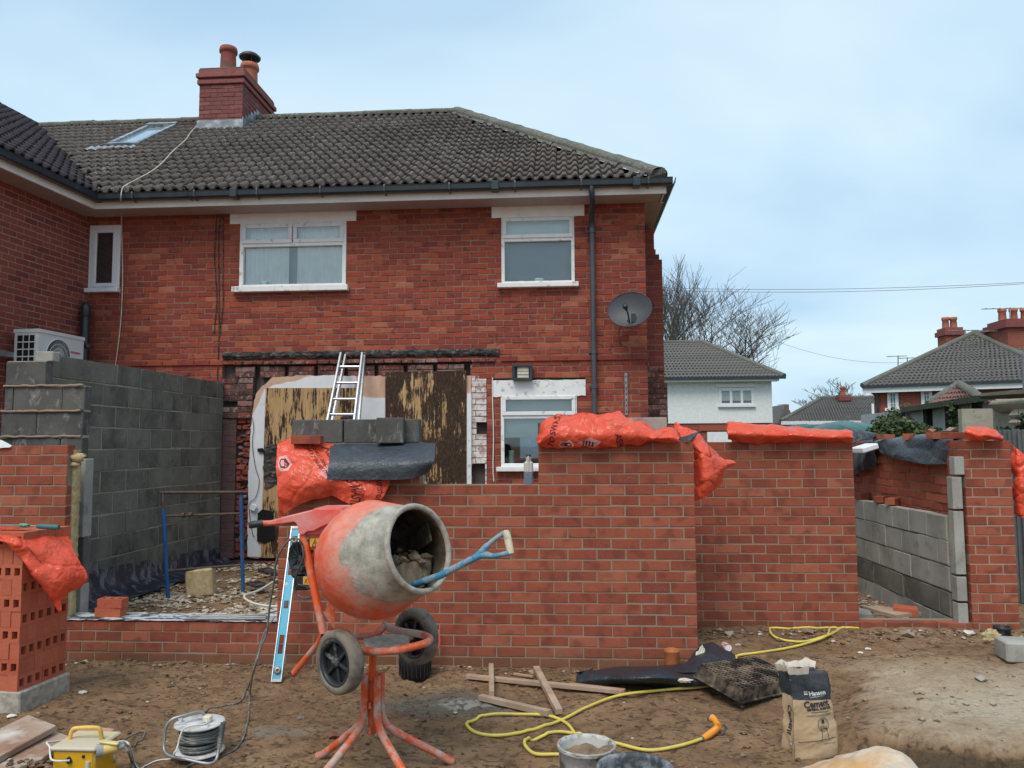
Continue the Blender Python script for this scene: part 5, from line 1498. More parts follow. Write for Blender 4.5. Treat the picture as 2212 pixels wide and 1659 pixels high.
# black membrane
B2 = Sheet([[PY(716, 960, 6.50), PY(800, 962, 6.50), PY(880, 960, 6.50), PY(944, 958, 6.45)],
            [PY(714, 962, 6.30), PY(800, 961, 6.32), PY(880, 959, 6.32), PY(941, 961, 6.30)],
            [PY(711, 998, 6.06), PY(800, 998, 6.08), PY(880, 996, 6.06), PY(938, 995, 6.10)],
            [PY(706, 1036, 6.02), PY(800, 1037, 6.06), PY(885, 1035, 6.05), PY(925, 1020, 6.16)]], seed=8, crease=.006, freq=2, ripple=.002, rg=.2)
o = B2.build('roofing_membrane', MAT['grey_sheet'], None, 80, 50, .004); tag(o, 'stiff black damp membrane folded over the wall below the grey blocks', 'plastic sheet')
def loose_brick(px, py, Y, rz, label, L=.215, ry=0, mat='new_brick', z=None, H=.068, D=.1025):
    g = MB(); c = P(px, py, Y=Y)
    if z is not None: c.z = z
    g.box((0, 0, 0), (L, D, H), bev=.003); o = g.build('loose_brick', MAT[mat]); o.location = c; o.rotation_euler = (0, ry, rz); tag(o, label, 'brick'); return o
loose_brick(664, 950, 6.22, .05, 'single red brick weighing down the orange bag in front of blocks', L=.24)

# bag 3, rolled along the top of the front wall
def q4(x, y, Y): return P(1123.2+.2344*x, 864+.2344*y, Y=Y)
topo = [(170, 385), (215, 230), (330, 150), (470, 130), (590, 108), (740, 140), (890, 112), (1010, 175), (1150, 215), (1250, 275), (1400, 280), (1462, 360)]
boto = [(172, 405), (230, 425), (330, 440), (470, 438), (600, 434), (740, 428), (880, 418), (1010, 405), (1120, 398), (1240, 392), (1380, 385), (1464, 372)]
rows = [[], [], [], [], []]
for (a, b_) in zip(topo, boto):
    mx = (a[0]+b_[0])/2; h_ = b_[1]-a[1]
    rows[0].append(q4(b_[0], b_[1], 6.15)); rows[1].append(q4(b_[0], b_[1]-h_*.35, 6.08)); rows[2].append(q4(a[0], a[1]+h_*.25, 6.16))
    rows[3].append(q4(a[0], a[1], 6.34)); rows[4].append(q4(a[0], a[1]+h_*.45, 6.52))
B3 = Sheet(rows, seed=12, crease=.038, freq=2.4, ripple=.008); probe(B3)
bag = empty('waste_bag', tuple(q4(800, 400, 6.3)), 0, 'long crumpled orange waste bag piled on the high end of the front wall', 'bag', 'orange plastic bags protecting the wall tops')
B3.build('film', MAT['orange_bag'], bag, 150, 60)
B3.text('TOSWASTE', .075, .14, .06, PI/2-.25, MAT['ink'], bag, 1.3, -.5, bold=.001); B3.text('ASBESTOS', .075, .56, .25, -PI/2+.15, MAT['ink'], bag, 1.3, -.5, bold=.001)
B3.patch([(.20, .10), (.22, .04), (.28, .04), (.29, .10), (.27, .17), (.21, .17)], MAT['pale_label'], bag); B3.patch([(.21, .10), (.225, .065), (.27, .065), (.278, .10), (.265, .14), (.22, .14)], MAT['ink'], bag, off=.0045); B3.text('a', .07, .215, .10, 0, MAT['pale_label'], bag, 1.3, -.5, bold=.003)
B3.patch([(.31, .12), (.40, .02), (.46, .16), (.40, .22)], MAT['pale_label'], bag)
for i in range(4): B3.patch([(.345+.018*i, .07), (.355+.018*i, .07), (.362+.018*i, .16), (.352+.018*i, .16)], MAT['ink'], bag, off=.005, n=3)
# bag 4, hanging down round the end of the wall
B4 = Sheet([[q4(1412, 245, 6.55), q4(1436, 204, 6.55), q4(1500, 235, 6.5), q4(1575, 268, 6.45)],
            [q4(1480, 330, 6.35), q4(1570, 330, 6.35), q4(1650, 340, 6.35), q4(1722, 385, 6.4)],
            [q4(1588, 400, 6.28), q4(1650, 440, 6.25), q4(1730, 470, 6.30), q4(1835, 505, 6.45)],
            [q4(1592, 560, 6.32), q4(1690, 590, 6.22), q4(1810, 580, 6.3), q4(2000, 575, 6.45)],
            [q4(1600, 740, 6.33), q4(1700, 740, 6.22), q4(1800, 730, 6.25), q4(1905, 660, 6.45)],
            [q4(1608, 930, 6.34), q4(1690, 900, 6.28), q4(1770, 860, 6.3), q4(1880, 770, 6.45)]], seed=21, crease=.035, freq=2.6, ripple=.008)
o = B4.build('waste_bag', MAT['orange_bag'], None, 70, 110); tag(o, 'orange bag hanging down like a curtain round the right end of front wall', 'bag', 'orange plastic bags protecting the wall tops')
B4b = Sheet([[q4(1455, 350, 6.32), q4(1560, 320, 6.32), q4(1672, 285, 6.40)], [q4(1470, 372, 6.25), q4(1560, 360, 6.22), q4(1640, 315, 6.36)], [q4(1490, 378, 6.2), q4(1555, 378, 6.18), q4(1590, 362, 6.25)]], seed=31, crease=.01)
o = B4b.build('plastic_scrap', MAT['black_sheet'], None, 24, 16); tag(o, 'small folded scrap of black plastic on the wall corner between orange bags', 'plastic sheet')
# bag 5 on the set back panel
def q3(x, y, Y): return P(1382.4+.375*x, 547.2+.375*y, Y=Y)
topo = [(500, 1000), (520, 976), (620, 980), (760, 992), (900, 1008), (1040, 1022), (1180, 1018), (1222, 1038)]
boto = [(506, 1072), (560, 1082), (660, 1092), (780, 1088), (900, 1082), (1040, 1086), (1180, 1088), (1228, 1078)]
rows = [[], [], [], [], []]
for (a, b_) in zip(topo, boto):
    h_ = b_[1]-a[1]
    rows[0].append(q3(b_[0], b_[1], 7.17)); rows[1].append(q3(b_[0], b_[1]-h_*.4, 7.07)); rows[2].append(q3(a[0], a[1]+h_*.2, 7.13)); rows[3].append(q3(a[0], a[1], 7.28)); rows[4].append(q3(a[0], a[1]+h_*.6, 7.45))
B5 = Sheet(rows, seed=41, crease=.028, freq=2.6, ripple=.006)
o = B5.build('waste_bag', MAT['orange_bag'], None, 120, 46); tag(o, 'narrow orange bag rolled like a sausage along the set back panel', 'bag', 'orange plastic bags protecting the wall tops')
# bag on the end pier, and its tail on the far side
B6 = Sheet([[q3(1872, 1075, 7.17), q3(1940, 1078, 7.15), q3(2020, 1078, 7.15), q3(2092, 1078, 7.16)],
            [q3(1872, 1030, 7.12), q3(1950, 1045, 7.06), q3(2020, 1050, 7.06), q3(2090, 1068, 7.10)],
            [q3(1885, 998, 7.22), q3(1960, 1008, 7.2), q3(2030, 1020, 7.2), q3(2085, 1055, 7.2)],
            [q3(1885, 1000, 7.42), q3(1960, 1012, 7.42), q3(2030, 1025, 7.42), q3(2085, 1058, 7.4)]], seed=51, crease=.03, freq=2.8)
o = B6.build('waste_bag', MAT['orange_bag'], None, 60, 40); tag(o, 'crumpled orange bag heaped on top of the square end pier', 'bag', 'orange plastic bags protecting the wall tops')
B7 = Sheet([[q3(2128, 1100, 7.35), q3(2170, 1120, 7.32), q3(2230, 1170, 7.3), q3(2290, 1240, 7.3)],
            [q3(2138, 1260, 7.38), q3(2180, 1270, 7.28), q3(2240, 1290, 7.26), q3(2300, 1320, 7.3)],
            [q3(2146, 1400, 7.38), q3(2190, 1400, 7.28), q3(2250, 1400, 7.28), q3(2300, 1410, 7.3)],
            [q3(2156, 1500, 7.38), q3(2195, 1522, 7.3), q3(2250, 1510, 7.28), q3(2300, 1500, 7.3)]], seed=61, crease=.04, freq=2.8)
o = B7.build('waste_bag', MAT['orange_bag'], None, 50, 60); tag(o, 'orange bag tail hanging on the far right side of the end pier', 'bag', 'orange plastic bags protecting the wall tops')
# black sheets over the side wall
def q3x(x, y, X): return P(1382.4+.375*x, 547.2+.375*y, X=X)
XO = XI+.17
M1 = Sheet([[q3x(1345, 1092, XO+.12), q3x(1450, 1062, XO+.12), q3x(1600, 1046, XO+.12), q3x(1870, 1056, XO+.12)],
            [q3x(1335, 1098, XO), q3x(1450, 1080, XO), q3x(1600, 1068, XO), q3x(1862, 1075, XO)],
            [q3x(1385, 1150, XO-.05), q3x(1480, 1140, XO-.07), q3x(1620, 1135, XO-.06), q3x(1812, 1150, XO-.04)],
            [q3x(1440, 1178, XO-.04), q3x(1520, 1195, XO-.10), q3x(1640, 1215, XO-.10), q3x(1788, 1212, XO-.05)]], seed=71, crease=.04, freq=1.3, ripple=.002, rg=.1)
o = M1.build('plastic_sheet', MAT['grey_sheet'], None, 80, 50); tag(o, 'grey black plastic sheet draped over the side wall between bricks', 'plastic sheet')
M2 = Sheet([[q3x(1205, 1108, XO+.1), q3x(1270, 1085, XO+.1), q3x(1335, 1060, XO+.1)], [q3x(1205, 1150, XO-.05), q3x(1275, 1130, XO-.05), q3x(1345, 1110, XO-.05)],
            [q3x(1208, 1230, XO-.06), q3x(1290, 1190, XO-.09), q3x(1362, 1185, XO-.06)], [q3x(1213, 1290, XO-.05), q3x(1290, 1250, XO-.08), q3x(1360, 1228, XO-.06)]], seed=81, crease=.04, freq=1.3, ripple=.002, rg=.1)
o = M2.build('plastic_sheet', MAT['black_sheet'], None, 50, 50); tag(o, 'dark plastic sheet end hanging beside the set back panel', 'plastic sheet')
for i, (a, b_, y0, y1, lab) in enumerate(((1342, 1420, 1050, 1078, 'red brick on the side wall, farthest left of three'), (1486, 1568, 1046, 1084, 'middle red brick of three on the black sheet'), (1646, 1738, 1040, 1078, 'red brick holding the black sheet, nearer than middle brick'), (1742, 1822, 1038, 1076, 'last red brick on side wall next to end pier'))):
    Xc = XO-.02; pa_, pb2 = q3x(a, (y0+y1)/2, Xc), q3x(b_, (y0+y1)/2, Xc)
    zt_q, zb_q = q3x((a+b_)/2, y0, Xc).z, q3x((a+b_)/2, y1, Xc).z
    g = MB(); g.box((0, 0, 0), (.215 if i != 1 else .15, .1025, zt_q-zb_q), bev=.003); o = g.build('loose_brick', MAT['new_brick']); o.location = (Xc+.05, (pa_.y+pb2.y)/2, (zt_q+zb_q)/2+.012); o.rotation_euler = (0, 0, (0.35, .9, .3, .3)[i]); tag(o, lab, 'brick', 'bricks weighing down the black sheet')
for i, (px, py) in enumerate(((1672, 1030), (1785, 1024))):
    g = MB(); c = q3x(px, py, XO+.0); stone(g, (0, 0, 0), .07, 77+i, .7); o = g.build('stone', MAT['rubble']); o.location = (c.x, c.y, c.z+.0); tag(o, ('pale broken stone on the side wall above third brick', 'small pale stone on side wall close to the orange pier bag')[i], 'stone')
for i, (px, py) in enumerate(((1262, 1372), (1372, 1392), (1437, 1400))):
    c = q3x(px, py, XI+.03); g = MB(); g.box((0, 0, 0), (.20, .1, .068), bev=.003); o = g.build('loose_brick', MAT['new_brick']); o.location = (XI+.06, c.y, ztI+.034); o.rotation_euler = (0, 0, (.6, .9, .9)[i]); tag(o, ('red brick on the pale blocks, deepest of three', 'middle red brick of three lying on the pale blocks', 'nearest red brick of three lying on the pale blocks')[i], 'brick', 'bricks left on the pale block leaf')
# plastic bottle on the wall
c = P(1142, 1045, Y=6.24); g = MB()
bt = empty('bottle', (c.x, 6.24, ztop(17)-.01), 0, 'squarish dirty plastic bottle with dark cap standing on the low wall top', 'bottle')
m = NT('bottle', .4, .4); zz_ = m.sep()['Z']; k = m.mix(m.math('GREATER_THAN', m.math('ADD', zz_, m.math('MULTIPLY', m.noise(20), .02)), ztop(17)+.11), (.13, .16, .20), (.48, .47, .42)); k = m.mix(m.rng(m.noise(30, 6, .7), .55, .65, 0, .8), k, (.45, .43, .38)); m.base(k)
g.box((c.x, 6.24, ztop(17)+.085), (.074, .06, .19), bev=.012); g.box((c.x, 6.24, ztop(17)+.195), (.04, .04, .05), bev=.01); g.box((c.x+.0, 6.212, ztop(17)+.15), (.014, .012, .15), bev=.004); g.build('body', m.m, bt)
g = MB(); g.tube([Vector((c.x, 6.24, ztop(17)+.215)), Vector((c.x, 6.24, ztop(17)+.235))], .019, 12); g.build('cap', MAT['gutter'], bt)

# ------------------------------------------------------------ cement mixer
def qm(x, y, Y): return P(518.4+.3576*x, 1065.6+.3576*y, Y=Y+.1)
def qn(x, y, Y): return P(518.4+.22567*x, 1065.6+.22567*y, Y=Y+.1)
MX = P(804, 1480, Y=4.2).x; MY = 4.2
mixer = empty('cement_mixer', (MX, MY, 0), 0, 'orange cement mixer caked in grey cement with its drum facing right', 'cement mixer')
def mixer_paint(name, c, dirt, th=(.5, .68), sc=7, up=.0):
    m = NT(name, .5, .4)
    n1 = m.noise(sc, 9, .7, dist=.4); 
    v = m.math('ADD', n1, m.math('MULTIPLY', m.noise(2.5, 3), .35))
    k = m.mix(m.rng(m.noise(3, 4), .3, .7), c, tuple(x*.85 for x in c))
    k = m.mix(m.rng(v, th[0]+.17, th[1]+.17, 0, .9), k, dirt)
    k = m.mix(m.rng(m.noise(60, 3, .8), .6, .8, 0, .4), k, (.05, .03, .02))
    m.base(k); m.bump(v, .4, .004); m.roughness(m.rng(v, th[0]+.1, th[1]+.2, .42, .85)); MAT[name] = m.m; return m.m
mixer_paint('mixer_paint', (.70, .105, .022), (.40, .33, .28)); mixer_paint('mixer_caked', (.66, .105, .03), (.42, .38, .33), (.42, .60), 13)
mixer_paint('mixer_hood', (.74, .10, .075), (.62, .36, .33), (.42, .75), 5)
mixer_paint('rubber', (.022, .026, .030), (.22, .21, .185), (.56, .70), 9); mixer_paint('tyre', (.05, .045, .04), (.20, .17, .13), (.34, .52), 9)
rim_c = qm(1087, 331, 3.80)
vv = (rim_c-EYE).normalized(); rr_ = vv.cross(Vector((0, 0, 1))).normalized(); uu = rr_.cross(vv)
ax = (-.70*vv+.697*rr_+.154*uu).normalized()
bxv = ax.cross(Vector((0, 0, 1))).normalized(); byv = bxv.cross(ax)
mm4 = frame3(bxv, byv, -ax, rim_c)     # local z runs from mouth to the closed end
prof = [(.198, .012), (.206, -.002), (.218, -.004), (.224, .008), (.219, .022), (.214, .030), (.238, .10), (.268, .19), (.292, .262), (.300, .285), (.306, .30), (.307, .345), (.303, .365), (.290, .43), (.262, .50), (.212, .565), (.145, .605), (.07, .622), (0, .625)]
g = MB(); g.lathe(prof, 64, mm4)
m = NT('drum_paint', .6, .35); 
inv = mm4.inverted()
tcz = m.n.new('ShaderNodeVectorTransform')
# distance along the drum axis, from world position
dotn = m.n.new('ShaderNodeVectorMath'); dotn.operation = 'DOT_PRODUCT'; sub = m.n.new('ShaderNodeVectorMath'); sub.operation = 'SUBTRACT'
m.l.new(m.pos, sub.inputs[0]); sub.inputs[1].default_value = tuple(rim_c); m.l.new(sub.outputs[0], dotn.inputs[0]); dotn.inputs[1].default_value = tuple(-ax)
tax = dotn.outputs['Value']
dx2 = m.n.new('ShaderNodeVectorMath'); dx2.operation = 'DOT_PRODUCT'; m.l.new(sub.outputs[0], dx2.inputs[0]); wv3 = (-vv-ax*(-vv).dot(ax)).normalized(); dx2.inputs[1].default_value = tuple(wv3)
edge = m.math('ADD', tax, m.math('MULTIPLY', m.math('SUBTRACT', m.noise(5.5, 8, .62, dist=.3), .5), .22))
edge = m.math('ADD', edge, m.math('MULTIPLY', dx2.outputs['Value'], -.50))
smear = m.noise(6, 9, .72, dist=.5)
k = m.mix(m.rng(m.noise(3.2, 5), .35, .65), (.74, .13, .055), (.66, .085, .028))
k = m.mix(m.rng(smear, .46, .68, 0, .62), k, (.58, .34, .28))
k = m.mix(m.rng(m.noise(2.2, 7, .7, src=m.vec((1, 1, 1), loc=(5, 5, 5))), .46, .62, 0, .45), k, (.62, .40, .34))
cem = m.mix(m.rng(m.noise(11, 8, .75), .36, .64), (.22, .205, .165), (.48, .45, .38)); cem = m.mix(m.rng(m.noise(7, 8, .75, dist=.5, src=m.vec((1, 1, 1), loc=(2, 8, 1))), .56, .68, 0, .55), cem, (.60, .20, .12))
f1 = m.rng(edge, .085, .105, 1, 0)
f2 = m.math('MULTIPLY', m.rng(m.math('ADD', edge, m.math('MULTIPLY', m.math('SUBTRACT', m.noise(26, 6, .7), .5), .14)), .085, .19, 1, 0), .6)
k = m.mix(f2, k, cem); k = m.mix(f1, k, cem)
k = m.mix(m.rng(m.noise(40, 5, .75), .62, .75, 0, .5), k, (.16, .13, .10))
m.base(k); m.bump(m.math('ADD', m.math('MULTIPLY', f1, .8), m.math('MULTIPLY', m.noise(30, 8, .75), 1.0)), .55, .008); MAT['drum_paint'] = m.m
drum = g.build('drum', MAT['drum_paint'], mixer)
g = MB(); pin = [(.198, .012), (.194, .03), (.208, .05), (.232, .12), (.262, .20), (.285, .28), (.292, .34), (.28, .42), (.25, .50), (.19, .56), (.1, .59), (0, .60)]
g.lathe([(r_, h_) for r_, h_ in pin], 48, mm4)
m = NT('drum_inside', .9, .2); k = m.mix(m.rng(m.noise(12, 7, .7), .35, .65), (.05, .036, .026), (.17, .13, .09)); m.base(k); m.bump(m.noise(25, 7, .75), .8, .02); MAT['drum_inside'] = m.m
g.build('drum_lining', MAT['drum_inside'], drum)
g = MB(); g.tube([mm4 @ Vector((.212*math.cos(2*PI*k/60), .212*math.sin(2*PI*k/60), .006)) for k in range(60)], [.015+.003*nz(k*.6, 3) for k in range(60)], 8, closed=True)
MAT['cement_crust'] = simple('cement_crust', (.36, .325, .27), .95, var=.3, sc=25, bump=.8, bs=50); g.build('rim', MAT['cement_crust'], drum)
# mortar heap inside
def in_drum(p):
    q = mm4.inverted() @ p; z = max(.07, min(.50, q.z))
    lim = .185+(z-.05)*.40 if z < .28 else .275-max(0, z-.36)*.5
    r_ = math.hypot(q.x, q.y)
    if r_ > lim: q.x *= lim/r_; q.y *= lim/r_
    return mm4 @ Vector((q.x, q.y, z))
g = MB(); rows = []
cen = mm4 @ Vector((0, 0, .26)); 
for i in range(31):
    row = []
    for j in range(31):
        a = -1+2*i/30; b_ = -1+2*j/30
        rr2 = math.hypot(a, b_); q = mm4 @ Vector((a*.27*(1-.10*b_), 0, .24+b_*.20))
        hgt = -.055-.17*sstep(-.62, -1.0, b_)-.03*sstep(.6, 1, abs(a))+.04*nz(a*2.2, b_*2.2, 7)+.05*abs(nz(a*5, b_*5, 3))+.03*abs(nz(a*11, b_*11, 5))
        row.append(in_drum(Vector((q.x, q.y, cen.z+hgt-(.05 if rr2 > .95 else 0)+.02*(-b_)))))
    rows.append(row)
g.grid(rows, smooth=False); rl = random.Random(9)
for i in range(26):
    a = rl.uniform(-.75, .75); b_ = rl.uniform(-.8, .9); q = mm4 @ Vector((a*.24, 0, .24+b_*.18)); stone(g, in_drum(Vector((q.x, q.y, cen.z-.03+rl.uniform(-.01, .03))))+Vector((0, 0, .01)), rl.uniform(.015, .04), i+50, .8)
MAT['mortar_mix'] = simple('mortar_mix', (.24, .17, .105), .95, var=.3, sc=15, bump=.8, bs=60, dirt=(.09, .065, .045), dsc=12)
tag(g.build('mortar_heap', MAT['mortar_mix']), 'lumpy brown mortar lying inside the mouth of the mixer drum', 'mortar')
g = MB()
for a in (.6, 2.7): 
    p0 = mm4 @ Vector((.19*math.cos(a), .19*math.sin(a), .08)); p1 = mm4 @ Vector((.25*math.cos(a+.3), .25*math.sin(a+.3), .3)); g.box((p0+p1)/2, (.012, .10, (p1-p0).length), rot=(p1-p0).to_track_quat('Z', 'Y').to_matrix())
g.build('paddle', MAT['drum_inside'], drum)
# stand: four splayed tubes round a central socket
MZ = P(785, 1455, Y=4.2).z
feet = [(P(694, 1631, Z=.02), 0), (P(969, 1641, Z=.02), 1), (P(668, 1706, Z=.02), 2), (P(898, 1712, Z=.02), 3)]
for i, (f, _) in enumerate(feet):
    f = Vector((f.x, f.y, gz(f.x, f.y)+.012)); d = Vector((f.x-MX, f.y-MY, 0)); u_ = d.normalized()
    p = Vector((MX, MY, 0))+u_*.048
    g = MB(); g.tube(smooth_path([p+Vector((0, 0, MZ)), p+Vector((0, 0, .36)), p+Vector((0, 0, .27))+u_*.012, p+Vector((0, 0, .20))+u_*.075, Vector((f.x, f.y, f.z+.05))-u_*.06, f+Vector((0, 0, .01)), f+u_*.025], 6), .0205, 12)
    lg = g.build('leg', MAT['mixer_caked' if i != 9 else 'mixer_paint'], mixer)
g = MB(); g.tube([Vector((MX, MY, .20)), Vector((MX, MY, .66))], .021, 12); g.tube([Vector((MX, MY, .485)), Vector((MX, MY, .515))], .034, 12); g.build('socket_pole', MAT['mixer_paint'], mixer)
g = MB()
for z in (.36, .23): g.box((MX, MY, z), (.10, .012, .03)); g.box((MX, MY, z), (.012, .10, .03))
g.build('leg_plate', MAT['mixer_caked'], mixer)
# wheels
axle = Vector((.60, .80, 0)).normalized()
WL = qm(603, 985, 3.86); WRt = WL+axle*.60; WRt.z = WL.z-.0
WRt = qm(1063, 892, 4.40); axle = (WRt-WL); axle.z = 0; axle.normalize(); WRt.z = (WL.z+WRt.z)/2; WL.z = WRt.z
axle = (axle*.35+Vector((.646, .763, 0))*.65).normalized()
def wheel(c, n, lab):
    s_ = n.cross(Vector((0, 0, 1))).normalized(); m4 = frame3(s_, Vector((0, 0, 1)), n, c)
    R_ = .158; t_ = empty('wheel', tuple(c), 0, parent=mixer); t_.location = Vector(c)-Vector((MX, MY, 0))
    g = MB(); g.lathe([(.118, -.034), (.128, -.040), (.146, -.038), (.156, -.028), (R_, -.012), (R_, .012), (.156, .028), (.146, .038), (.128, .040), (.118, .034), (.118, -.034)], 40, m4); g.build('tyre', MAT['tyre'], t_)
    for k in range(1): pass
    g = MB(); g.lathe([(.119, -.034), (.108, -.037), (.100, -.030), (.098, -.012), (.098, .012), (.100, .030), (.108, .037), (.119, .034)], 40, m4)
    g.lathe([(.0, -.036), (.022, -.036), (.026, -.028), (.026, .028), (.022, .036), (0, .036)], 20, m4); g.lathe([(.026, -.006), (.10, -.004), (.10, .004), (.026, .006)], 30, m4)
    for k in range(6):
        a = 2*PI*k/6+.3; d = s_*math.cos(a)+Vector((0, 0, 1))*math.sin(a); e_ = d.cross(n)
        rotm = Matrix((d, e_, n)).transposed(); g.box(Vector(c)+d*.062, (.078, .018, .046), rot=rotm, bev=.003)
    g.build('rim', MAT['rubber'], t_)
    g = MB()
    for k in range(6):
        a = 2*PI*(k+.5)/6+.3; vs = []
        for (rr3, da) in ((.036, -.28), (.090, -.38), (.092, 0), (.090, .38), (.036, .28)):
            d = s_*math.cos(a+da)+Vector((0, 0, 1))*math.sin(a+da); vs.append(Vector(c)+d*rr3+n*.0075)
        g.add(vs, [tuple(range(5))]); g.add([v-n*.015 for v in vs], [tuple(range(5))[::-1]])
    g.build('rim_opening', MAT['dark'], t_)
wheel(WL, -axle, 1); wheel(WRt, axle, 2)
g = MB(); g.tube([WL, WRt], .013, 10); g.build('axle', MAT['mixer_caked'], mixer)
# U shaped frame tube and weight plate
zU = .69
g = MB(); pts = [qm(740, 945, 3.98), qm(830, 958, 3.90), qm(960, 945, 3.85), qm(1090, 915, 3.85), qm(1140, 895, 3.90), qm(1142, 872, 4.0), qm(1090, 852, 4.08), qm(980, 835, 4.15), qm(905, 815, 4.2), qm(872, 795, 4.22)]
g.tube(smooth_path(pts, 6), .019, 12); g.build('frame_tube', MAT['mixer_caked'], mixer)
g = MB(); pts = [qm(745, 880, 4.02), qm(880, 850, 4.12), qm(1010, 850, 4.12), qm(1026, 870, 4.06), qm(1025, 900, 4.02), qm(960, 915, 3.97), qm(760, 945, 3.94)]
n_ = len(pts); vs = pts+[p-Vector((0, 0, .035)) for p in pts]; g.add(vs, [tuple(range(n_))]+[tuple(range(n_, 2*n_))[::-1]]+[(i, (i+1) % n_, (i+1) % n_+n_, i+n_) for i in range(n_)]); g.build('weight_plate', MAT['cement_crust'], mixer, fix=True)
# frame: upright by the motor, prop leg, yoke to the far side
g = MB(); U0, U1 = qn(600, 395, 4.14), qn(800, 1345, 4.02)
g.tube([U0, U1], .021, 12); g.build('upright', MAT['mixer_paint'], mixer)
g = MB(); g.tube([qn(800, 1340, 4.04), qm(476, 905, 4.12), qm(322, 1090, 4.20)], .018, 12, cap=False); g.build('prop_leg', MAT['mixer_paint'], mixer)
g = MB(); g.tube([qm(325, 1086, 4.199), qm(320, 1092, 4.201)], .0185, 12); g.build('leg_end', MAT['dark'], mixer)
g = MB(); g.tube([qm(872, 800, 4.2), qm(830, 860, 4.25), qm(780, 930, 4.12)], .018, 12); g.tube([Vector((MX, MY, .62)), qm(800, 930, 4.08)], .024, 12); g.build('yoke', MAT['mixer_paint'], mixer)
g = MB(); g.tube([Vector((MX, MY, .62)), Vector((MX, MY, .70))], .022, 10); g.tube([U1, Vector((MX, MY, .70)), qm(872, 800, 4.22)], .018, 10); g.build('cross_member', MAT['mixer_caked'], mixer)
g = MB(); c0 = mm4 @ Vector((0, 0, .62)); g.tube([c0, c0-ax*.05], .06, 16); g.tube([c0-ax*.03, U1+Vector((0, 0, .25))], .02, 10); g.build('drum_bearing', MAT['mixer_paint'], mixer)
g = MB(); g.prism([(0, 0), (.06, .12), (.06, -.08)], .004, frame3(Vector((1, 0, 0)), Vector((0, 1, 0)), Vector((0, 0, 1)), qn(800, 1150, 4.05))); g.build('gusset', MAT['mixer_paint'], mixer)
# hood
hp = [(255, 303), (258, 268), (480, 210), (700, 158), (712, 142), (965, 138), (985, 160), (1060, 180), (1130, 212), (1060, 262), (1000, 288), (940, 284), (860, 292), (780, 325), (715, 362), (650, 366), (610, 402), (570, 398), (556, 330), (545, 292), (520, 272), (400, 290)]
pts = [qn(a, b_, 4.12) for a, b_ in hp]; n_ = len(pts); g = MB()
cx_ = sum(p.x for p in pts)/n_; cz_ = sum(p.z for p in pts)/n_
def shr(p, s_, dy): return Vector((cx_+(p.x-cx_)*s_, p.y+dy, cz_+(p.z-cz_)*s_))
L0 = [shr(p, .965, -.015) for p in pts]; L1 = [shr(p, 1, .01) for p in pts]; L2q = [shr(p, 1, .20) for p in pts]; L3 = [shr(p, .95, .23) for p in pts]
vs = L0+L1+L2q+L3; fs = [tuple(range(n_))]+[tuple(range(3*n_, 4*n_))[::-1]]
for q in range(3):
    for i in range(n_): fs.append((q*n_+i, q*n_+(i+1) % n_, (q+1)*n_+(i+1) % n_, (q+1)*n_+i))
g.add(vs, fs); hood = g.build('motor_hood', MAT['mixer_hood'], mixer, fix=True)
hb_ = hood.modifiers.new('bevel', 'BEVEL'); hb_.width = .008; hb_.segments = 2; hb_.limit_method = 'ANGLE'
pts = [qn(a, b_, 4.135) for a, b_ in [(650, 362), (780, 322), (880, 288), (1010, 286), (960, 330), (860, 395), (640, 395)]]; g = MB(); n_ = len(pts)
g.add(pts+[p+Vector((0, .15, 0)) for p in pts], [tuple(range(n_)), tuple(range(n_, 2*n_))[::-1]]+[(i, (i+1) % n_, (i+1) % n_+n_, i+n_) for i in range(n_)]); g.build('hood_skirt', MAT['mixer_hood'], mixer, fix=True)
pts = [qn(a, b_, 4.145) for a, b_ in [(640, 398), (840, 398), (760, 500), (700, 600), (690, 720)]]; g = MB(); n_ = len(pts)
g.add(pts+[p+Vector((0, .12, 0)) for p in pts], [tuple(range(n_)), tuple(range(n_, 2*n_))[::-1]]+[(i, (i+1) % n_, (i+1) % n_+n_, i+n_) for i in range(n_)]); g.build('motor_plate', MAT['mixer_paint'], mixer, fix=True)
g = MB(); g.tube([qn(205, 288, 4.16), qn(420, 282, 4.18), qn(700, 260, 4.2)], .016, 12); hd = g.build('handle', MAT['mixer_paint'], mixer)
g = MB(); g.tube([qn(85, 305, 4.14), qn(100, 303, 4.145), qn(195, 290, 4.155), qn(207, 288, 4.16)], [.016, .021, .019, .021], 12); g.build('grip', MAT['rubber'], hd)
def flat(name, poly, Y, mat, parent, th=.004):
    g = MB(); pts = [qn(a, b_, Y) for a, b_ in poly]; n_ = len(pts); vs = pts+[p+Vector((0, th, 0)) for p in pts]
    g.add(vs, [tuple(range(n_)), tuple(range(n_, 2*n_))[::-1]]+[(i, (i+1) % n_, (i+1) % n_+n_, i+n_) for i in range(n_)]); return g.build(name, mat, parent, fix=True)
MAT['yellow_label'] = simple('yellow_label', (.78, .50, .03), .5, bump=0, var=.1, dirt=(.5, .4, .3), dsc=12); MAT['black_ink'] = simple('black_ink', (.012, .012, .012), .5, bump=0)
flat('warning_label', [(664, 432), (800, 432), (796, 470), (745, 515), (672, 515)], 4.139, MAT['yellow_label'], mixer)
g = MB(); g.tube([qn(690, 505, 4.137), qn(718, 440, 4.137), qn(746, 505, 4.137)], .0022, 5, closed=True); g.tube([qn(718, 465, 4.137), qn(718, 488, 4.137)], .0022, 5); g.tube([qn(718, 495, 4.137), qn(718, 498, 4.137)], .0024, 5); g.tube([qn(780+18*math.cos(t), 458+18*math.sin(t), 4.137) for t in [x*PI/6 for x in range(12)]], .002, 5, closed=True); g.build('warning_symbol', MAT['black_ink'], mixer)
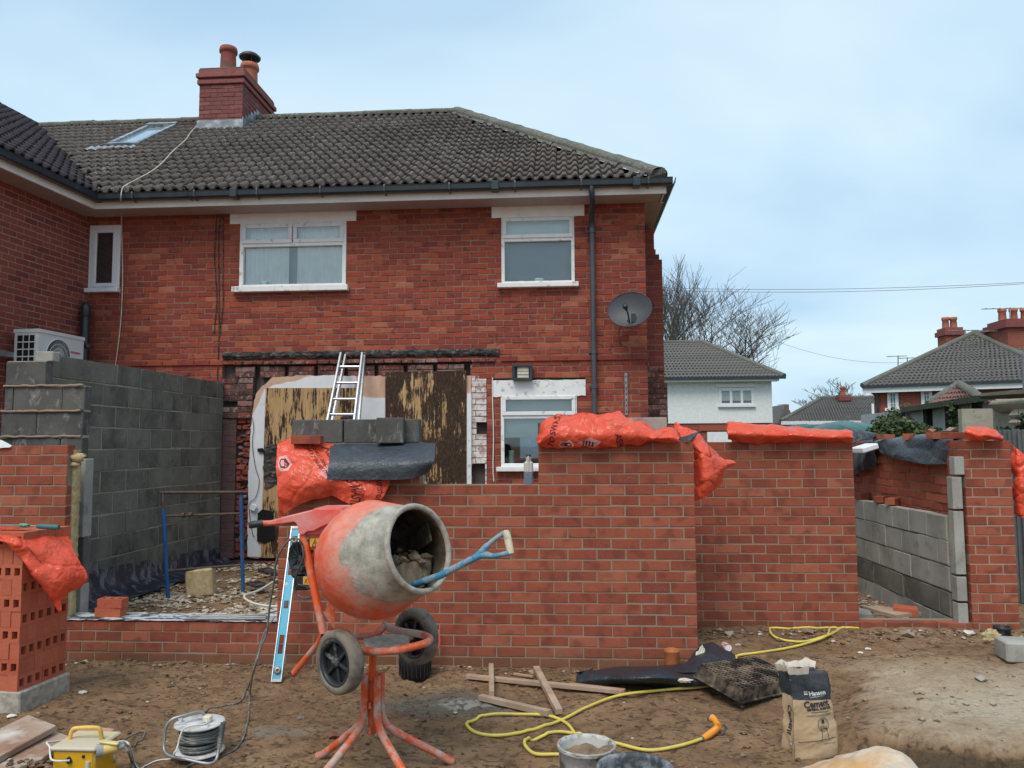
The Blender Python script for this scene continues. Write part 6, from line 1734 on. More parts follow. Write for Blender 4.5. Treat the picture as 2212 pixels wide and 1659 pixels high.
flat('switch', [(680, 540), (700, 540), (700, 566), (680, 566)], 4.138, MAT['black_ink'], mixer)
# motor behind the upright
mc = qn(585, 610, 4.23); g = MB(); mn = Vector((-.62, -.78, 0)).normalized(); ms_ = mn.cross(Vector((0, 0, 1))).normalized()
m4 = frame3(ms_, Vector((0, 0, 1)), mn, mc); g.lathe([(.0, .01), (.06, .012), (.075, .02), (.084, .03), (.088, .02), (.088, -.10), (.07, -.12), (0, -.12)], 28, m4)
for k in range(8): 
    a = 2*PI*k/8; g.tube([mc+mn*.016+(ms_*math.cos(a)+Vector((0, 0, 1))*math.sin(a))*.02, mc+mn*.022+(ms_*math.cos(a)+Vector((0, 0, 1))*math.sin(a))*.07], .004, 5)
g.build('motor_cover', MAT['rubber'], mixer)
g = MB(); g.box(qn(610, 830, 4.24), (.085, .10, .10), bev=.01); g.box(qn(600, 740, 4.25), (.10, .12, .07), bev=.015); g.tube([qn(560, 880, 4.2), qn(700, 900, 4.2)], .014, 8); g.build('motor_housing', MAT['rubber'], mixer)
flat('warning_label', [(605, 797), (680, 800), (678, 880), (603, 872)], 4.185, MAT['yellow_label'], mixer)
g = MB(); g.tube([qn(615, 815, 4.183), qn(645, 860, 4.183)], .0016, 4); g.tube([qn(645, 815, 4.183), qn(615, 860, 4.183)], .0016, 4); g.build('warning_symbol', simple('red_ink', (.5, .04, .02), .5, bump=0), mixer)
g = MB(); g.tube(smooth_path([qn(590, 480, 4.10), qn(610, 600, 4.08), qn(575, 700, 4.09), qn(535, 800, 4.12), qn(525, 900, 4.14), qn(550, 970, 4.14), qn(620, 1005, 4.12), qn(690, 990, 4.10)], 5), .006, 8); g.build('motor_lead', MAT['pipe_grey'], mixer)
MAT['bolt'] = MAT['steel']
g = MB(); g.box(qn(645, 433, 4.13), (.018, .012, .018), bev=.005); g.build('bolt', MAT['steel'], mixer)

# shovel
sh = empty('shovel', tuple(qm(1080, 540, 3.9)), 0, 'blue shovel with wooden D handle resting in the mixer mouth', 'shovel')
mixer_paint('blue_paint', (.05, .23, .37), (.26, .32, .33), (.50, .60), 12)
s0_, s1_, s2_ = qm(1050, 552, 3.86), qm(1215, 495, 3.70), qm(1415, 392, 3.66)
g = MB(); g.tube([s0_-(s1_-s0_)*.8, s0_, s1_, s2_], .0175, 12); g.tube([s0_-(s1_-s0_)*.8, s0_+(s1_-s0_)*.05], .022, 10); g.build('shaft', MAT['blue_paint'], sh)
g = MB(); g.tube([qm(1118, 532, 3.80), qm(1140, 524, 3.78)], .0195, 12); g.build('band', MAT['black_ink'], sh)
ga, gb = qm(1608, 232, 3.66), qm(1636, 362, 3.62)
g = MB(); g.tube(smooth_path([s2_, qm(1450, 365, 3.66), qm(1500, 310, 3.66), qm(1560, 262, 3.66), ga], 5), [.017]*10+[.012]*11, 10); g.tube(smooth_path([s2_, qm(1470, 372, 3.655), qm(1540, 378, 3.64), qm(1600, 365, 3.62), gb], 5), [.017]*8+[.012]*13, 10); g.build('yoke', MAT['blue_paint'], sh)
MAT['pale_wood'] = simple('pale_wood', (.56, .47, .34), .7, var=.15, dirt=(.25, .2, .15), dsc=12)
g = MB(); d = (gb-ga); pts = [ga-d*.04, ga+d*.15, ga+d*.5, ga+d*.85, gb+d*.04]; g.tube(pts, [.014, .018, .019, .017, .014], 12); g.build('grip', MAT['pale_wood'], sh)

# spirit level leaning on the wall
lb, lt_ = P(597, 1473, Z=0.01), P(640, 1138, Y=6.17)
lvl = empty('spirit_level', tuple(lb), 0, 'long pale blue spirit level leaning against the front wall', 'spirit level')
mixer_paint('level_blue', (.10, .42, .58), (.55, .60, .60), (.60, .66), 14)
dl_ = (lt_-lb); Ln = dl_.length; zl_ = dl_.normalized(); xl_ = Vector((1, 0.12, 0)); xl_ = (xl_-zl_*xl_.dot(zl_)).normalized(); yl_ = zl_.cross(xl_)
Lm = frame3(xl_, yl_, zl_, lb); Wd = .068
def lbox(g, x, z, dx, dz, dy=.022, y=0, bev=0): 
    g.box(Lm @ Vector((x, y, z)), (dx, dy, dz), rot=Lm.to_3x3(), bev=bev)
g = MB()
slots = [(.06, .10), (.20, .34), (.54, .60), (.80, .92), (1.05, 1.12)]
sc_ = Ln/1.2; zprev = 0
for (a, b_) in [(a*sc_, b2*sc_) for a, b2 in slots]+[(Ln, Ln)]:
    if a > zprev: lbox(g, 0, (zprev+a)/2, Wd-.008, a-zprev, .010)
    if b_ > a:
        for sx in (-1, 1): lbox(g, sx*(Wd/2-.010), (a+b_)/2, .012, b_-a, .010)
    zprev = b_
g.build('web', MAT['level_blue'], lvl)
g = MB(); lbox(g, -Wd/2, Ln/2, .006, Ln, .026); lbox(g, Wd/2, Ln/2, .006, Ln, .026); g.build('edge_rail', MAT['alu'], lvl)
g = MB(); lbox(g, 0, .008, Wd, .02, .027); lbox(g, 0, Ln-.008, Wd, .02, .027); g.build('end_cap', MAT['steel'], lvl)
for (a, b_) in ((.06, .10), (1.05, 1.12)):
    g = MB(); cc = Lm @ Vector((0, -.008, (a+b_)/2*sc_)); g.lathe([(.012, 0), (.026, 0), (.026, .012), (.012, .012)], 20, frame3(xl_, zl_, -yl_, cc)); g.build('vial_ring', MAT['steel'], lvl)
g = MB(); lbox(g, 0, .57*sc_, .022, .05*sc_, .014); g.build('vial', MAT['gutter'], lvl)

# black bucket behind the mixer wheel
def bucket(name, c, r0_, r1_, h_, mat, label, inner=None, fill=None, fillmat=None, rim=.004, n=36, cat='bucket'):
    t_ = empty(name, tuple(c), 0, label, cat); m4 = Matrix.Translation(c)
    g = MB(); g.lathe([(0, 0), (r0_, 0), (r0_+(r1_-r0_)*.5, h_*.5), (r1_, h_-.02), (r1_+rim, h_-.018), (r1_+rim, h_), (r1_-.004, h_), (r1_-.006, h_-.02), (r0_-.002, .01), (0, .01)], n, m4); g.build('body', mat, t_)
    if fill:
        g = MB(); rows = []
        for i in range(9):
            q = i/8; rows.append([Vector(c)+Vector(((r0_+(r1_-r0_)*fill/h_-.006)*q*math.cos(a), (r0_+(r1_-r0_)*fill/h_-.006)*q*math.sin(a), fill+.045*nz(q*2.5*math.cos(a), q*2.5*math.sin(a), h_*40)+.05*q*q*max(0, math.cos(a+.6)))) for a in [2*PI*k/24 for k in range(25)]])
        g.grid(rows); g.build('contents', fillmat, t_)
    return t_
bc = P(890, 1471, Z=0.0); bc.z = gz(bc.x, bc.y)-.005; bc.y += .12
bk_ = bucket('bucket', bc, .105, .133, .26, MAT['rubber'], 'black ribbed bucket on the soil behind the mixer wheel')
g = MB()
for k in range(24): a = 2*PI*k/24; g.box(bc+Vector((.118*math.cos(a), .118*math.sin(a), .10)), (.006, .006, .16), rot=rotz(a))
g.build('rib', MAT['rubber'], bk_)['kind'] = 'stuff'
sn = P(948, 1370, Y=6.1)
g = MB(); g.tube([P(946, 1360, Y=6.15), P(950, 1385, Y=6.14), P(947, 1400, Y=6.13)], [.012, .008, .012], 6); tag(g.build('string_line_winder', simple('pink', (.7, .1, .12), .6, bump=0)), 'small pink and dark line winder hanging on the front wall', 'line winder')

# paint tin in the foreground
MAT['tin_white'] = simple('tin_white', (.52, .52, .50), .5, var=.1, dirt=(.16, .13, .10), dsc=9, dth=(.5, .58), damt=.95, bump=.3)
tc_ = P(1267, 1607, Y=3.86); tc_ = Vector((tc_.x, 3.86, 0.0)); th_ = P(1267, 1607, Y=3.86).z
tin = bucket('paint_tin', tc_, .122, .134, th_, MAT['tin_white'], 'dirty white paint tin half full of grey mortar at the bottom edge', fill=th_-.05, fillmat=MAT['mortar_mix'], rim=.006, cat='paint tin')
g = MB(); g.tube([tc_+Vector((.136*math.cos(a), .136*math.sin(a), th_-.004)) for a in [2*PI*k/36 for k in range(36)]], [.006+.004*nz(k*.9, 2) for k in range(36)], 6, closed=True); g.build('rim', MAT['cement_crust'], tin)
navy = simple('navy', (.02, .05, .16), .5, bump=0)
def on_cyl(me, c, r_, a0, z0_, h0=0):
    for v in me.vertices:
        a = a0+v.co.x/r_; v.co = Vector((c.x+(r_+.0015+h0)*math.sin(a), c.y-(r_+.0015+h0)*math.cos(a), z0_+v.co.y))
g = MB(); g.grid([[Vector((x*.01, z, 0)) for x in range(-5, 6)] for z in (-.016, .016)]); g.v = [Vector((v[0], v[1], 0)) for v in g.v]
o = g.build('label', navy); on_cyl(o.data, tc_, .129, .0, th_-.065); o.parent = tin; o.data.transform(Matrix.Translation(-tc_))
o = text_mesh("JOHNSTONE'S", .018, MAT['upvc'], Matrix.Identity(4), None, bold=.0006); on_cyl(o.data, tc_, .129, .0, th_-.065, .001); o.parent = tin; o.data.transform(Matrix.Translation(-tc_))
b2 = P(1372, 1657, Y=3.5); b2c = Vector((b2.x, 3.5, 0)); h2 = b2.z
m = NT('mortar_tub', .6, .3); k = m.mix(m.rng(m.noise(9, 7, .7), .42, .6), (.05, .06, .07), (.30, .31, .32)); m.base(k); m.bump(m.noise(30, 5), .4, .005)
bucket('mortar_bucket', b2c, .12, .158, h2, m.m, 'grey splashed bucket rim at the bottom edge right of the paint tin', fill=.08, fillmat=MAT['dark'], rim=.008)

# brick stack on a concrete footing
c0 = P(35, 1541, Z=0.0); c1 = P(123, 1503, Z=0.0)
sa_ = math.atan2(c1.y-c0.y, c1.x-c0.x)   # direction of the right flank, going away
stack = empty('brick_stack', (c0.x, c0.y, 0), sa_-PI/2, 'tall stack of perforated red bricks on edge at the left edge', 'brick stack')
def holed_brick(seed):
    """on edge: 215 long in x, 102 high in z, 73 thick in y; three slots through the broad face (y)"""
    r = random.Random(seed); L, H, D = .213, .1015, .0715; g = MB()
    xs_ = [-L/2, -.090, -.050, -.020, .020, .050, .090, L/2]; zs_ = [-H/2, -.027, .024, H/2]
    for s_, Y0 in ((-1, 0.0), (1, D)):
        vs = [Vector((x+r.uniform(-.001, .001), Y0, z+r.uniform(-.001, .001))) for z in zs_ for x in xs_]
        fs = []
        for i in range(3):
            for j in range(7):
                if i == 1 and j in (1, 3, 5): continue
                a = i*8+j; f = (a, a+1, a+9, a+8); fs.append(f if s_ < 0 else f[::-1])
        g.add(vs, fs, 0)
    for j in (1, 3, 5):
        x0, x1 = xs_[j], xs_[j+1]; z0_, z1_ = zs_[1], zs_[2]; q = [(x0, z0_), (x1, z0_), (x1, z1_), (x0, z1_)]
        vs = [Vector((a, 0, b_)) for a, b_ in q]+[Vector((a, D, b_)) for a, b_ in q]
        g.add(vs, [(i, i+4, (i+1) % 4+4, (i+1) % 4) for i in range(4)], 0)
    q = [(-L/2, -H/2), (L/2, -H/2), (L/2, H/2), (-L/2, H/2)]; vs = [Vector((a, 0, b_)) for a, b_ in q]+[Vector((a, D, b_)) for a, b_ in q]
    g.add(vs, [(i, (i+1) % 4, (i+1) % 4+4, i+4)[::-1] for i in range(4)], 0)
    me = bpy.data.meshes.new('brick'); me.from_pydata([tuple(v) for v in g.v], [], g.f); at = me.attributes.new('rnd', 'FLOAT', 'FACE'); at.data.foreach_set('value', [seed*.13]*len(g.f))
    me.materials.append(MAT['stack_brick']); return me
brick_mat('stack_brick', [(0, (.36, .085, .045)), (.5, (.42, .11, .06)), (1, (.47, .14, .08))], (.22, .06, .035), sootth=(.7, .8))
hbm = [holed_brick(i) for i in range(4)]
st0 = .135
for lev in range(10):
    z = st0+.1025*(lev+.5)
    nx, nd = 3, 2
    if lev % 2 == 0:       # broad faces towards the right flank (long axis along the flank)
        for i in range(9):
            for d in range(nd):
                if i > 2 and d > 0: continue
                if lev == 9 and d == 1: continue
                x = -.0-.0732*i; jx_ = rng.uniform(-.004, .003)
                o = bpy.data.objects.new('brick', hbm[rng.randrange(4)]); COL.objects.link(o); o.parent = stack
                o.rotation_euler = (0, 0, PI/2); o.location = (x+jx_*(.5), .1075+.217*d+rng.uniform(-.004, .004), z)
    else:
        for i in range(3):
            for d in range(6):
                if i > 0 and d > 1: continue
                o = bpy.data.objects.new('brick', hbm[rng.randrange(4)]); COL.objects.link(o); o.parent = stack
                o.location = (-.1075-.2165*i+rng.uniform(-.004, .004), .0725*d+rng.uniform(-.002, .002), z)
g = MB(); g.box((-.25, .22, .055), (.56, .46, .16), bev=.008); fo = g.build('footing_block', MAT['cement_crust'], stack, world=False)
stack.rotation_euler = (0, 0, sa_-PI/2)
# bag thrown over the stack
def qs(x, y, Y): return P(x*.15615, 1094.4+.15615*y, Y=Y)
B8 = Sheet([[qs(-300, 240, 5.3), qs(0, 255, 5.35), qs(250, 270, 5.35), qs(520, 300, 5.45), qs(780, 345, 5.5), qs(870, 330, 5.55)],
            [qs(-300, 380, 5.0), qs(0, 400, 5.0), qs(240, 410, 5.0), qs(520, 420, 5.12), qs(800, 450, 5.2), qs(980, 450, 5.3)],
            [qs(-300, 470, 4.93), qs(0, 465, 4.93), qs(245, 500, 4.92), qs(500, 560, 5.0), qs(800, 620, 5.1), qs(1030, 640, 5.2)],
            [qs(-300, 475, 4.93), qs(20, 470, 4.93), qs(310, 700, 4.94), qs(560, 760, 5.0), qs(850, 850, 5.05), qs(1160, 870, 5.2)],
            [qs(-300, 478, 4.93), qs(60, 475, 4.94), qs(480, 940, 4.96), qs(700, 990, 5.0), qs(950, 1050, 5.08), qs(1190, 1000, 5.2)],
            [qs(-300, 480, 4.93), qs(100, 480, 4.94), qs(780, 1410, 5.08), qs(860, 1290, 5.08), qs(960, 1190, 5.12), qs(1120, 1110, 5.2)]], seed=91, crease=.022, freq=3.0, ripple=.006)
probe(B8); bag = empty('waste_bag', tuple(qs(300, 500, 5.1)), 0, 'orange bag thrown over the brick stack with a pointed corner hanging', 'bag', 'orange plastic bags protecting the wall tops')
B8.build('film', MAT['orange_bag'], bag, 120, 90)
B8.text('ASBESTOS', .04, .50, .42, -PI/3, MAT['ink'], bag, .9, .8)
# trowel with green twine on the stack
tr = empty('trowel', tuple(qs(650, 290, 5.15)), 0, 'green handled pointing tool lying on the brick stack', 'trowel')
g = MB(); g.tube([qs(515, 272, 5.12), qs(560, 272, 5.12), qs(760, 285, 5.12), qs(815, 287, 5.12)], [.013, .017, .018, .017], 10); g.build('handle', simple('green_handle', (.05, .16, .16), .5), tr)
g = MB(); g.tube([qs(515, 272, 5.12), qs(350, 262, 5.12), qs(220, 262, 5.1)], .005, 6); g.box(qs(160, 255, 5.1), (.24, .07, .003)); g.build('blade', MAT['steel'], tr)
g = MB()
for i in range(5): g.tube([qs(300+30*math.cos(t)+12*i, 262+18*math.sin(t), 5.08+.006*i) for t in [x*PI/5 for x in range(10)]], .006, 5, closed=True)
tag(g.build('twine', simple('green_twine', (.10, .50, .28), .7)), 'bright green twine bundle on top of the brick stack', 'twine')
# ------------------------------------------------------------ things on the ground
def G(px, py, up_=0.0):
    """the ground point seen at a picture point"""
    z = 0.0
    for _ in range(6):
        p = P(px, py, Z=z+up_); z = gz_smooth(p.x, p.y)
    return Vector((p.x, p.y, gz(p.x, p.y)+up_))
# timber battens
MAT['timber'] = simple('timber', (.40, .285, .205), .85, var=.18, sc=6, dirt=(.24, .16, .10), dsc=7, dth=(.5, .7), damt=.7, bump=.3)
MAT['timber_red'] = simple('timber_red', (.40, .20, .13), .85, var=.2, dirt=(.24, .14, .09), dsc=7, dth=(.5, .7))
def batten(a, b_, w_, h_, label, lift=0.0, lift2=None, mat='timber', group='short timber battens on the soil'):
    pa_, pb_ = G(*a, h_/2+lift), G(*b_, h_/2+(lift if lift2 is None else lift2))
    d = pb_-pa_; g = MB(); g.box((0, 0, 0), (d.length, w_, h_), bev=.002)
    o = g.build('batten', MAT[mat]); o.location = (pa_+pb_)/2; o.rotation_euler = (0, -math.asin(d.z/d.length), math.atan2(d.y, d.x)); tag(o, label, 'timber', group)
batten((1009, 1463), (1345, 1498), .045, .028, 'longest pale batten lying under two crossing pieces', .012)
batten((1230, 1480), (1350, 1497), .038, .03, 'reddish batten end beside the longest batten', .014, mat='timber_red')
batten((1061, 1440), (1062, 1497), .036, .036, 'short batten crossing the longest one near its left end', .045)
batten((1158, 1446), (1208, 1541), .045, .036, 'batten slanting across the longest one pointing at the hose', .045, .012)
batten((1038, 1503), (1186, 1546), .042, .036, 'batten lying alone nearest the yellow hose loop', .012)
batten((1110, 1455), (1152, 1462), .02, .015, 'thin splinter of batten behind the crossing pieces', .012)

# garden hose
MAT['hose'] = simple('hose', (.66, .53, .10), .5, var=.12, dirt=(.40, .32, .16), dsc=6, dth=(.5, .7), damt=.6, bump=0)
hr = .0098
def hose_pts(lst, lifts=None): return [G(a, b_, hr+.004+(0 if not lifts else lifts.get(i, 0))) for i, (a, b_) in enumerate(lst)]
h1 = [(1530, 1483), (1440, 1492), (1340, 1506), (1270, 1530), (1215, 1558), (1150, 1581), (1080, 1590), (1030, 1585), (1008, 1568), (1022, 1553), (1060, 1546), (1120, 1546), (1180, 1550), (1222, 1564), (1245, 1588), (1262, 1606), (1262, 1622), (1240, 1633), (1205, 1633), (1155, 1628), (1133, 1612), (1150, 1597), (1200, 1586), (1262, 1586), (1330, 1604), (1400, 1616), (1470, 1610), (1518, 1596)]
h2 = [(1530, 1483), (1560, 1460), (1592, 1430), (1592, 1418), (1640, 1408), (1700, 1400), (1750, 1388), (1788, 1370), (1785, 1358), (1755, 1350), (1710, 1349), (1670, 1354), (1664, 1366), (1685, 1382), (1735, 1386), (1790, 1371), (1838, 1355), (1860, 1338), (1856, 1322)]
g = MB(); pth = on_soil(smooth_path(hose_pts(h1[::-1], {13: .012, 12: .012}) + hose_pts(h2[1:], {6: .012, 14: .014}), 7), hr); g.tube(pth, hr, 8)
tag(g.build('garden_hose', MAT['hose']), 'yellow garden hose looping across the soil from wall to spray gun', 'hose')
# spray gun
MAT['gun_orange'] = simple('gun_orange', (.76, .28, .03), .4, spec=.5, var=.08, bump=0); MAT['gun_grey'] = simple('gun_grey', (.12, .11, .10), .5, bump=0)
gp = [G(1518, 1596, .012), G(1530, 1588, .022), G(1545, 1578, .034), G(1552, 1572, .05), G(1545, 1558, .065), G(1538, 1553, .07)]
gun = empty('hose_gun', tuple(gp[2]), 0, 'orange spray gun on the end of the yellow hose', 'spray gun')
g = MB(); g.tube([gp[0], gp[1], gp[2], gp[3]], [.016, .021, .021, .020], 12); g.tube([gp[3], gp[4], gp[5]], [.020, .019, .026], 12); g.build('body', MAT['gun_orange'], gun)
g = MB(); g.tube([gp[5], gp[5]+(gp[5]-gp[4])*.5], [.029, .027], 12); g.tube([gp[0]-(gp[1]-gp[0])*.25, gp[0]], .017, 12); g.build('collar', MAT['gun_grey'], gun)
g = MB(); g.tube([gp[3]+Vector((.03, 0, .012)), gp[3]+Vector((.045, 0, -.012)), gp[2]+Vector((.04, 0, -.02))], .009, 8); g.build('trigger', MAT['gun_grey'], gun)

# black membrane twisted on the ground
def gq(px, py, h_=0.0): 
    p = G(px, py, h_); return p
M3 = Sheet([[gq(1249, 1447, .10), gq(1330, 1441, .06), gq(1420, 1440, .06), gq(1500, 1436, .05), gq(1580, 1425, .05)],
            [gq(1246, 1452, .07), gq(1335, 1452, .10), gq(1415, 1446, .15), gq(1478, 1446, .06), gq(1560, 1440, .16)],
            [gq(1243, 1468, .03), gq(1310, 1466, .08), gq(1400, 1468, .13), gq(1485, 1462, .10), gq(1560, 1462, .12)],
            [gq(1240, 1477, .005), gq(1290, 1481, .01), gq(1375, 1484, .012), gq(1465, 1484, .03), gq(1545, 1478, .06)]], seed=101, crease=.02, freq=1.6, ripple=.002, rg=.3)
o = M3.build('membrane_offcut', MAT['black_sheet'], None, 80, 50, .003); tag(o, 'black damp membrane strip twisted on the ground against the front wall', 'plastic sheet')
M4 = Sheet([[gq(1512, 1392, .14), gq(1540, 1386, .16), gq(1562, 1400, .10)], [gq(1480, 1432, .10), gq(1530, 1420, .14), gq(1590, 1418, .08)], [gq(1420, 1452, .05), gq(1500, 1452, .10), gq(1570, 1450, .03)]], seed=111, crease=.03, freq=1.6, rg=.3)
o = M4.build('membrane_offcut', MAT['black_sheet'], None, 40, 40, .003); tag(o, 'folded end of black membrane propped behind the muddy grate', 'plastic sheet')
def wool(c, s, seed, label, sx=1, sz=1.4, mat='wool'):
    g = MB(); rows = []
    for i in range(13):
        th_ = PI*i/12; rows.append([Vector((sx*s*math.sin(th_)*math.cos(a*PI/9), .5*s*math.sin(th_)*math.sin(a*PI/9), sz*s*math.cos(th_)))*(1+.45*nz(i*.5, math.cos(a*PI/9)*2, seed)+.3*nz(i*1.1, math.sin(a*PI/9)*3, seed+3)) for a in range(19)])
    g.grid(rows, smooth=False); o = g.build('insulation_tuft', MAT[mat]); o.location = c; tag(o, label, 'insulation'); return o
MAT['cream_wool'] = simple('cream_wool', (.66, .60, .46), .95, var=.2, sc=20, bump=.9, bs=60)
wool(G(1510, 1428, .09), .05, 3, 'cream tuft of insulation standing beside the orange pipe stub', .8, 1.7, 'cream_wool').rotation_euler = (0, .35, 0)
wool(G(1478, 1466, .10), .035, 5, 'small pale scrap of wool lying on the black membrane', 1.4, .4, 'cream_wool')
wool(G(2142, 1376, .05), .065, 8, 'yellow insulation scrap beside black pipe collar at the end pier', 1.0, 1.0)
wool(G(1905, 1262, .03), .05, 12, 'cream scrap of foam on the rubble behind the gap', 1.5, .4, 'cream_wool')
# clay drain pipe stub
pc = P(1452, 1437, Y=6.02); g = MB(); g.lathe([(.056, 0), (.055, .175), (.058, .18), (.058, .195), (.050, .195), (.050, .02)], 24, Matrix.Translation((pc.x, 6.02, 0)))
tag(g.build('drain_pipe', simple('drain_orange', (.42, .13, .045), .5, var=.15, dirt=(.5, .35, .28), dsc=9, dth=(.62, .68), bump=0)), 'orange plastic drain pipe stub upright against the front wall', 'pipe')
# drink can
ca, cb2 = G(1558, 1388, .032), G(1570, 1400, .032); can = empty('drink_can', tuple(ca), 0, 'crushed red and white drink can lying near the wall corner', 'can')
d = (cb2-ca).normalized(); g = MB(); g.lathe([(.026, 0), (.032, .008), (.030, .05), (.033, .10), (.026, .112)], 16, frame3(d.cross(Vector((0, 0, 1))).normalized(), Vector((0, 0, 1)), -d, cb2+d*.05)); g.build('side', simple('can_red', (.50, .10, .09), .4, var=.3, dirt=(.6, .6, .6), dsc=20, dth=(.5, .55), bump=0), can)
g = MB(); g.tube([cb2+d*.045, cb2+d*.05], .0265, 16); g.build('end', MAT['upvc'], can)
# muddy plastic grate
T_ = [P(a, b_, Z=z_) for a, b_, z_ in ((1510, 1436, .20), (1628, 1416, .17), (1692, 1455, .12), (1603, 1487, .15))]
T_[2] = T_[1]+(T_[3]-T_[0])
gx_ = (T_[1]-T_[0]); gy_ = (T_[3]-T_[0]); gn = gx_.cross(gy_).normalized(); gn = gn if gn.z > 0 else -gn
grate = empty('grate', tuple(T_[0]), 0, 'square black plastic grid tray clogged with mud between membrane and cement bag', 'grate')
g = MB(); N = 15; lx, ly = gx_.length, gy_.length; ex, ey = gx_.normalized(), gy_.normalized()
rotg = Matrix((ex, gn.cross(ex), gn)).transposed()
for i in range(N+1):
    g.box(T_[0]+gx_*(i/N)+gy_*.5-gn*.012, (.007, ly, .024), rot=Matrix((ex, ey, gn)).transposed()); g.box(T_[0]+gy_*(i/N)+gx_*.5-gn*.0122, (lx, .007, .0235), rot=Matrix((ex, ey, gn)).transposed())
mixer_paint('grate_black', (.025, .024, .024), (.30, .22, .14), (.44, .66), 9)
g.build('grid', MAT['grate_black'], grate)['kind'] = 'stuff'
g = MB(); rows = [[T_[0]+gx_*(i/30)+gy_*(j/30)-gn*(.020-.024*max(0, nz(i*.13, j*.13, 8)+.12)*(1 if 4 < i < 27 and 4 < j < 27 else 0)) for i in range(31)] for j in range(31)]; g.grid(rows); g.build('mud', MAT['soil'], grate)
g = MB()
for (o_, a_, b_, L_) in ((T_[0]+gx_*.5-gy_*.005, ex, ey, lx), (T_[3]+gx_*.5+gy_*.005, ex, ey, lx), (T_[0]+gy_*.5-gx_*.005, ey, ex, ly), (T_[1]+gy_*.5+gx_*.005, ey, ex, ly)):
    g.box(o_-gn*.045, (L_+.012, .008, .085), rot=Matrix((a_, gn.cross(a_), gn)).transposed()); g.box(o_-gn*.086, (L_+.05, .034, .008), rot=Matrix((a_, gn.cross(a_), gn)).transposed())
g.build('skirt', MAT['grate_black'], grate)

# cement bag
bcn = G(1757, 1634); bcn = Vector((bcn.x, bcn.y+.06, gz_smooth(bcn.x, bcn.y)-.005))
cba = R(13)   # turned so that the left gusset shows
HB_ = .445
def bagpt(u, z):
    """u 0..1 round the bag from the front left corner; z 0..1 up"""
    w_, d_ = .255, .13
    w_ *= 1-.10*z+.03*math.sin(z*7); d_ *= 1+.05*math.cos(z*6)
    t = u*4; k = int(t) % 4; f = t-int(t)
    cs = [(-w_/2, -d_/2), (w_/2, -d_/2), (w_/2, d_/2), (-w_/2, d_/2)]
    a, b_ = cs[k], cs[(k+1) % 4]; x = a[0]+(b_[0]-a[0])*f; y = a[1]+(b_[1]-a[1])*f
    bul = math.sin(f*PI)
    if k == 0: y -= .022*bul*(1-.5*z)
    if k == 2: y += .022*bul
    if k in (1, 3): x += (-.018 if k == 1 else .018)*bul*(.6+z)      # gusset tucks in
    cr_ = .005*(abs(((z*3.4+.8*nz(u*5, z*3, 4)) % 1)-.5)*2-.5)*(1 if k in (0, 2) else 1.6)+.008*nz(u*9, z*4, 6)+.003*nz(u*40, z*24, 9)
    L_ = math.hypot(x, y*2); x += cr_*x/L_*1.2; y += cr_*y/L_*2.0
    x -= .030*z; x += .012*math.sin(z*3.3)
    v = rotz(cba) @ Vector((x, y, 0)); return Vector((bcn.x+v.x, bcn.y+v.y, bcn.z+z*HB_+.008*math.sin(u*2*PI+1)*z))
def bagn(u, z):
    a = bagpt((u+.004) % 1, z)-bagpt((u-.004) % 1, z); b_ = bagpt(u, min(1, z+.01))-bagpt(u, max(0, z-.01)); n = a.cross(b_).normalized()
    c_ = bagpt(u, z)-Vector((bcn.x, bcn.y, bcn.z+z*HB_)); return n if n.dot(c_) > 0 else -n
m = NT('cement_paper', .75, .25)
zz_ = m.sep()['Z']; nx_ = m.sep()['X']
kb = m.mix(m.rng(m.noise(6, 5), .3, .7), (.45, .31, .175), (.52, .38, .235)); kb = m.mix(m.rng(m.noise(9, 7, .7), .6, .72, 0, .6), kb, (.60, .52, .42))
kd = m.mix(m.rng(m.noise(8, 7, .7), .4, .7), (.030, .034, .038), (.085, .09, .095))
zcut = bcn.z+HB_*.70
k = m.mix(m.math('GREATER_THAN', m.math('ADD', zz_, m.math('MULTIPLY', m.math('SUBTRACT', nx_, bcn.x), .05)), zcut), kb, kd)
k = m.mix(m.rng(zz_, bcn.z, bcn.z+.07, .5, 0), k, (.26, .19, .12)); m.base(k); m.bump(m.math('ADD', m.noise(16, 6, .6, dist=1.2), m.voro(13)), .35, .01)
cbag = empty('cement_bag', tuple(bcn), 0, 'torn open brown and black paper cement sack standing on the soil', 'bag')
g = MB(); rows = []
for j in range(61):
    z = j/60; rows.append([bagpt(i/96, z) for i in range(97)])
# torn, rolled in top edge
for j in range(1, 6):
    rows.append([rows[60][i].lerp(Vector((bcn.x-.03, bcn.y, rows[60][i].z)), .05*j)+Vector((0, 0, .012*math.sin(j*.6)+.010*nz(i*.5, j)-.010*j*(j > 3))) for i in range(97)])
g.grid(rows); g.build('sack', m.m, cbag)
g = MB(); n_ = 60; rows = []
for j in range(5):
    rows.append([bagpt((.50+.62*i/n_) % 1, 1.0)*1+Vector((0, 0, -.03+j*.018+(.045*abs(nz(i*.13, 5))+.006*nz(i*.9, 3)-.006)*(j/4)))-bagn((.50+.62*i/n_) % 1, .99)*(.010-.006*j) for i in range(n_+1)])
g.grid(rows, smooth=False); g.build('torn_edge', simple('torn_paper', (.68, .60, .50), .85, var=.15, dirt=(.45, .30, .18), dsc=10), cbag)
g = MB(); g.grid([[Vector((bcn.x-.03, bcn.y, bcn.z+HB_*.90))+(Vector((bagpt(i/24, .9).x-bcn.x+.03, bagpt(i/24, .9).y-bcn.y, 0)))*q*.93+Vector((0, 0, .02*nz(i*.8, q*3))) for i in range(25)] for q in (0, .35, .7, 1)]); g.build('contents', simple('cement_powder', (.34, .31, .27), .95, sc=30), cbag)
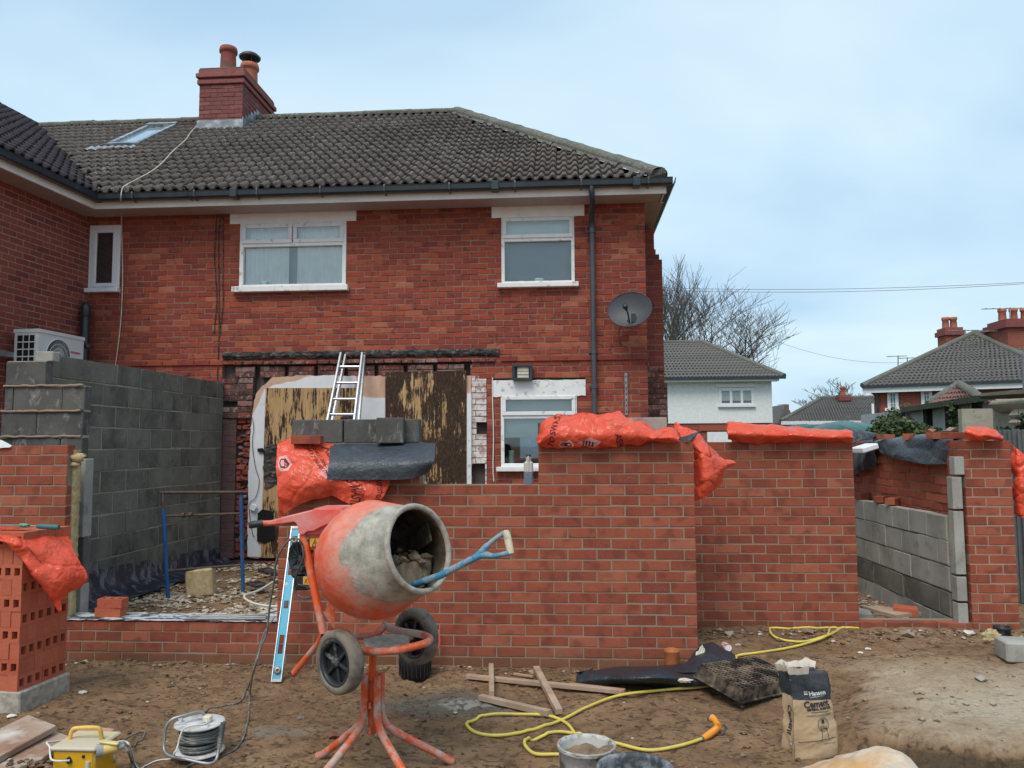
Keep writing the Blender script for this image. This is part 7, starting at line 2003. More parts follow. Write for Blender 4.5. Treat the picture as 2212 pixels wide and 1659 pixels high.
def bag_text(body, size, u0, z0, ang, mat, bold=0.0, align='LEFT', off=.003):
    cu = bpy.data.curves.new('t', 'FONT'); cu.body = body; cu.size = size; cu.align_x = align; cu.align_y = 'CENTER'; cu.offset = bold; cu.resolution_u = 2
    t_ = bpy.data.objects.new('t', cu); COL.objects.link(t_); dg = bpy.context.evaluated_depsgraph_get(); dg.update()
    me = bpy.data.meshes.new_from_object(t_.evaluated_get(dg)); bpy.data.objects.remove(t_); bpy.data.curves.remove(cu)
    c_, s_ = math.cos(ang), math.sin(ang); inv = wmat(cbag).inverted(); wf = .25*4 if u0 < .25 else .13*4
    for v in me.vertices:
        a, b_ = v.co.x*c_-v.co.y*s_, v.co.x*s_+v.co.y*c_
        u = u0+a/wf; z = z0+b_/HB_; v.co = inv @ (bagpt(u % 1, max(0, min(1, z)))+bagn(u % 1, max(.01, min(.99, z)))*off)
    me.materials.clear(); me.materials.append(mat); o = bpy.data.objects.new('lettering', me); COL.objects.link(o); o.parent = cbag
white_ink = simple('white_ink', (.75, .74, .70), .6, bump=0); dark_ink = simple('dark_ink', (.035, .035, .04), .6, bump=0)
bag_text('Hanson', .036, .100, .765, .06, white_ink, .0012); bag_text('HEIDELBERG CEMENT GROUP', .0075, .105, .722, .06, white_ink)
bag_text('Cement', .050, .060, .635, .05, dark_ink, .0016); bag_text('GENERAL PURPOSE', .0175, .075, .575, .05, dark_ink, .001); bag_text('CONCRETE | MORTAR | RENDER', .0110, .065, .50, .05, dark_ink)
bag_text('Cement', .050, .865, .60, -PI/2, dark_ink, .0012); bag_text('hanson.co.uk', .012, .165, .17, .05, dark_ink)
def bag_patch(uvs, mat, off=.0025, name='print'):
    g = MB(); inv_ = [bagpt(u, z)+bagn(u, z)*off for u, z in uvs]; g.add(inv_, [tuple(range(len(uvs)))]); return g.build(name, mat, cbag)
for i in range(3):
    for j in range(3): bag_patch([(.070+.008*i, .805-.018*j), (.076+.008*i, .805-.018*j), (.076+.008*i, .792-.018*j), (.070+.008*i, .792-.018*j)], white_ink if (i, j) != (1, 0) else MAT['paper'], .004)
g = MB(); ring_ = [bagpt(.165+.034*math.cos(t), .40+.078*math.sin(t))+bagn(.165, .40)*.003 for t in [2*PI*i/24 for i in range(24)]]; g.tube(ring_, .0012, 4, closed=True)
for (u0, z0, u1, z1) in ((.02, .20, .24, .235), (.10, .545, .21, .552)): g.tube([bagpt(u0+(u1-u0)*i/14, z0+(z1-z0)*i/14)+bagn(u0+(u1-u0)*i/14, z0)*.002 for i in range(15)], .0012, 4)
g.tube([bagpt(u, z)+bagn(u, z)*.003 for u, z in ((.150, .20), (.155, .30), (.150, .33), (.165, .345), (.18, .345), (.19, .34), (.186, .31), (.19, .27), (.192, .22))], .0012, 4)
for k_ in range(3): g.tube([bagpt(.142+.001*k_, .375-.012*k_)+bagn(.16, .37)*.003, bagpt(.188, .375-.012*k_)+bagn(.16, .37)*.003], .0009, 4)
g.build('print_lines', dark_ink, cbag)['kind'] = 'stuff'
bag_patch([(.154, .46), (.17, .46), (.17, .415), (.154, .415)], dark_ink, .004)
bag_patch([(.888, .195), (.925, .195), (.925, .13), (.888, .13)], white_ink); bag_patch([(.893, .185), (.92, .185), (.92, .15), (.893, .15)], simple('blue_ink', (.12, .2, .38), .6, bump=0), .004)

# cable reel
rc_ = P(430, 1628, Z=.012); rcn = Vector((rc_.x, rc_.y, gz_smooth(rc_.x, rc_.y)+.02)); 
reel = empty('cable_reel', tuple(rcn), 0, 'white cable reel wound with grey cable lying flat on the soil', 'cable reel')
MAT['reel_white'] = simple('reel_white', (.58, .58, .57), .5, var=.08, dirt=(.35, .32, .28), dsc=10, dth=(.5, .65), bump=0)
RH = P(436, 1560, Y=rcn.y).z-rcn.z
for z in (0, RH-.012):
    g = MB(); g.lathe([(0, 0), (.118, 0), (.132, .003), (.136, .010), (.130, .014), (0, .013)], 40, Matrix.Translation((rcn.x, rcn.y, rcn.z+z))); g.build('flange', MAT['reel_white'], reel)
g = MB(); g.lathe([(.086, .01), (.086, RH-.01)], 30, Matrix.Translation(rcn)); g.build('drum', MAT['gutter'], reel)
g = MB(); zc_ = rcn.z+.02; pts = []; turns = 9
for t in range(turns*28):
    a = 2*PI*t/28; pts.append(Vector((rcn.x+(.098+.005*nz(t*.11, 3))*math.cos(a), rcn.y+(.098+.005*nz(t*.11, 3))*math.sin(a), zc_+(RH-.04)*(t/28)/turns+.006*math.sin(t*.13))))
g.tube(pts, .0075, 6)
for q in range(3):
    g.tube([Vector((rcn.x+.106*math.cos(a), rcn.y+.106*math.sin(a), rcn.z+RH*.5+.02*math.sin(a*1.5+q*1.7)+.012*q)) for a in [2*PI*i/40 for i in range(41)]], .0072, 6)
MAT['grey_cable'] = simple('grey_cable', (.13, .135, .13), .55, var=.25, dirt=(.30, .28, .24), dsc=12, dth=(.5, .62), bump=0)
g.build('wound_cable', MAT['grey_cable'], reel)
rq = lambda x, y, Y: P(.2344*x, 1440+.2344*y, Y=Y)
Yr = rcn.y
g = MB(); g.tube(smooth_path([rq(1880, 432, Yr+.02), rq(1820, 418, Yr), rq(1700, 450, Yr-.05), rq(1590, 485, Yr-.08), rq(1530, 560, Yr-.09), rq(1515, 660, Yr-.1), rq(1512, 760, Yr-.12), rq(1560, 822, Yr-.16), rq(1700, 850, Yr-.19), rq(1850, 885, Yr-.19), rq(1935, 892, Yr-.18), rq(1990, 860, Yr-.15), rq(2015, 760, Yr-.12), rq(2050, 520, Yr-.09)], 5), .0085, 10); g.build('frame_tube', MAT['steel'], reel)
g = MB(); a, b_ = rq(2022, 745, Yr-.118), rq(2058, 505, Yr-.088); d = (b_-a).normalized(); s1 = d.cross(Vector((0, 1, 0))).normalized(); s2 = d.cross(s1)
g.tube([a+d*((b_-a).length*t/160)+(s1*math.cos(t*.7)+s2*math.sin(t*.7))*.013 for t in range(161)], .0028, 5); g.build('spring', MAT['grey_cable'], reel)
g = MB(); g.lathe([(.0, .0), (.05, 0), (.05, .006), (0, .006)], 24, Matrix.Translation((rcn.x-.02, rcn.y-.01, rcn.z+RH+.001))); g.box((rcn.x-.105, rcn.y-.01, rcn.z+RH+.018), (.022, .02, .034), bev=.003); g.build('socket_plate', MAT['reel_white'], reel)
pg = MB(); pc_ = Vector((rcn.x+.045, rcn.y+.0, rcn.z+RH+.020)); pg.box(pc_, (.045, .04, .035), bev=.006); pl_ = pg.build('plug', simple('cream_plug', (.60, .55, .42), .5, bump=0)); tag(pl_, 'cream three pin plug pushed into the cable reel', 'plug')
MAT['white_cable'] = simple('white_cable', (.62, .62, .58), .55, var=.1, bump=0, dirt=(.4, .36, .3), dsc=14, dth=(.55, .7), damt=.6)
def gr(x, y, h_=.006): return G(.2344*x, 1440+.2344*y, h_)
cable('plug_cable', [pc_+Vector((-.0, -.02, 0)), rq(1900, 530, Yr-.10), rq(1760, 545, Yr-.15), rq(1690, 580, Yr-.16), rq(1655, 660, Yr-.17), rq(1635, 740, Yr-.19), rq(1610, 800, Yr-.21), gr(1580, 836, .01), gr(1450, 845), gr(1350, 880), gr(1285, 928), gr(1240, 860, .02), rq(1200, 740, 3.95), rq(1160, 692, 3.93), rq(1090, 690, 3.9)], .0045, MAT['white_cable'], 'white cable running from the reel plug to the yellow transformer')
cable('supply_cable', [rq(1155, 740, 3.92), rq(1190, 800, 3.92), gr(1215, 870), gr(1235, 960)], .0065, MAT['grey_cable'], 'short grey cable dropping from the yellow connector')
cable('cable_loop', [rq(1110, 700, 3.93), gr(1200, 650, .03), gr(1290, 605, .01), gr(1335, 615), gr(1310, 665), gr(1240, 715, .01), rq(1150, 730, 3.93)], .0055, MAT['grey_cable'], 'grey cable loop on the soil between transformer and reel')
# mixer cable: from motor down to the reel
cable('mixer_cable', [qn(590, 478, 4.09), qn(560, 440, 4.08), qn(500, 432, 4.10), qn(430, 490, 4.12), qn(370, 590, 4.14), qn(338, 700, 4.16), qn(330, 820, 4.18), qn(310, 930, 4.2), qn(285, 1080, 4.22), qn(272, 1200, 4.25), qn(255, 1340, 4.28), P(563, 1400, Y=4.35), P(548, 1450, Y=4.42), G(535, 1490, .01), G(520, 1515), G(480, 1528), G(445, 1540), rq(1870, 428, Yr+.03)], .0058, MAT['grey_cable'], 'long dark cable drooping from mixer motor to the cable reel')
cable('extension_cable', [P(592, 1335, Y=6.12), P(572, 1365, Y=5.6), P(558, 1410, Y=5.0), P(546, 1455, Y=4.6), G(540, 1500, .01), G(535, 1560, .008), G(515, 1610, .008), G(470, 1633, .008), G(420, 1648, .008), G(390, 1665, .008)], .0058, MAT['grey_cable'], 'grey extension cable falling over the low wall and past the reel')

# yellow transformer
tf = rq(680, 800, 3.9); Y0 = 3.86
xl_t, xr_t = rq(478, 850, Y0).x, rq(868, 850, Y0).x; zt_f = rq(680, 775, Y0).z; zg = gz_smooth(tf.x, 3.9)
trf = empty('transformer', ((xl_t+xr_t)/2, Y0, zg), 0, 'yellow site transformer with carry handle at the bottom left', 'transformer')
mixer_paint('trans_yellow', (.70, .38, .015), (.50, .40, .26), (.62, .72), 6); mixer_paint('trans_top', (.62, .48, .22), (.52, .47, .38), (.38, .55), 6)
Wt_ = xr_t-xl_t; cxt = (xl_t+xr_t)/2; D_ = .21
g = MB(); g.box((cxt, Y0+D_/2, (zg+zt_f)/2), (Wt_, D_, zt_f-zg), bev=.012); g.build('casing', MAT['trans_yellow'], trf)
g = MB(); g.box((cxt, Y0+D_/2, zt_f+.008), (Wt_+.022, D_+.022, .022), bev=.008); g.build('lid', MAT['trans_top'], trf)
g = MB(); hz = zt_f+.018; g.tube(smooth_path([Vector((cxt-.085, Y0+.10, hz)), Vector((cxt-.075, Y0+.10, hz+.042)), Vector((cxt-.05, Y0+.10, hz+.055)), Vector((cxt+.05, Y0+.10, hz+.060)), Vector((cxt+.075, Y0+.10, hz+.048)), Vector((cxt+.085, Y0+.10, hz))], 4), .0105, 8); g.build('handle', simple('trans_handle', (.66, .42, .10), .5, bump=0), trf)
g = MB(); g.tube([Vector((xr_t-.03, Y0-.002, zt_f-.05)), Vector((xr_t-.03, Y0-.002, zg))], .012, 8); g.build('corner_groove', MAT['trans_top'], trf)
g = MB(); g.box(rq(768, 830, Y0-.003), (.012, .006, .012)); g.tube([rq(640, 862, Y0-.006), rq(640, 862, Y0+.01)], .017, 14); g.build('grommet', MAT['black_ink'], trf)
cable('transformer_cable', [rq(640, 865, Y0-.02), rq(560, 870, Y0-.04), rq(480, 860, Y0-.03), rq(462, 810, Y0-.01), rq(458, 740, Y0+.02), rq(432, 700, Y0+.06), rq(520, 690, Y0+.12), rq(700, 660, Y0+.25), rq(850, 640, Y0+.25), rq(930, 640, Y0+.2), rq(965, 670, Y0+.12)], .005, MAT['white_cable'], 'white flex curling round the yellow transformer body')
con = empty('connector', tuple(rq(1000, 740, 3.9)), 0, 'yellow industrial cable connector plugged beside the transformer', 'connector')
g = MB(); g.tube([rq(955, 765, 3.90), rq(970, 762, 3.9), rq(1085, 738, 3.92), rq(1100, 735, 3.92)], [.026, .028, .024, .020], 14); g.build('body', simple('con_yellow', (.66, .46, .14), .5, bump=0, dirt=(.5, .44, .34), dsc=14), con)
g = MB(); g.tube([rq(885, 775, 3.88), rq(960, 766, 3.90)], .030, 14); g.tube([rq(1098, 736, 3.92), rq(1150, 722, 3.93)], [.021, .014], 12); g.build('gland', simple('con_grey', (.32, .33, .33), .5, bump=0, dirt=(.4, .36, .3), dsc=14), con)
g = MB(); g.box(rq(1010, 700, 3.9), (.10, .03, .014), rot=Matrix.Rotation(.1, 3, 'Y'), bev=.005); g.build('flap', simple('con_flap', (.62, .52, .24), .5, bump=0), con)
cable('connector_cable', [rq(1050, 790, 3.93), rq(1058, 850, 3.95), gr(1050, 890), gr(1020, 880), gr(1005, 830, .02), rq(1010, 790, 3.95)], .005, MAT['white_cable'], 'little loop of white cable below the yellow connector')

# boards at bottom left
m = NT('board_dirty', .85, .25); k = m.mix(m.rng(m.noise(3, 6, .65), .35, .65), (.28, .155, .10), (.44, .34, .27)); k = m.mix(m.rng(m.noise(2.6, 6, .6, src=m.vec((1, 1, 1), loc=(4, 2, 0))), .48, .62, 0, .85), k, (.62, .58, .53)); k = m.mix(m.rng(m.noise(12, 7, .7), .58, .7, 0, .7), k, (.17, .10, .06)); m.base(k); m.bump(m.noise(18, 7, .7), .5, .01); MAT['board_dirty'] = m.m
MAT['board_pink'] = simple('board_pink', (.42, .20, .13), .85, var=.15, dirt=(.52, .38, .30), dsc=5, dth=(.45, .7), damt=.7)
def board(quad_, th_, zt, mat, label, name='board', cat='board'):
    pts = []
    for q_, z_ in zip(quad_, zt): pts.append(P(.2344*q_[0], 1440+.2344*q_[1], Z=z_))
    n_ = len(pts); g = MB(); vs = pts+[p-Vector((0, 0, th_)) for p in pts]
    g.add(vs, [tuple(range(n_)), tuple(range(n_, 2*n_))[::-1]]+[(i, (i+1) % n_, (i+1) % n_+n_, i+n_) for i in range(n_)]); o = g.build(name, mat, None, fix=True)
    b2 = o.modifiers.new('bevel', 'BEVEL'); b2.width = .004; b2.segments = 1
    tag(o, label, cat); return o
board([(-400, 760), (262, 442), (520, 540), (-120, 890)], .035, (.13, .15, .14, .12), MAT['board_dirty'], 'widest mud stained board with whitish patch, topmost at bottom left')
board([(-150, 960), (500, 585), (640, 640), (80, 1100)], .030, (.085, .09, .085, .08), MAT['board_dirty'], 'mud caked board lying partly under the whitish board')
board([(630, 630), (800, 538), (1060, 572), (900, 665)], .05, (.07, .08, .075, .07), MAT['board_pink'], 'pinkish flat slab on the soil behind the yellow transformer', 'slab', 'slab')
rg = MB()
for i in range(40): stone(rg, P(.2344*(60+420*rng.random()), 1440+.2344*(860+80*rng.random()), Z=.09), rng.uniform(.006, .02), i+900, .7)
tag(rg.build('mud_crumbs', MAT['pebble']), kind='stuff')

# plaster bits and stones that can be told apart on the soil
MAT['chalk'] = simple('chalk', (.62, .58, .50), .9, var=.2, sc=20, bump=.5)
bits = [((178, 1497), .028, 'largest white plaster lump left of the reel near the brick stack'), ((317, 1513), .014, 'tiny white chip on open soil above the reel'), ((1640, 1370), .02, None), ((1262, 1586), .016, None), ((24, 1548), .03, 'white rounded lump at the foot of the brick stack')]
for (pt, s, lab) in bits:
    g = MB(); stone(g, (0, 0, 0), s, int(pt[0]), .5); stone(g, (s*.7, .2*s, 0), s*.6, int(pt[0])+5, .6); o = g.build('plaster_lump', MAT['chalk']); o.location = G(*pt, s*.25)
    tag(o, lab or ('pale chip of plaster on soil just behind the black grate' if pt[1] < 1400 else 'pale chip of plaster just right of the white paint tin'), 'rubble', None if lab else 'pale chips on the soil')
rb_ = [((1890, 1348), .085, 'rubble'), ((1912, 1352), .06, 'rubble'), ((1868, 1354), .05, 'rubble'), ((1940, 1350), .04, 'rubble'), ((1962, 1372), .075, 'rubble'), ((1985, 1366), .045, 'rubble'), ((1930, 1378), .06, 'pebble'), ((2030, 1356), .04, 'rubble'), ((2092, 1370), .05, 'chalk'), ((1575, 1368), .06, 'rubble'), ((1596, 1363), .04, 'pebble'), ((1722, 1362), .05, 'pebble'), ((1745, 1366), .06, 'pebble'), ((1875, 1400), .03, 'chalk'), ((1858, 1408), .025, 'chalk'), ((1887, 1412), .028, 'pebble'), ((715, 1592), .05, 'new_brick'), ((900, 1588), .03, 'new_brick'), ((770, 1468), .02, 'rubble'), ((650, 1550), .03, 'rubble'), ((1385, 1468), .03, 'new_brick'), ((2120, 1470), .05, 'rubble'), ((1795, 1350), .03, 'rubble')]
where = {0: 'largest pale rubble stone below the threshold bricks', 1: 'second pale stone touching the largest one below the threshold', 2: 'pale stone on the left flank of the threshold rubble', 3: 'small stone at the right end of the threshold rubble', 4: 'angular grey stone standing up right of the rubble heap', 5: 'small pale stone just right of the angular grey stone', 6: 'dark brown clod in front of the threshold rubble', 7: 'single pale stone halfway between rubble heap and end pier', 10: 'small clod right of the stone behind the drink can', 11: 'left clod inside the far loop of yellow hose', 12: 'right clod inside the far loop of yellow hose', 13: 'white chip in the cluster of three on open soil', 14: 'left white chip in the cluster of three on open soil', 15: 'brown pebble in the cluster of three on open soil', 18: 'small grey stone near the foot of the spirit level', 19: 'grey stone on the soil left of the mixer stand', 21: 'grey stone lying alone on the pale sandy crust', 22: 'small stone beside the foot of the set back panel', 8: 'flat white pebble left of the insulation at end pier', 9: 'grey stone at the corner behind the drink can', 16: 'broken red brick end by the left mixer foot', 17: 'small brick fragment beside right mixer leg', 20: 'small red brick chip beside the longest batten'}
for i, (pt, s, mt) in enumerate(rb_):
    g = MB(); stone(g, (0, 0, 0), s, i+300, .55); o = g.build('stone', MAT[mt]); o.location = G(*pt, s*.2); tag(o, where.get(i, 'loose grey brown stone in the rubble strewn on the soil'), 'stone', 'stones lying about on the soil')
# collar of a buried pipe by the end pier, concrete block at the right edge
pc = G(2166, 1378, .0); g = MB(); g.lathe([(.062, 0), (.062, .075), (.068, .078), (.068, .10), (.056, .10), (.054, .06), (0, .055)], 24, Matrix.Translation(pc)); cl = g.build('pipe_collar', MAT['rubber']); tag(cl, 'black pipe collar with orange base beside the end pier', 'pipe')
g = MB(); g.lathe([(.072, 0), (.072, .03)], 24, Matrix.Translation(pc)); cl2 = g.build('base', MAT['gun_orange'], cl)
g = MB(); c = G(2215, 1412, .07); g.box((c.x+.10, c.y+.10, c.z), (.42, .22, .145), rot=rotz(-.12), bev=.012); o = g.build('concrete_block', MAT['light_block']); tag(o, 'pale concrete block lying on the soil at the right edge', 'block')
# planks and brick behind the threshold
def plank_q(pts, zt, th_, mat, lab, name='plank'):
    q_ = [P(a, b_, Z=zt) for a, b_ in pts]; n_ = 4; g = MB(); vs = q_+[p-Vector((0, 0, th_)) for p in q_]
    g.add(vs, [(0, 1, 2, 3), (7, 6, 5, 4)]+[(i, (i+1) % 4, (i+1) % 4+4, i+4) for i in range(4)]); tag(g.build(name, mat, None, fix=True), lab, 'plank' if name == 'plank' else 'brick')
plank_q([(1862, 1309), (1895, 1308), (1990, 1322), (1935, 1329)], .16, .03, MAT['timber'], 'pale plank bridging the hole behind the threshold bricks')
plank_q([(1850, 1311), (1878, 1318), (1885, 1328), (1850, 1326)], .15, .05, MAT['light_block'], 'pale slab end beside the plank behind the panel wall')
plank_q([(1929, 1304), (1980, 1310), (1983, 1319), (1930, 1312)], .19, .06, MAT['stack_brick'], 'loose red perforated brick behind the plank at the gap', 'loose_brick')

# the mound of mortar crusted sheeting at the bottom right
ctrl = []
for j, (dy, hh) in enumerate(((0.62, .0), (.40, .10), (.18, .155), (.0, .17), (-.3, .13), (-.6, .02))):
    row = []
    for i, (px, hp_) in enumerate(((1640, -.02), (1735, .62), (1831, .86), (1896, .98), (1946, 1.0), (2000, .78), (2040, .42), (2090, .5), (2160, .25))):
        x_ = P(px, 1640, Y=3.55).x; row.append(Vector((x_+.1*nz(i, j), 3.55+dy*.9, hh*hp_*2.3)))
    ctrl.append(row)
ms = Sheet(ctrl, seed=121, crease=.012, freq=4, ripple=.012)
m = NT('crusted_sheet', .85, .25); k = m.mix(m.rng(m.noise(3.2, 7, .65), .40, .56), (.55, .32, .15), (.60, .53, .43)); k = m.mix(m.rng(m.noise(9, 7, .72), .5, .66, 0, .7), k, (.42, .38, .33)); m.base(k); m.bump(m.noise(14, 7, .7), .6, .015)
o = ms.build('crusted_sheet', m.m, None, 110, 60, .006); tag(o, 'cream and rusty mortar crusted sheet heaped at the bottom right edge', 'sheet')

# ------------------------------------------------------------ inside the extension
# trestle
MAT['trestle_blue'] = simple('trestle_blue', (.02, .10, .26), .5, var=.2, dirt=(.10, .09, .09), dsc=8, dth=(.55, .65)); MAT['rust'] = simple('rust', (.10, .065, .05), .8, var=.3, sc=20)
tre = empty('trestle', tuple(P(440, 1290, Y=8.1)), 0, 'blue and rusty steel trestle standing on chippings by the dark blocks', 'trestle')
g = MB(); g.tube([P(353, 1100, Y=8.0), P(363, 1292, Y=8.0)], .021, 10); g.build('post', MAT['trestle_blue'], tre)
g = MB(); g.tube([P(520, 1062, Y=8.25), P(525, 1278, Y=8.25)], .021, 10); g.build('post', MAT['trestle_blue'], tre)
for a, b_ in (((348, 1064), (536, 1063)), ((353, 1115), (520, 1109)), ((363, 1233), (524, 1220))):
    g = MB(); g.tube([P(*a, Y=8.0), P(*b_, Y=8.25)], .016 if a[1] < 1070 else .013, 8); g.build('rail', MAT['rust'], tre)
for a in ((396, 1113), (412, 1112)):
    g = MB(); p = P(*a, Y=8.06); g.tube([p-Vector((.015, 0, 0)), p+Vector((.015, 0, 0))], .028, 8); g.build('clamp', MAT['rust'], tre)
g = MB(); g.tube([P(345, 1064, Y=7.99), P(351, 1064, Y=8.0), P(352, 1100, Y=8.0)], .013, 8); g.build('hook', MAT['rust'], tre)
# ladder against the house
lad = empty('ladder', tuple(P(735, 915, Y=9.2)), 0, 'aluminium extension ladder leaning on the house above the boarded doorway', 'ladder')
for (t0, b0, w_) in (((737, 764), (707, 915), 0), ((783, 764), (765, 915), 0), ((747, 768), (717, 915), 1), ((788, 770), (775, 915), 1)):
    g = MB(); a = P(*t0, Y=10.30+.06*w_); b_ = P(*b0, Y=9.5+.06*w_); d = b_-a; b_ = a+d*2.9 if True else b_
    b_ = a+d*((a.z-.22)/max(.1, a.z-(a+d).z)); 
    ln = (b_-a).length; zx = (a-b_).normalized(); xx_ = Vector((1, 0, 0)); xx_ = (xx_-zx*xx_.dot(zx)).normalized(); g.box((a+b_)/2, (.026, .068, ln), rot=Matrix((xx_, zx.cross(xx_), zx)).transposed(), bev=.003); g.build('rail', MAT['alu'], lad)
for i, (ya, xa1, xb1) in enumerate(((792, 732, 778), (827, 726, 775), (862, 718, 770), (895, 713, 765), (913, 708, 763))):
    f_ = (ya-764)/(915-764); Yq = 10.30-.8*f_; g = MB(); g.tube([P(xa1, ya, Y=Yq), P(xb1, ya, Y=Yq)], .017, 8); g.build('rung', MAT['alu'], lad)
# insulation block, two bricks, trims and conduits
g = MB(); c = P(429, 1287, Y=8.1); c = Vector((c.x, 8.1, .16)); g.box((c.x, 8.15, c.z+.13), (.28, .16, .29), rot=rotz(.1) @ Matrix.Rotation(-.08, 3, 'Y'), bev=.02); o = g.build('insulation_slab', MAT['wool']); tag(o, 'yellow block of insulation standing on chippings behind the trestle', 'insulation')
g = MB(); c = P(232, 1344, Y=6.28); z0_ = ztop(4)+.006
for k in range(1): pass
def hb_at(x, y, z, rz, lab):
    g = MB(); L, D, H = .214, .102, .067
    # on its bed with three slots open upwards
    me = hbm[0]; o = bpy.data.objects.new('loose_brick', me); COL.objects.link(o); o.location = (x, y, z+.0715 if False else z); o.rotation_euler = (-PI/2, 0, rz); tag(o, lab, 'brick'); return o
o = hb_at(c.x-.005, 6.33, z0_+.0725, .04, 'lower of two red bricks stacked on the low wall'); o = hb_at(c.x+.012, 6.33, z0_+.146, -.03, 'upper red perforated brick of the pair on the low wall')
for i in range(4):
    g = MB(); a, b_ = P(396+i*6, 1337-i*2.4, Z=.34+.01*(i % 2)), P(575, 1336-i*2.6, Z=.34); g.box((a+b_)/2, ((b_-a).length, .028, .012), rot=rotz(math.atan2(b_.y-a.y, b_.x-a.x)), bev=.002)
    o = g.build('trim_strip', MAT['steel']); tag(o, 'thin grey metal trim strip on the low wall, '+('nearest of four', 'second from the front', 'third from the front', 'farthest of four')[i], 'trim', 'trim strips stacked on the low wall')
for i, (pts_, lab) in enumerate((([(598, 1252), (560, 1275), (528, 1287), (540, 1300), (570, 1308), (600, 1310)], 'white conduit bent round the trestle foot on the chippings'), ([(600, 1318), (570, 1325), (545, 1330)], 'white plastic tube end lying on the chippings by low wall'), ([(602, 1330), (580, 1335), (560, 1342)], 'second white tube lying nearest the low wall end'))):
    cable('conduit', [P(a, b_, Z=.24 if i == 0 else .31) for a, b_ in pts_], .012, MAT['white_cable'], lab)
g = MB(); a = P(555, 1262, Z=.22); g.box(a, (.30, .14, .02), rot=rotz(-.8) @ Matrix.Rotation(.1, 3, 'X')); tag(g.build('roof_slate', MAT['tar']), 'dark broken slate lying on the chippings right of the trestle', 'slate')
g = MB()
for i in range(4): a = P(572+9*i, 1232+3*i, Z=.24); g.box(a, (.14, .09, .03), rot=rotz(i*1.1) @ Matrix.Rotation(.2, 3, 'X'))
tag(g.build('broken_slate', MAT['tar']), kind='stuff')
pl_s = MB()
S9 = Sheet([[P(340, 1235, Y=10.2), P(400, 1212, Y=10.25), P(470, 1200, Y=10.2)], [P(350, 1262, Z=.23), P(410, 1245, Z=.22), P(478, 1232, Z=.24)], [P(300, 1292, Z=.20), P(380, 1280, Z=.20), P(452, 1262, Z=.20)]], seed=131, crease=.03, freq=3)
# overhead clear sheet end at far left
S10 = Sheet([[P(-30, 948, Y=6.25), P(0, 950, Y=6.25), P(26, 962, Y=6.2)], [P(-30, 968, Y=6.2), P(0, 968, Y=6.18), P(20, 966, Y=6.18)]], seed=141, crease=.01)
o = S10.build('clear_sheet', MAT['reel_white'], None, 20, 10, .002); tag(o, 'scrap of pale plastic folded on the left pier top', 'plastic sheet')

# ------------------------------------------------------------ the street beyond
def far_mat(name, c, var=.08, rough=.85): MAT[name] = simple(name, c, rough, var=var, bump=0)
far_mat('far_blind', (.33, .40, .38)); far_mat('far_render', (.74, .74, .72)); far_mat('far_white', (.74, .75, .75)); far_mat('far_glass', (.12, .14, .15), rough=.2)
m = NT('far_brick', .9, .2); bt_ = m.n.new('ShaderNodeTexBrick'); bt_.inputs['Scale'].default_value = 1.0; bt_.inputs['Brick Width'].default_value = .225; bt_.inputs['Row Height'].default_value = .078; bt_.inputs['Mortar Size'].default_value = .010
bt_.inputs['Color1'].default_value = (.32, .085, .055, 1); bt_.inputs['Color2'].default_value = (.24, .060, .042, 1); bt_.inputs['Mortar'].default_value = (.27, .15, .11, 1)
cx_n = m.n.new('ShaderNodeCombineXYZ'); sp_ = m.sep(); m.l.new(m.math('ADD', sp_['X'], sp_['Y']), cx_n.inputs[0]); m.l.new(sp_['Z'], cx_n.inputs[1]); m.l.new(cx_n.outputs[0], bt_.inputs['Vector'])
m.base(m.mix(m.rng(m.noise(.8, 4), .4, .6, 0, .3), bt_.outputs['Color'], (.20, .05, .04))); MAT['far_brick'] = m.m
def hip_roof(parent, name, corners, ridge_pts, mat, gauge=.34, th=.045):
    """roof planes with stepped tile courses; corners: eave points a,b,(c) ; each plane given as (eave0, eave1, top1, top0)"""
    for pl in corners:
        e0, e1, t1, t0 = [Vector(p) for p in pl]; n_ = max(4, int((t0-e0).length/gauge)); nn = (e1-e0).cross(t0-e0).normalized()
        if nn.z < 0: nn = -nn
        g = MB()
        for k in range(n_):
            a, b_ = k/n_, (k+1)/n_+.02
            p0, p1 = e0.lerp(t0, a), e1.lerp(t1, a); q0, q1 = e0.lerp(t0, b_), e1.lerp(t1, b_)
            L_ = (p1-p0).length; m_ = max(1, int(L_/.165)); rw_ = [[], [], []]
            for i in range(m_*2+1):
                f_ = i/(m_*2); hgt = .055 if i % 2 else 0
                rw_[0].append(p0.lerp(p1, f_)+nn*(0+hgt)); rw_[1].append(p0.lerp(p1, f_)+nn*(th+hgt)); rw_[2].append(q0.lerp(q1, f_)+nn*(hgt+.0))
            g.grid(rw_, smooth=False, rnd=rng.random())
        g.build(name, mat, parent)['kind'] = 'stuff'
    for a, b_ in ridge_pts:
        g = MB(); g.tube([Vector(a)+Vector((0, 0, .04)), Vector(b_)+Vector((0, 0, .04))], .13, 6); g.build('ridge', MAT['ridge_tile'] if mat != MAT['wing_tile'] else mat, parent)
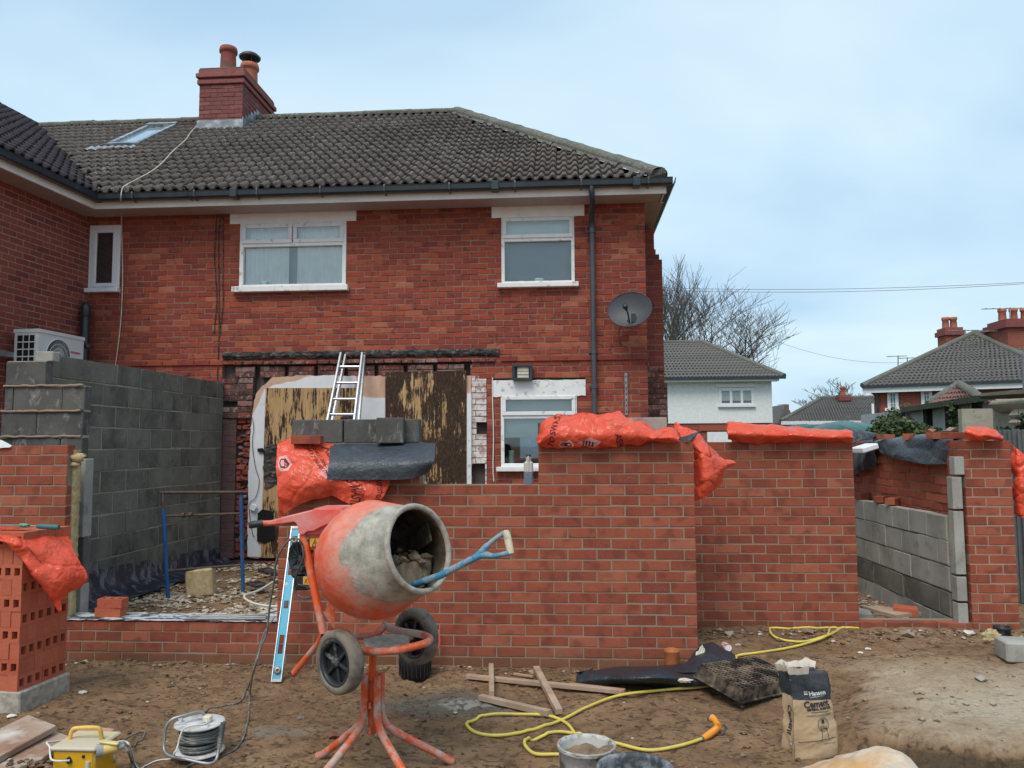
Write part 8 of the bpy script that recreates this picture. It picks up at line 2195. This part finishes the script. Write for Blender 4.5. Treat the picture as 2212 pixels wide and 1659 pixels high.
def fwindow(parent, x0, x1, z0, z1, Y, nx=1, nz_=1, blind=0.0, sill=True, bw=.07):
    f = MB(); f.box(((x0+x1)/2, Y-.02, z1-bw/2), (x1-x0, .08, bw)); f.box(((x0+x1)/2, Y-.02, z0+bw/2), (x1-x0, .08, bw))
    for k in range(nx+1): x = x0+bw/2+(x1-x0-bw)*k/nx; f.box((x, Y-.02, (z0+z1)/2), (bw, .078, z1-z0-2*bw))
    for k in range(1, nz_): f.box(((x0+x1)/2, Y-.02, z0+(z1-z0)*k/nz_), (x1-x0-.1, .05, bw*.5))
    if sill: f.box(((x0+x1)/2, Y-.05, z0-.04), (x1-x0+.12, .14, .06))
    w_ = f.build('window', MAT['far_white'], parent)
    g = MB(); g.box(((x0+x1)/2, Y-.004, (z0+z1)/2), (x1-x0-.04, .01, z1-z0-.04)); g.build('pane', MAT['far_glass'], w_)
    if blind:
        g = MB(); g.box(((x0+x1)/2, Y-.012, z1-(z1-z0)*blind/2), (x1-x0-.06, .006, (z1-z0)*blind)); g.build('blind', MAT['far_blind'], w_)
    return w_
# white rendered house
Yw = 36.0
wh = empty('rendered_house', (P(1500, 900, Y=Yw).x, Yw, 0), 0, 'white rendered house with brown tiled hip roof behind the set back panel', 'house')
xL, xR = P(1300, 900, Y=Yw).x, P(1669, 900, Y=Yw).x; zE = P(1600, 817, Y=Yw).z; zBr = P(1560, 914, Y=Yw).z
g = MB(); g.box(((xL+xR)/2, Yw+4, (zE+zBr)/2), (xR-xL, 8, zE-zBr)); g.build('wall', MAT['far_render'], wh)
g = MB(); g.box(((xL+xR)/2, Yw+4, zBr/2-.15), (xR-xL-.04, 7.9, zBr+.29)); g.build('lower_wall', MAT['far_brick'], wh)
g = MB(); g.box((P(1575, 924, Y=Yw).x, Yw+.0, zBr-.22), (P(1640, 924, Y=Yw).x-P(1510, 924, Y=Yw).x, .06, .24)); g.build('soldier_course', MAT['raw_brick'], wh)
eo = .45; zr = P(1500, 741, Y=Yw+4).z; xrr = P(1518, 741, Y=Yw+4).x
hip_roof(wh, 'tiles', [((xL-1, Yw-eo, zE), (xR+eo, Yw-eo, zE), (xrr, Yw+4, zr), (xL-1, Yw+4, zr)), ((xR+eo, Yw-eo, zE), (xR+eo, Yw+8+eo, zE), (xrr, Yw+4.1, zr), (xrr, Yw+4, zr))], [((xR+eo, Yw-eo, zE), (xrr, Yw+4, zr)), ((xL-1, Yw+4, zr), (xrr, Yw+4, zr))], MAT['far_tile'])
g = MB(); g.box(((xL+xR)/2, Yw-eo-.04, zE-.02), (xR-xL+2*eo+.1, .12, .13)); g.build('gutter', MAT['gutter'], wh)
g = MB(); g.box(((xL+xR)/2, Yw-eo/2, zE-.12), (xR-xL+eo, eo, .10)); g.build('fascia', MAT['far_white'], wh)
r_ = rect(1696, 1, 1, 1, Yw) if False else None
def fr4(x0, y0, x1, y1, Y): 
    q_ = rect(x0, y0, x1, y1, Y); return q_
q_ = fr4(1553, 839, 1628, 876, Yw); w_ = fwindow(wh, q_[0], q_[1], q_[2], q_[3], Yw, 3, 1, .72, bw=.11)
q_ = fr4(1545, 829, 1633, 836, Yw); g = MB(); g.box(((q_[0]+q_[1])/2, Yw-.03, (q_[2]+q_[3])/2), (q_[1]-q_[0], .1, q_[3]-q_[2])); g.build('lintel', MAT['fascia'], wh)
q_ = fr4(1528, 933, 1580, 990, Yw); g = MB(); ring(g, (0, 1, 0, 1), .1, 0, .1) if False else None
g.box(((q_[0]+q_[1])/2, Yw-.03, (q_[2]+q_[3])/2), (q_[1]-q_[0], .08, q_[3]-q_[2])); g.build('garage_door', MAT['far_white'], wh)
# red brick house on the right
Yb = 33.0
bh_ = empty('corner_house', (P(2000, 900, Y=Yb).x, Yb, 0), 0, 'red brick house with pyramid like hip roof and two chimneys at right', 'house')
th2 = R(-18)
def RB(px, py, Y): return P(px, py, Y=Y)
c0 = RB(1888, 850, Yb); c1 = RB(2290, 850, Yb-2.6); zE2 = RB(1885, 836, Yb).z
du = (Vector((c1.x, c1.y, 0))-Vector((c0.x, c0.y, 0))); Lf = du.length; du.normalize(); dn2 = Vector((-du.y, du.x, 0))
a2 = math.atan2(du.y, du.x)
bfr = empty('front', (c0.x-bh_.location.x, c0.y-Yb, 0), a2, parent=bh_)
g = MB(); g.box((Lf/2, 4, zE2/2-.2), (Lf, 8, zE2+.1)); wl_ = g.build('wall', MAT['far_brick'], bfr, world=False)
Bm = wmat(bfr)
def lp(px, py, o_=0.0):
    """picture point to front plane local coordinates"""
    d = ray(px, py); n = dn2; t = (Vector((c0.x, c0.y, 0))-n*o_-EYE).dot(n)/d.dot(n); p = EYE+d*t; q = Bm.inverted() @ p; return q
ap = RB(2103, 722, Yb+2.6)
loc = lambda x, y, z: Bm @ Vector((x, y, z))
apl = Bm.inverted() @ ap
e0, e1 = loc(-.4, -.4, zE2), loc(Lf+.4, -.4, zE2)
apx = (Bm.inverted() @ RB(2103, 722, Yb+1.8))
apv = loc(apx.x, 4.0, 0); dA = ray(2103, 722); tA = (apv-EYE).dot(dn2)/dA.dot(dn2); apv = EYE+dA*tA
e3 = loc(-.4, 8.4, zE2)
hip_roof(bh_, 'tiles', [(e0, e1, apv, apv), (e3, e0, apv, apv)], [(e0, apv), (apv, e1)], MAT['far_tile'])
bk0 = loc(Lf+.4, 8.4, zE2)
hip_roof(bh_, 'tiles', [(e1, bk0+Vector((6, 0, 0)), apv+du*9+dn2*0, apv)], [(apv, apv+du*9)], MAT['far_tile'])
g = MB(); v = [e0+Vector((0, 0, -.02)), e1+Vector((0, 0, -.02))]
for (dz0, dz1, off_, mt, nm) in ((-.02, -.26, .0, 'far_white', 'fascia'), (.04, -.06, -.1, 'gutter', 'gutter')):
    g = MB(); a, b_ = e0-dn2*(.0-off_), e1-dn2*(.0-off_); g.add([a+Vector((0, 0, dz0)), b_+Vector((0, 0, dz0)), b_+Vector((0, 0, dz1)), a+Vector((0, 0, dz1)), a+dn2*.1+Vector((0, 0, dz0)), b_+dn2*.1+Vector((0, 0, dz0)), b_+dn2*.1+Vector((0, 0, dz1)), a+dn2*.1+Vector((0, 0, dz1))], [(0, 1, 2, 3), (4, 7, 6, 5), (0, 4, 5, 1), (3, 2, 6, 7), (0, 3, 7, 4), (1, 5, 6, 2)]); g.build(nm, MAT[mt], bh_)
for (x0, y0, x1, y1) in ((1917, 844, 1941, 886), (1990, 841, 2014, 882)):
    a, b_ = lp(x0, (y0+y1)/2), lp(x1, (y0+y1)/2); zt5, zb5 = lp((x0+x1)/2, y0).z, lp((x0+x1)/2, y1).z
    f = MB()
    for xx3 in (a.x+.06, b_.x-.06): f.box((xx3, -.03, (zt5+zb5)/2), (.12, .1, zt5-zb5))
    f.box(((a.x+b_.x)/2, -.03, zt5-.06), (b_.x-a.x, .1, .12)); f.box(((a.x+b_.x)/2, -.05, zb5+.03), (b_.x-a.x+.2, .16, .12)); f.box(((a.x+b_.x)/2, -.03, (zt5+zb5)/2), (.03, .06, zt5-zb5-.1))
    for k in (1, 2): f.box(((a.x+b_.x)/2, -.028, zb5+(zt5-zb5)*k/3), (b_.x-a.x-.1, .06, .03))
    wv_ = f.build('window', MAT['far_white'], bfr, world=False)
    g = MB(); g.box(((a.x+b_.x)/2, -.005, (zt5+zb5)/2), (b_.x-a.x-.1, .02, zt5-zb5-.1)); g.build('pane', MAT['greyblind'], wv_, world=False)
    g = MB(); g.box(((a.x+b_.x)/2, -.02, zt5+.14), (b_.x-a.x+.5, .06, .24)); g.build('lintel', MAT['rust'], bfr, world=False)
g = MB(); g.tube([loc(.12, -.1, zE2-.1), loc(.12, -.1, 0)], .06, 8); g.build('drainpipe', MAT['gutter'], bh_)
def chim(px0, px1, pyt, pyb, Y, parent, npots):
    x0, x1 = P(px0, pyt, Y=Y).x, P(px1, pyt, Y=Y).x; z1_, z0_ = P(px0, pyt, Y=Y).z, P(px0, pyb, Y=Y).z; w_ = x1-x0
    g = MB(); g.box(((x0+x1)/2, Y+w_/2, (z0_+z1_)/2), (w_*.82, w_*.9, z1_-z0_)); c_ = g.build('chimney', MAT['far_brick'], parent)
    g = MB(); g.box(((x0+x1)/2, Y+w_/2, z1_-.10), (w_, w_*1.1, .22)); g.box(((x0+x1)/2, Y+w_/2, z1_+.08), (w_*.86, w_*.9, .16)); g.build('cap', MAT['chimney_brick'], c_)
    for k in range(npots):
        g = MB(); g.lathe([(.16, 0), (.14, .4), (.17, .42), (.17, .55), (.12, .55)], 12, Matrix.Translation(((x0+w_*(k+.8)/(npots+.6)), Y+w_/2, z1_+.14))); g.build('pot', MAT['pot_orange'], c_)
chim(2040, 2085, 714, 775, 37.5, bh_, 2); chim(2170, 2260, 696, 800, 33.0, bh_, 3)
def aerial(px, pyt, pyb, Y, label, w_=1.6, arms=2):
    a, b_ = P(px, pyt, Y=Y), P(px, pyb, Y=Y); t_ = empty('aerial', tuple(b_), 0, label, 'aerial'); g = MB(); g.tube([b_, a], .03, 6); g.build('mast', MAT['steel'], t_)
    g = MB()
    for k in range(arms):
        z = a.z-.05-k*.95; g.tube([Vector((a.x-w_*(.5+.2*k), a.y, z)), Vector((a.x+w_*.5*(1-k), a.y+.3, z+.06))], .02, 5)
        for q in range(7): xx3 = a.x-w_*(.45+.2*k)+q*w_*.12; g.tube([Vector((xx3, a.y-.2, z)), Vector((xx3, a.y+.2, z+.02))], .010, 4)
    g.build('elements', MAT['steel'], t_)['kind'] = 'stuff'
aerial(2182, 664, 715, 33.6, 'tall double television aerial beside the far right chimney', 2.3)
aerial(2085, 712, 735, 36.5, 'small television aerial above the hip of the corner house', 1.5, 1)
aerial(1940, 768, 800, 44.0, 'left thin television aerial on the roofline behind the bungalow', 1.2, 1)
aerial(1960, 772, 795, 44.0, 'right thin television aerial on the roofline behind the bungalow', 1.0, 1)
# long low roof between the two
Yq = 46.0
bg_ = empty('bungalow', (P(1800, 900, Y=Yq).x, Yq, 0), 0, 'low bungalow with long brown roof in the gap between houses', 'house')
zE3 = P(1700, 911, Y=Yq).z; zR3 = P(1850, 860, Y=Yq+4).z; xa3, xb3 = P(1683, 911, Y=Yq).x, P(1990, 911, Y=Yq).x
hip_roof(bg_, 'tiles', [((xa3, Yq-.4, zE3), (xb3, Yq-.4, zE3), (xb3, Yq+4, zR3), (P(1776, 860, Y=Yq+4).x, Yq+4, zR3))], [((xa3, Yq-.4, zE3), (P(1776, 860, Y=Yq+4).x, Yq+4, zR3)), ((P(1776, 860, Y=Yq+4).x, Yq+4, zR3), (xb3, Yq+4, zR3))], MAT['far_tile'])
g = MB(); g.box(((xa3+xb3)/2+.4, Yq+4, zE3/2), (xb3-xa3-.8, 7.6, zE3)); g.build('wall', MAT['far_brick'], bg_)
g = MB(); g.box(((xa3+xb3)/2, Yq-.42, zE3-.08), (xb3-xa3, .1, .2)); g.build('fascia', MAT['far_white'], bg_)
q_ = fr4(1704, 917, 1715, 940, Yq); fwindow(bg_, q_[0], q_[1], q_[2], q_[3], Yq+.15, 1, 2, 0, bw=.12)
chim(1812, 1840, 858, 875, Yq+3, bg_, 1)
g = MB(); q0 = P(1870, 905, Y=30); q1 = P(1905, 878, Y=30)
cns = empty('conservatory', tuple(P(1885, 940, Y=30)), 0, 'white conservatory roof with finial left of the corner house', 'conservatory')
g.add([P(1862, 912, Y=30), P(1886, 898, Y=31), P(1905, 898, Y=31), P(1905, 914, Y=30)], [(0, 1, 2, 3)]); g.add([P(1862, 912, Y=30), P(1905, 914, Y=30), P(1905, 960, Y=30), P(1862, 960, Y=30)], [(0, 1, 2, 3)]); g.build('glazing', MAT['far_white'], cns)
g = MB(); g.tube([P(1886, 898, Y=31), P(1885, 872, Y=31)], .05, 6); g.tube([P(1886, 898, Y=31), P(1862, 912, Y=30)], .04, 5); g.build('ridge', MAT['far_white'], cns)
# very far house
fh = empty('distant_house', tuple(P(1690, 930, Y=70)), 0, 'tiny distant house with white gable seen right of the rendered house', 'house')
x0, x1 = P(1683, 920, Y=70).x, P(1712, 920, Y=70).x; z1_ = P(1700, 905, Y=70).z
g = MB(); g.box(((x0+x1)/2, 73, z1_/2-.5), (x1-x0, 6, z1_)); g.build('wall', MAT['far_brick'], fh)
g = MB(); g.prism([(x0-.3, z1_-.6), (x1+.3, z1_-.6), ((x0+x1)/2, z1_+1.3)], 6.2, Matrix.Translation((0, 69.8, 0))); g.build('roof', MAT['far_tile'], fh, fix=True)
chim(1697, 1708, 890, 905, 72, fh, 1)
aerial(1692, 873, 905, 70, 'far thin aerial mast right of the rendered house', 1.0, 1)
# garage of concrete panels, near right
Yg = 15.0
gar = empty('concrete_garage', tuple(P(2080, 940, Y=Yg)), 0, 'old concrete panel garage with mossy roof edge behind the fence', 'garage')
mortar_mat('garage_panel', (.42, .42, .43), (.34, .34, .34), (.20, .20, .18)); mortar_mat('garage_front', (.40, .37, .30), (.32, .30, .24), (.16, .15, .12)); mortar_mat('mossy', (.10, .105, .07), (.07, .07, .055), (.04, .045, .025))
tops_g = [(1955, 884), (2002, 880), (2050, 872), (2110, 862), (2150, 858)]
Yf = lambda px: 20.5-(px-1955)/(2150-1955)*6.5        # the long side recedes to the left
for i, (a, b_) in enumerate(zip(tops_g[:-1], tops_g[1:])):
    pa_, pb_ = P(a[0]+12, a[1], Y=Yf(a[0]+12)), P(b_[0]-3, b_[1], Y=Yf(b_[0]-3))
    nrow_ = 5
    for k in range(nrow_):
        za0, za1 = k/nrow_, (k+1)/nrow_-.03
        g = MB(); q_ = [Vector((pa_.x, pa_.y, pa_.z*za0)), Vector((pb_.x, pb_.y, pb_.z*za0)), Vector((pb_.x, pb_.y, pb_.z*za1)), Vector((pa_.x, pa_.y, pa_.z*za1))]; o_ = Vector((.35, .9, 0))*.05
        g.add(q_+[v+o_ for v in q_], [(0, 1, 2, 3), (7, 6, 5, 4), (0, 4, 5, 1), (1, 5, 6, 2), (2, 6, 7, 3), (3, 7, 4, 0)]); g.build('panel', MAT['garage_panel'], gar)
    for px, wd_, mt in ((a[0]+2, .14, 'dark'), (a[0]-7+(4 if i else 10), .12, 'garage_panel')):
        p = P(px, a[1], Y=Yf(px)-.12); g = MB(); g.box((p.x, p.y, p.z/2), (wd_, .2, p.z)); g.build('post', MAT[mt], gar)
p0, p1 = P(1948, 886, Y=20.6), P(2152, 856, Y=13.9); g = MB(); dd = p1-p0
for k in range(1):
    rows = [[p0.lerp(p1, i/60)+Vector((0, .0, .03+.02*nz(i*.6, q)))+o_ for i in range(61)] for q, o_ in enumerate((Vector((-.15, -.25, -.10)), Vector((-.15, -.25, .02)), Vector((.3, .8, .02)), Vector((1.2, 3, -.05))))]
    g.grid(rows, smooth=False)
g.build('roof_edge', MAT['mossy'], gar)
# front of the garage, turning towards us
f0, f1 = P(2148, 884, Y=13.9), P(2290, 880, Y=12.6)
g = MB(); g.add([Vector((f0.x, f0.y, 0)), Vector((f1.x, f1.y, 0)), f1, f0]+[Vector((f0.x, f0.y+.15, 0)), Vector((f1.x, f1.y+.15, 0)), f1+Vector((0, .15, 0)), f0+Vector((0, .15, 0))], [(0, 1, 2, 3), (7, 6, 5, 4), (0, 4, 5, 1), (1, 5, 6, 2), (2, 6, 7, 3), (3, 7, 4, 0)]); g.build('front_panel', MAT['garage_front'], gar)
b0, b1 = P(2150, 874, Y=13.8), P(2290, 868, Y=12.5); g = MB(); g.tube([b0, b1], .13, 4, smooth=False); g.build('lintel_beam', MAT['garage_front'], gar)
b0, b1 = P(2120, 856, Y=13.8), P(2290, 846, Y=12.3); g = MB(); g.tube([b0, b0.lerp(b1, .4), b1], [.05, .07, .07], 4, smooth=False); g.build('roof_board', MAT['mossy'], gar)
g = MB(); p = P(2178, 905, Y=13.55); g.box((p.x-.5, 13.6, p.z/2), (.5, .12, p.z+.35)); g.build('corner_post', MAT['garage_front'], gar)
for k in range(4):
    a, b_ = P(2190, 897+16*k, Y=13.35), P(2290, 893+16*k, Y=12.45); g = MB(); g.tube([a, b_], .10, 4, smooth=False); g.build('door_board', MAT['garage_front'], gar)
# tiled hip of an outhouse behind it
oh = empty('outhouse', tuple(P(2070, 860, Y=24)), 0, 'small outhouse with reddish pyramid tile roof above the garage', 'outhouse')
tile_mat('red_tile', (.14, .07, .06), (.21, .11, .095), (.35, .28, .25), (.16, .10, .085))
zE4 = 0
e0, e1 = P(2005, 880, Y=24), P(2122, 862, Y=21.5); e1.z = e0.z = (e0.z+e1.z)/2; apx_ = P(2072, 833, Y=24.6); ap2 = P(2092, 835, Y=26)
e2 = P(2150, 862, Y=26.5); e2.z = e0.z
hip_roof(oh, 'tiles', [(e0, e1, apx_, apx_), (e1, e2, ap2, apx_)], [(e0, apx_), (apx_, e1)], MAT['red_tile'], .3, .05)
g = MB(); g.box(((e0.x+e1.x)/2+.6, 25.5, e0.z/2-.1), (3.2, 3, e0.z-.1)); g.build('wall', MAT['garage_panel'], oh)
g = MB(); p = P(2206, 800, Y=16); g.tube([Vector((p.x+.1, 16, .5)), Vector((p.x+.1, 16, P(2206, 764, Y=16).z))], .09, 4); o = g.build('metal_post', MAT['steel']); tag(o, 'tall square galvanised post at the right edge behind garage', 'post')
# dark boarded fence at the right
fx0, fx1 = P(2188, 1000, Y=9.0).x, P(2300, 1000, Y=8.4).x
fen = empty('fence', (fx0, 9.0, 0), 0, 'dark grey close boarded fence behind the end pier', 'fence')
far_mat('fence_grey', (.115, .12, .125), .2)
n_ = 16; zf_ = P(2200, 928, Y=8.9).z
for i in range(46):
    x = fx0-.1+(fx1+.3-fx0)*i/n_; g = MB(); g.box((x, 9.0-.6*i/n_+(.012 if i % 2 else 0), zf_/2), (.075, .02, zf_+rng.uniform(-.01, .01)), bev=.003); g.build('slat', MAT['fence_grey'], fen)
g = MB(); sl_f = -.6/(fx1+.3-fx0); g.box((fx0+1.2, 9.03+sl_f*1.3, zf_-.25), (3.2, .03, .09), rot=rotz(math.atan(sl_f))); g.build('rail', MAT['fence_grey'], fen)
# green covered thing and shrubs
far_mat('green_cover', (.035, .12, .11), .15, .45)
def cover(ctrl, name, label, mat, cat='cover', seed=0):
    s_ = Sheet(ctrl, seed=seed, crease=.05, freq=.8, ripple=.02); o = s_.build(name, mat, None, 50, 30, .01); tag(o, label, cat)
cover([[P(1745, 925, Y=15.5), P(1800, 913, Y=15.5), P(1860, 914, Y=15.5), P(1908, 920, Y=15.5)], [P(1738, 930, Y=14), P(1800, 916, Y=14), P(1860, 917, Y=14), P(1912, 922, Y=14)], [P(1735, 945, Y=13.6), P(1800, 940, Y=13.6), P(1860, 942, Y=13.6), P(1900, 945, Y=13.6)], [P(1735, 1010, Y=13.6), P(1800, 1010, Y=13.6), P(1860, 1010, Y=13.6), P(1900, 1010, Y=13.6)]], 'green_cover', 'dark green tarpaulin over something bulky behind the panel wall', MAT['green_cover'], seed=3)
cover([[P(1690, 925, Y=15.8), P(1725, 919, Y=15.8), P(1760, 920, Y=15.8)], [P(1688, 932, Y=15.2), P(1725, 924, Y=15.2), P(1765, 925, Y=15.2)], [P(1688, 1000, Y=15), P(1725, 1000, Y=15), P(1765, 1000, Y=15)]], 'green_cover', 'lower end of the green tarpaulin left of the main hump', MAT['green_cover'], seed=5)
cover([[P(1790, 933, Y=9.5), P(1840, 924, Y=9.5), P(1890, 935, Y=9.4)], [P(1795, 945, Y=9.1), P(1850, 934, Y=9.1), P(1892, 940, Y=9.1)], [P(1810, 975, Y=9.0), P(1850, 955, Y=9.0), P(1880, 950, Y=9.0)]], 'black_cover', 'black plastic sheet behind the orange roll and green tarpaulin', MAT['black_sheet'], 'plastic sheet', seed=7)
g = MB(); c = P(1868, 960, Y=8.6); g.box((c.x, 8.6, c.z-.04), (.20, .2, .06), rot=rotz(.3) @ Matrix.Rotation(-.25, 3, 'Y'), bev=.01); tag(g.build('white_panel', MAT['upvc']), 'white plastic panel edge poking up behind the rolled bag', 'panel')
def leaf_mat(name, a, b_, c_):
    m = NT(name, .6, .3); k = m.ramp(m.rnd(), [(0, a), (.6, b_), (1, c_)]); m.base(k); MAT[name] = m.m
leaf_mat('shrub_leaf', (.025, .045, .015), (.05, .085, .025), (.10, .13, .05)); leaf_mat('hedge_leaf', (.035, .055, .02), (.06, .085, .03), (.09, .11, .045)); leaf_mat('conifer_leaf', (.012, .03, .015), (.02, .045, .022), (.035, .06, .03))
def foliage(parent, blobs, n, size, mat, seed, name='leaves'):
    r = random.Random(seed); g = MB(); tot = sum(b[3]*b[4]*b[5] for b in blobs)
    for (x, y, z, rx, ry, rz_) in blobs:
        for i in range(int(n*rx*ry*rz_/tot)):
            while True:
                a, b_, c_ = r.uniform(-1, 1), r.uniform(-1, 1), r.uniform(-1, 1)
                if .25 < a*a+b_*b_+c_*c_ < 1+.25*nz(a*3+x, b_*3, c_*3+z): break
            p = Vector((x+a*rx, y+b_*ry, z+c_*rz_)); s = size*r.uniform(.6, 1.4); u_ = Vector((r.uniform(-1, 1), r.uniform(-1, 1), r.uniform(-.4, 1))).normalized(); v_ = u_.cross(Vector((r.uniform(-1, 1), r.uniform(-1, 1), r.uniform(-1, 1)))).normalized()
            g.add([p-u_*s, p+v_*s*.5, p+u_*s, p-v_*s*.5], [(0, 1, 2, 3)], r.random())
    return tag(g.build(name, MAT[mat], parent), kind='stuff')
def stems(parent, pts, r_, name='stem'):
    g = MB()
    for a, b_ in pts: g.tube([Vector(a), (Vector(a)+Vector(b_))/2+Vector((.05, 0, 0)), Vector(b_)], [r_, r_*.7, r_*.3], 5)
    return g.build(name, MAT['rust'], parent)
Ys = 12.0
shb = empty('shrub', tuple(P(1960, 950, Y=Ys)), 0, 'leafy green shrub in front of the concrete garage panels', 'shrub')
bl = []
for (px, py, r_) in ((1895, 938, .22), (1920, 930, .28), (1945, 930, .30), (1975, 934, .26), (2005, 940, .24), (2035, 944, .2), (2055, 948, .16)):
    p = P(px, py, Y=Ys); bl.append((p.x, Ys, p.z-.1, r_, .35, r_))
foliage(shb, bl, 5200, .035, 'shrub_leaf', 3); stems(shb, [((b[0], Ys, .2), (b[0]+.1, Ys, b[2]+.1)) for b in bl], .015)
hd_ = empty('hedge', tuple(P(1950, 950, Y=19)), 0, 'rounded clipped hedge between corner house and concrete garage', 'hedge')
bl = []
for (px, py, r_) in ((1905, 925, .5), (1922, 914, .6), (1942, 905, .7), (1960, 900, .7)):
    p = P(px, py, Y=22); bl.append((p.x, 22, p.z-.35, r_, .6, r_)); bl.append((p.x, 22, p.z-1.1, r_, .6, .8))
foliage(hd_, bl, 7000, .055, 'hedge_leaf', 5); stems(hd_, [((bl[2][0], 22, 0), (bl[2][0], 22, 1.6))], .05)
ivy = empty('creeper', tuple(P(2060, 930, Y=15)), 0, 'thin creeper climbing a post of the concrete garage', 'plant')
pts = [P(2070, 945, Y=16), P(2062, 915, Y=16), P(2066, 895, Y=16), P(2055, 880, Y=16)]; g = MB(); g.tube(smooth_path(pts, 4), .015, 5); g.build('stem', MAT['rust'], ivy)
foliage(ivy, [(p.x, p.y-.05, p.z, .14, .06, .16) for p in smooth_path(pts, 2)], 260, .05, 'shrub_leaf', 9)
con2 = empty('conifer', tuple(P(2170, 760, Y=45)), 0, 'dark conifer top between the two chimneys at right', 'tree')
p = P(2172, 745, Y=45); foliage(con2, [(p.x, 45, p.z-.3, .7, .7, 1.6), (p.x+.2, 45, p.z-2.5, 1.2, 1.2, 2.2)], 2500, .12, 'conifer_leaf', 11, 'crown'); g = MB(); g.tube([Vector((p.x, 45, 0)), Vector((p.x, 45, p.z))], [.2, .05], 6); g.build('trunk', MAT['rust'], con2)
# dead plant by the garage door
dpn = empty('dead_plant', tuple(P(2190, 930, Y=12)), 0, 'dark withered plant drooping in front of the garage door', 'plant')
g = MB(); b0 = P(2195, 945, Y=12)
for (ax_, ay_) in ((2200, 885), (2215, 898), (2205, 915), (2180, 925), (2222, 905)): g.tube(smooth_path([b0, P(2198, 925, Y=12), P(ax_, ay_, Y=12)], 4), [.012]*5+[.006]*4, 4)
g.build('stems', MAT['rust'], dpn); foliage(dpn, [(P(2195, 935, Y=12).x, 12, P(2195, 935, Y=12).z, .3, .15, .10), (P(2216, 905, Y=12).x, 12, P(2216, 905, Y=12).z, .12, .08, .10)], 350, .05, 'conifer_leaf', 13)

# bare trees
MAT['bark'] = simple('bark', (.10, .085, .070), .9, var=.2, bump=0)
def bare_tree(name, base, h_, spread, seed, label, r0_=.28, levels=6, lean=0.0, twig=1.0, group=None, cat='tree', n0=7, lift=.25, scale_l=.70):
    r = random.Random(seed); t_ = empty(name, tuple(base), 0, label, cat, group); tr_ = MB(); cr_ = MB()
    def grow(p, d, L, rad, lev):
        n_ = 3 if lev < 2 else 2; pts = [p]; rs = [rad]; q = p; dd = d.copy()
        for i in range(n_):
            dd = (dd+Vector((r.uniform(-1, 1), r.uniform(-1, 1), r.uniform(-.5, .9)))*.13).normalized(); q = q+dd*L/n_; pts.append(q); rs.append(rad*(1-.35*(i+1)/n_))
        (tr_ if lev == 0 else cr_).tube(pts, rs, 6 if lev < 2 else (4 if lev < 4 else 3), cap=False, smooth=True)
        if lev >= levels: return
        k = n0 if lev == 0 else r.choice((2, 3, 3) if lev < levels-1 else (3, 4))
        for i in range(k):
            f_ = r.uniform(.35, 1.0) if lev > 0 else r.uniform(.55, 1.0)
            j_ = min(n_-1, int(f_*n_)); b_ = pts[j_].lerp(pts[j_+1], f_*n_-j_) if f_ < 1 else pts[-1]
            a = r.uniform(0, 2*PI) if lev > 0 else 2*PI*i/k+r.uniform(-.4, .4); side = Vector((math.cos(a)*spread, math.sin(a)*spread, r.uniform(-.1, .5)))
            nd = (dd*.75+side*r.uniform(.45, .85)+Vector((lean, 0, lift))).normalized()
            grow(b_, nd, L*r.uniform(scale_l-.1, scale_l+.12), max(.012*twig, rs[j_]*r.uniform(.5, .68)), lev+1)
    grow(Vector(base), Vector((lean*.3, 0, 1)).normalized(), h_*.30, r0_, 0)
    tr_.build('trunk', MAT['bark'], t_); cr_.build('crown', MAT['bark'], t_); return t_
bt0 = P(1530, 900, Y=48); bare_tree('bare_tree', (bt0.x-.6, 48, 0), 14.6, 1.45, 5, 'tall leafless tree spreading behind the white rendered house', .30, 6, .12, .9, 'leafless trees behind the houses', n0=9, lift=.22, scale_l=.76)
bt1 = P(1452, 900, Y=44); bare_tree('bare_tree', (bt1.x, 44, 0), 13.6, .9, 8, 'leafless tree rising close beside the brick house corner', .2, 6, .02, .9, 'leafless trees behind the houses', n0=5, lift=.6, scale_l=.74)
for i, (px, hh) in enumerate(((1765, 7.5), (1800, 8.2), (1840, 8.0), (1872, 7.6))):
    b0 = P(px, 900, Y=70); bare_tree('bare_tree', (b0.x, 70, 0), hh*1.36, 1.5, 20+i, ('leftmost of the four low bare trees over the bungalow roof', 'second of the four low bare trees over the bungalow roof', 'third of the four low bare trees, behind bungalow chimney', 'rightmost of the four low bare trees beside corner house')[i], .16, 5, 0, 1.6, 'leafless trees behind the houses', scale_l=.66)
# overhead wires
def wire(a, b_, sag, r_, label, n=24):
    a, b_ = Vector(a), Vector(b_); g = MB(); g.tube([a.lerp(b_, i/n)-Vector((0, 0, sag*4*(i/n)*(1-i/n))) for i in range(n+1)], r_, 4); tag(g.build('overhead_wire', MAT['rust']), label, 'wire')
wire(P(1380, 620, Y=26), P(2300, 605, Y=22), .16, .006, 'upper overhead wire crossing the sky right of the house'); wire(P(1380, 624, Y=26), P(2300, 607, Y=22), .20, .006, 'lower overhead wire close under the upper one')
wire(P(1640, 722, Y=40), P(1960, 782, Y=44), .5, .007, 'faint sloping wire running down to the bungalow roof')
# things only met from the side: closing ground cover so that the plots do not end in bare soil
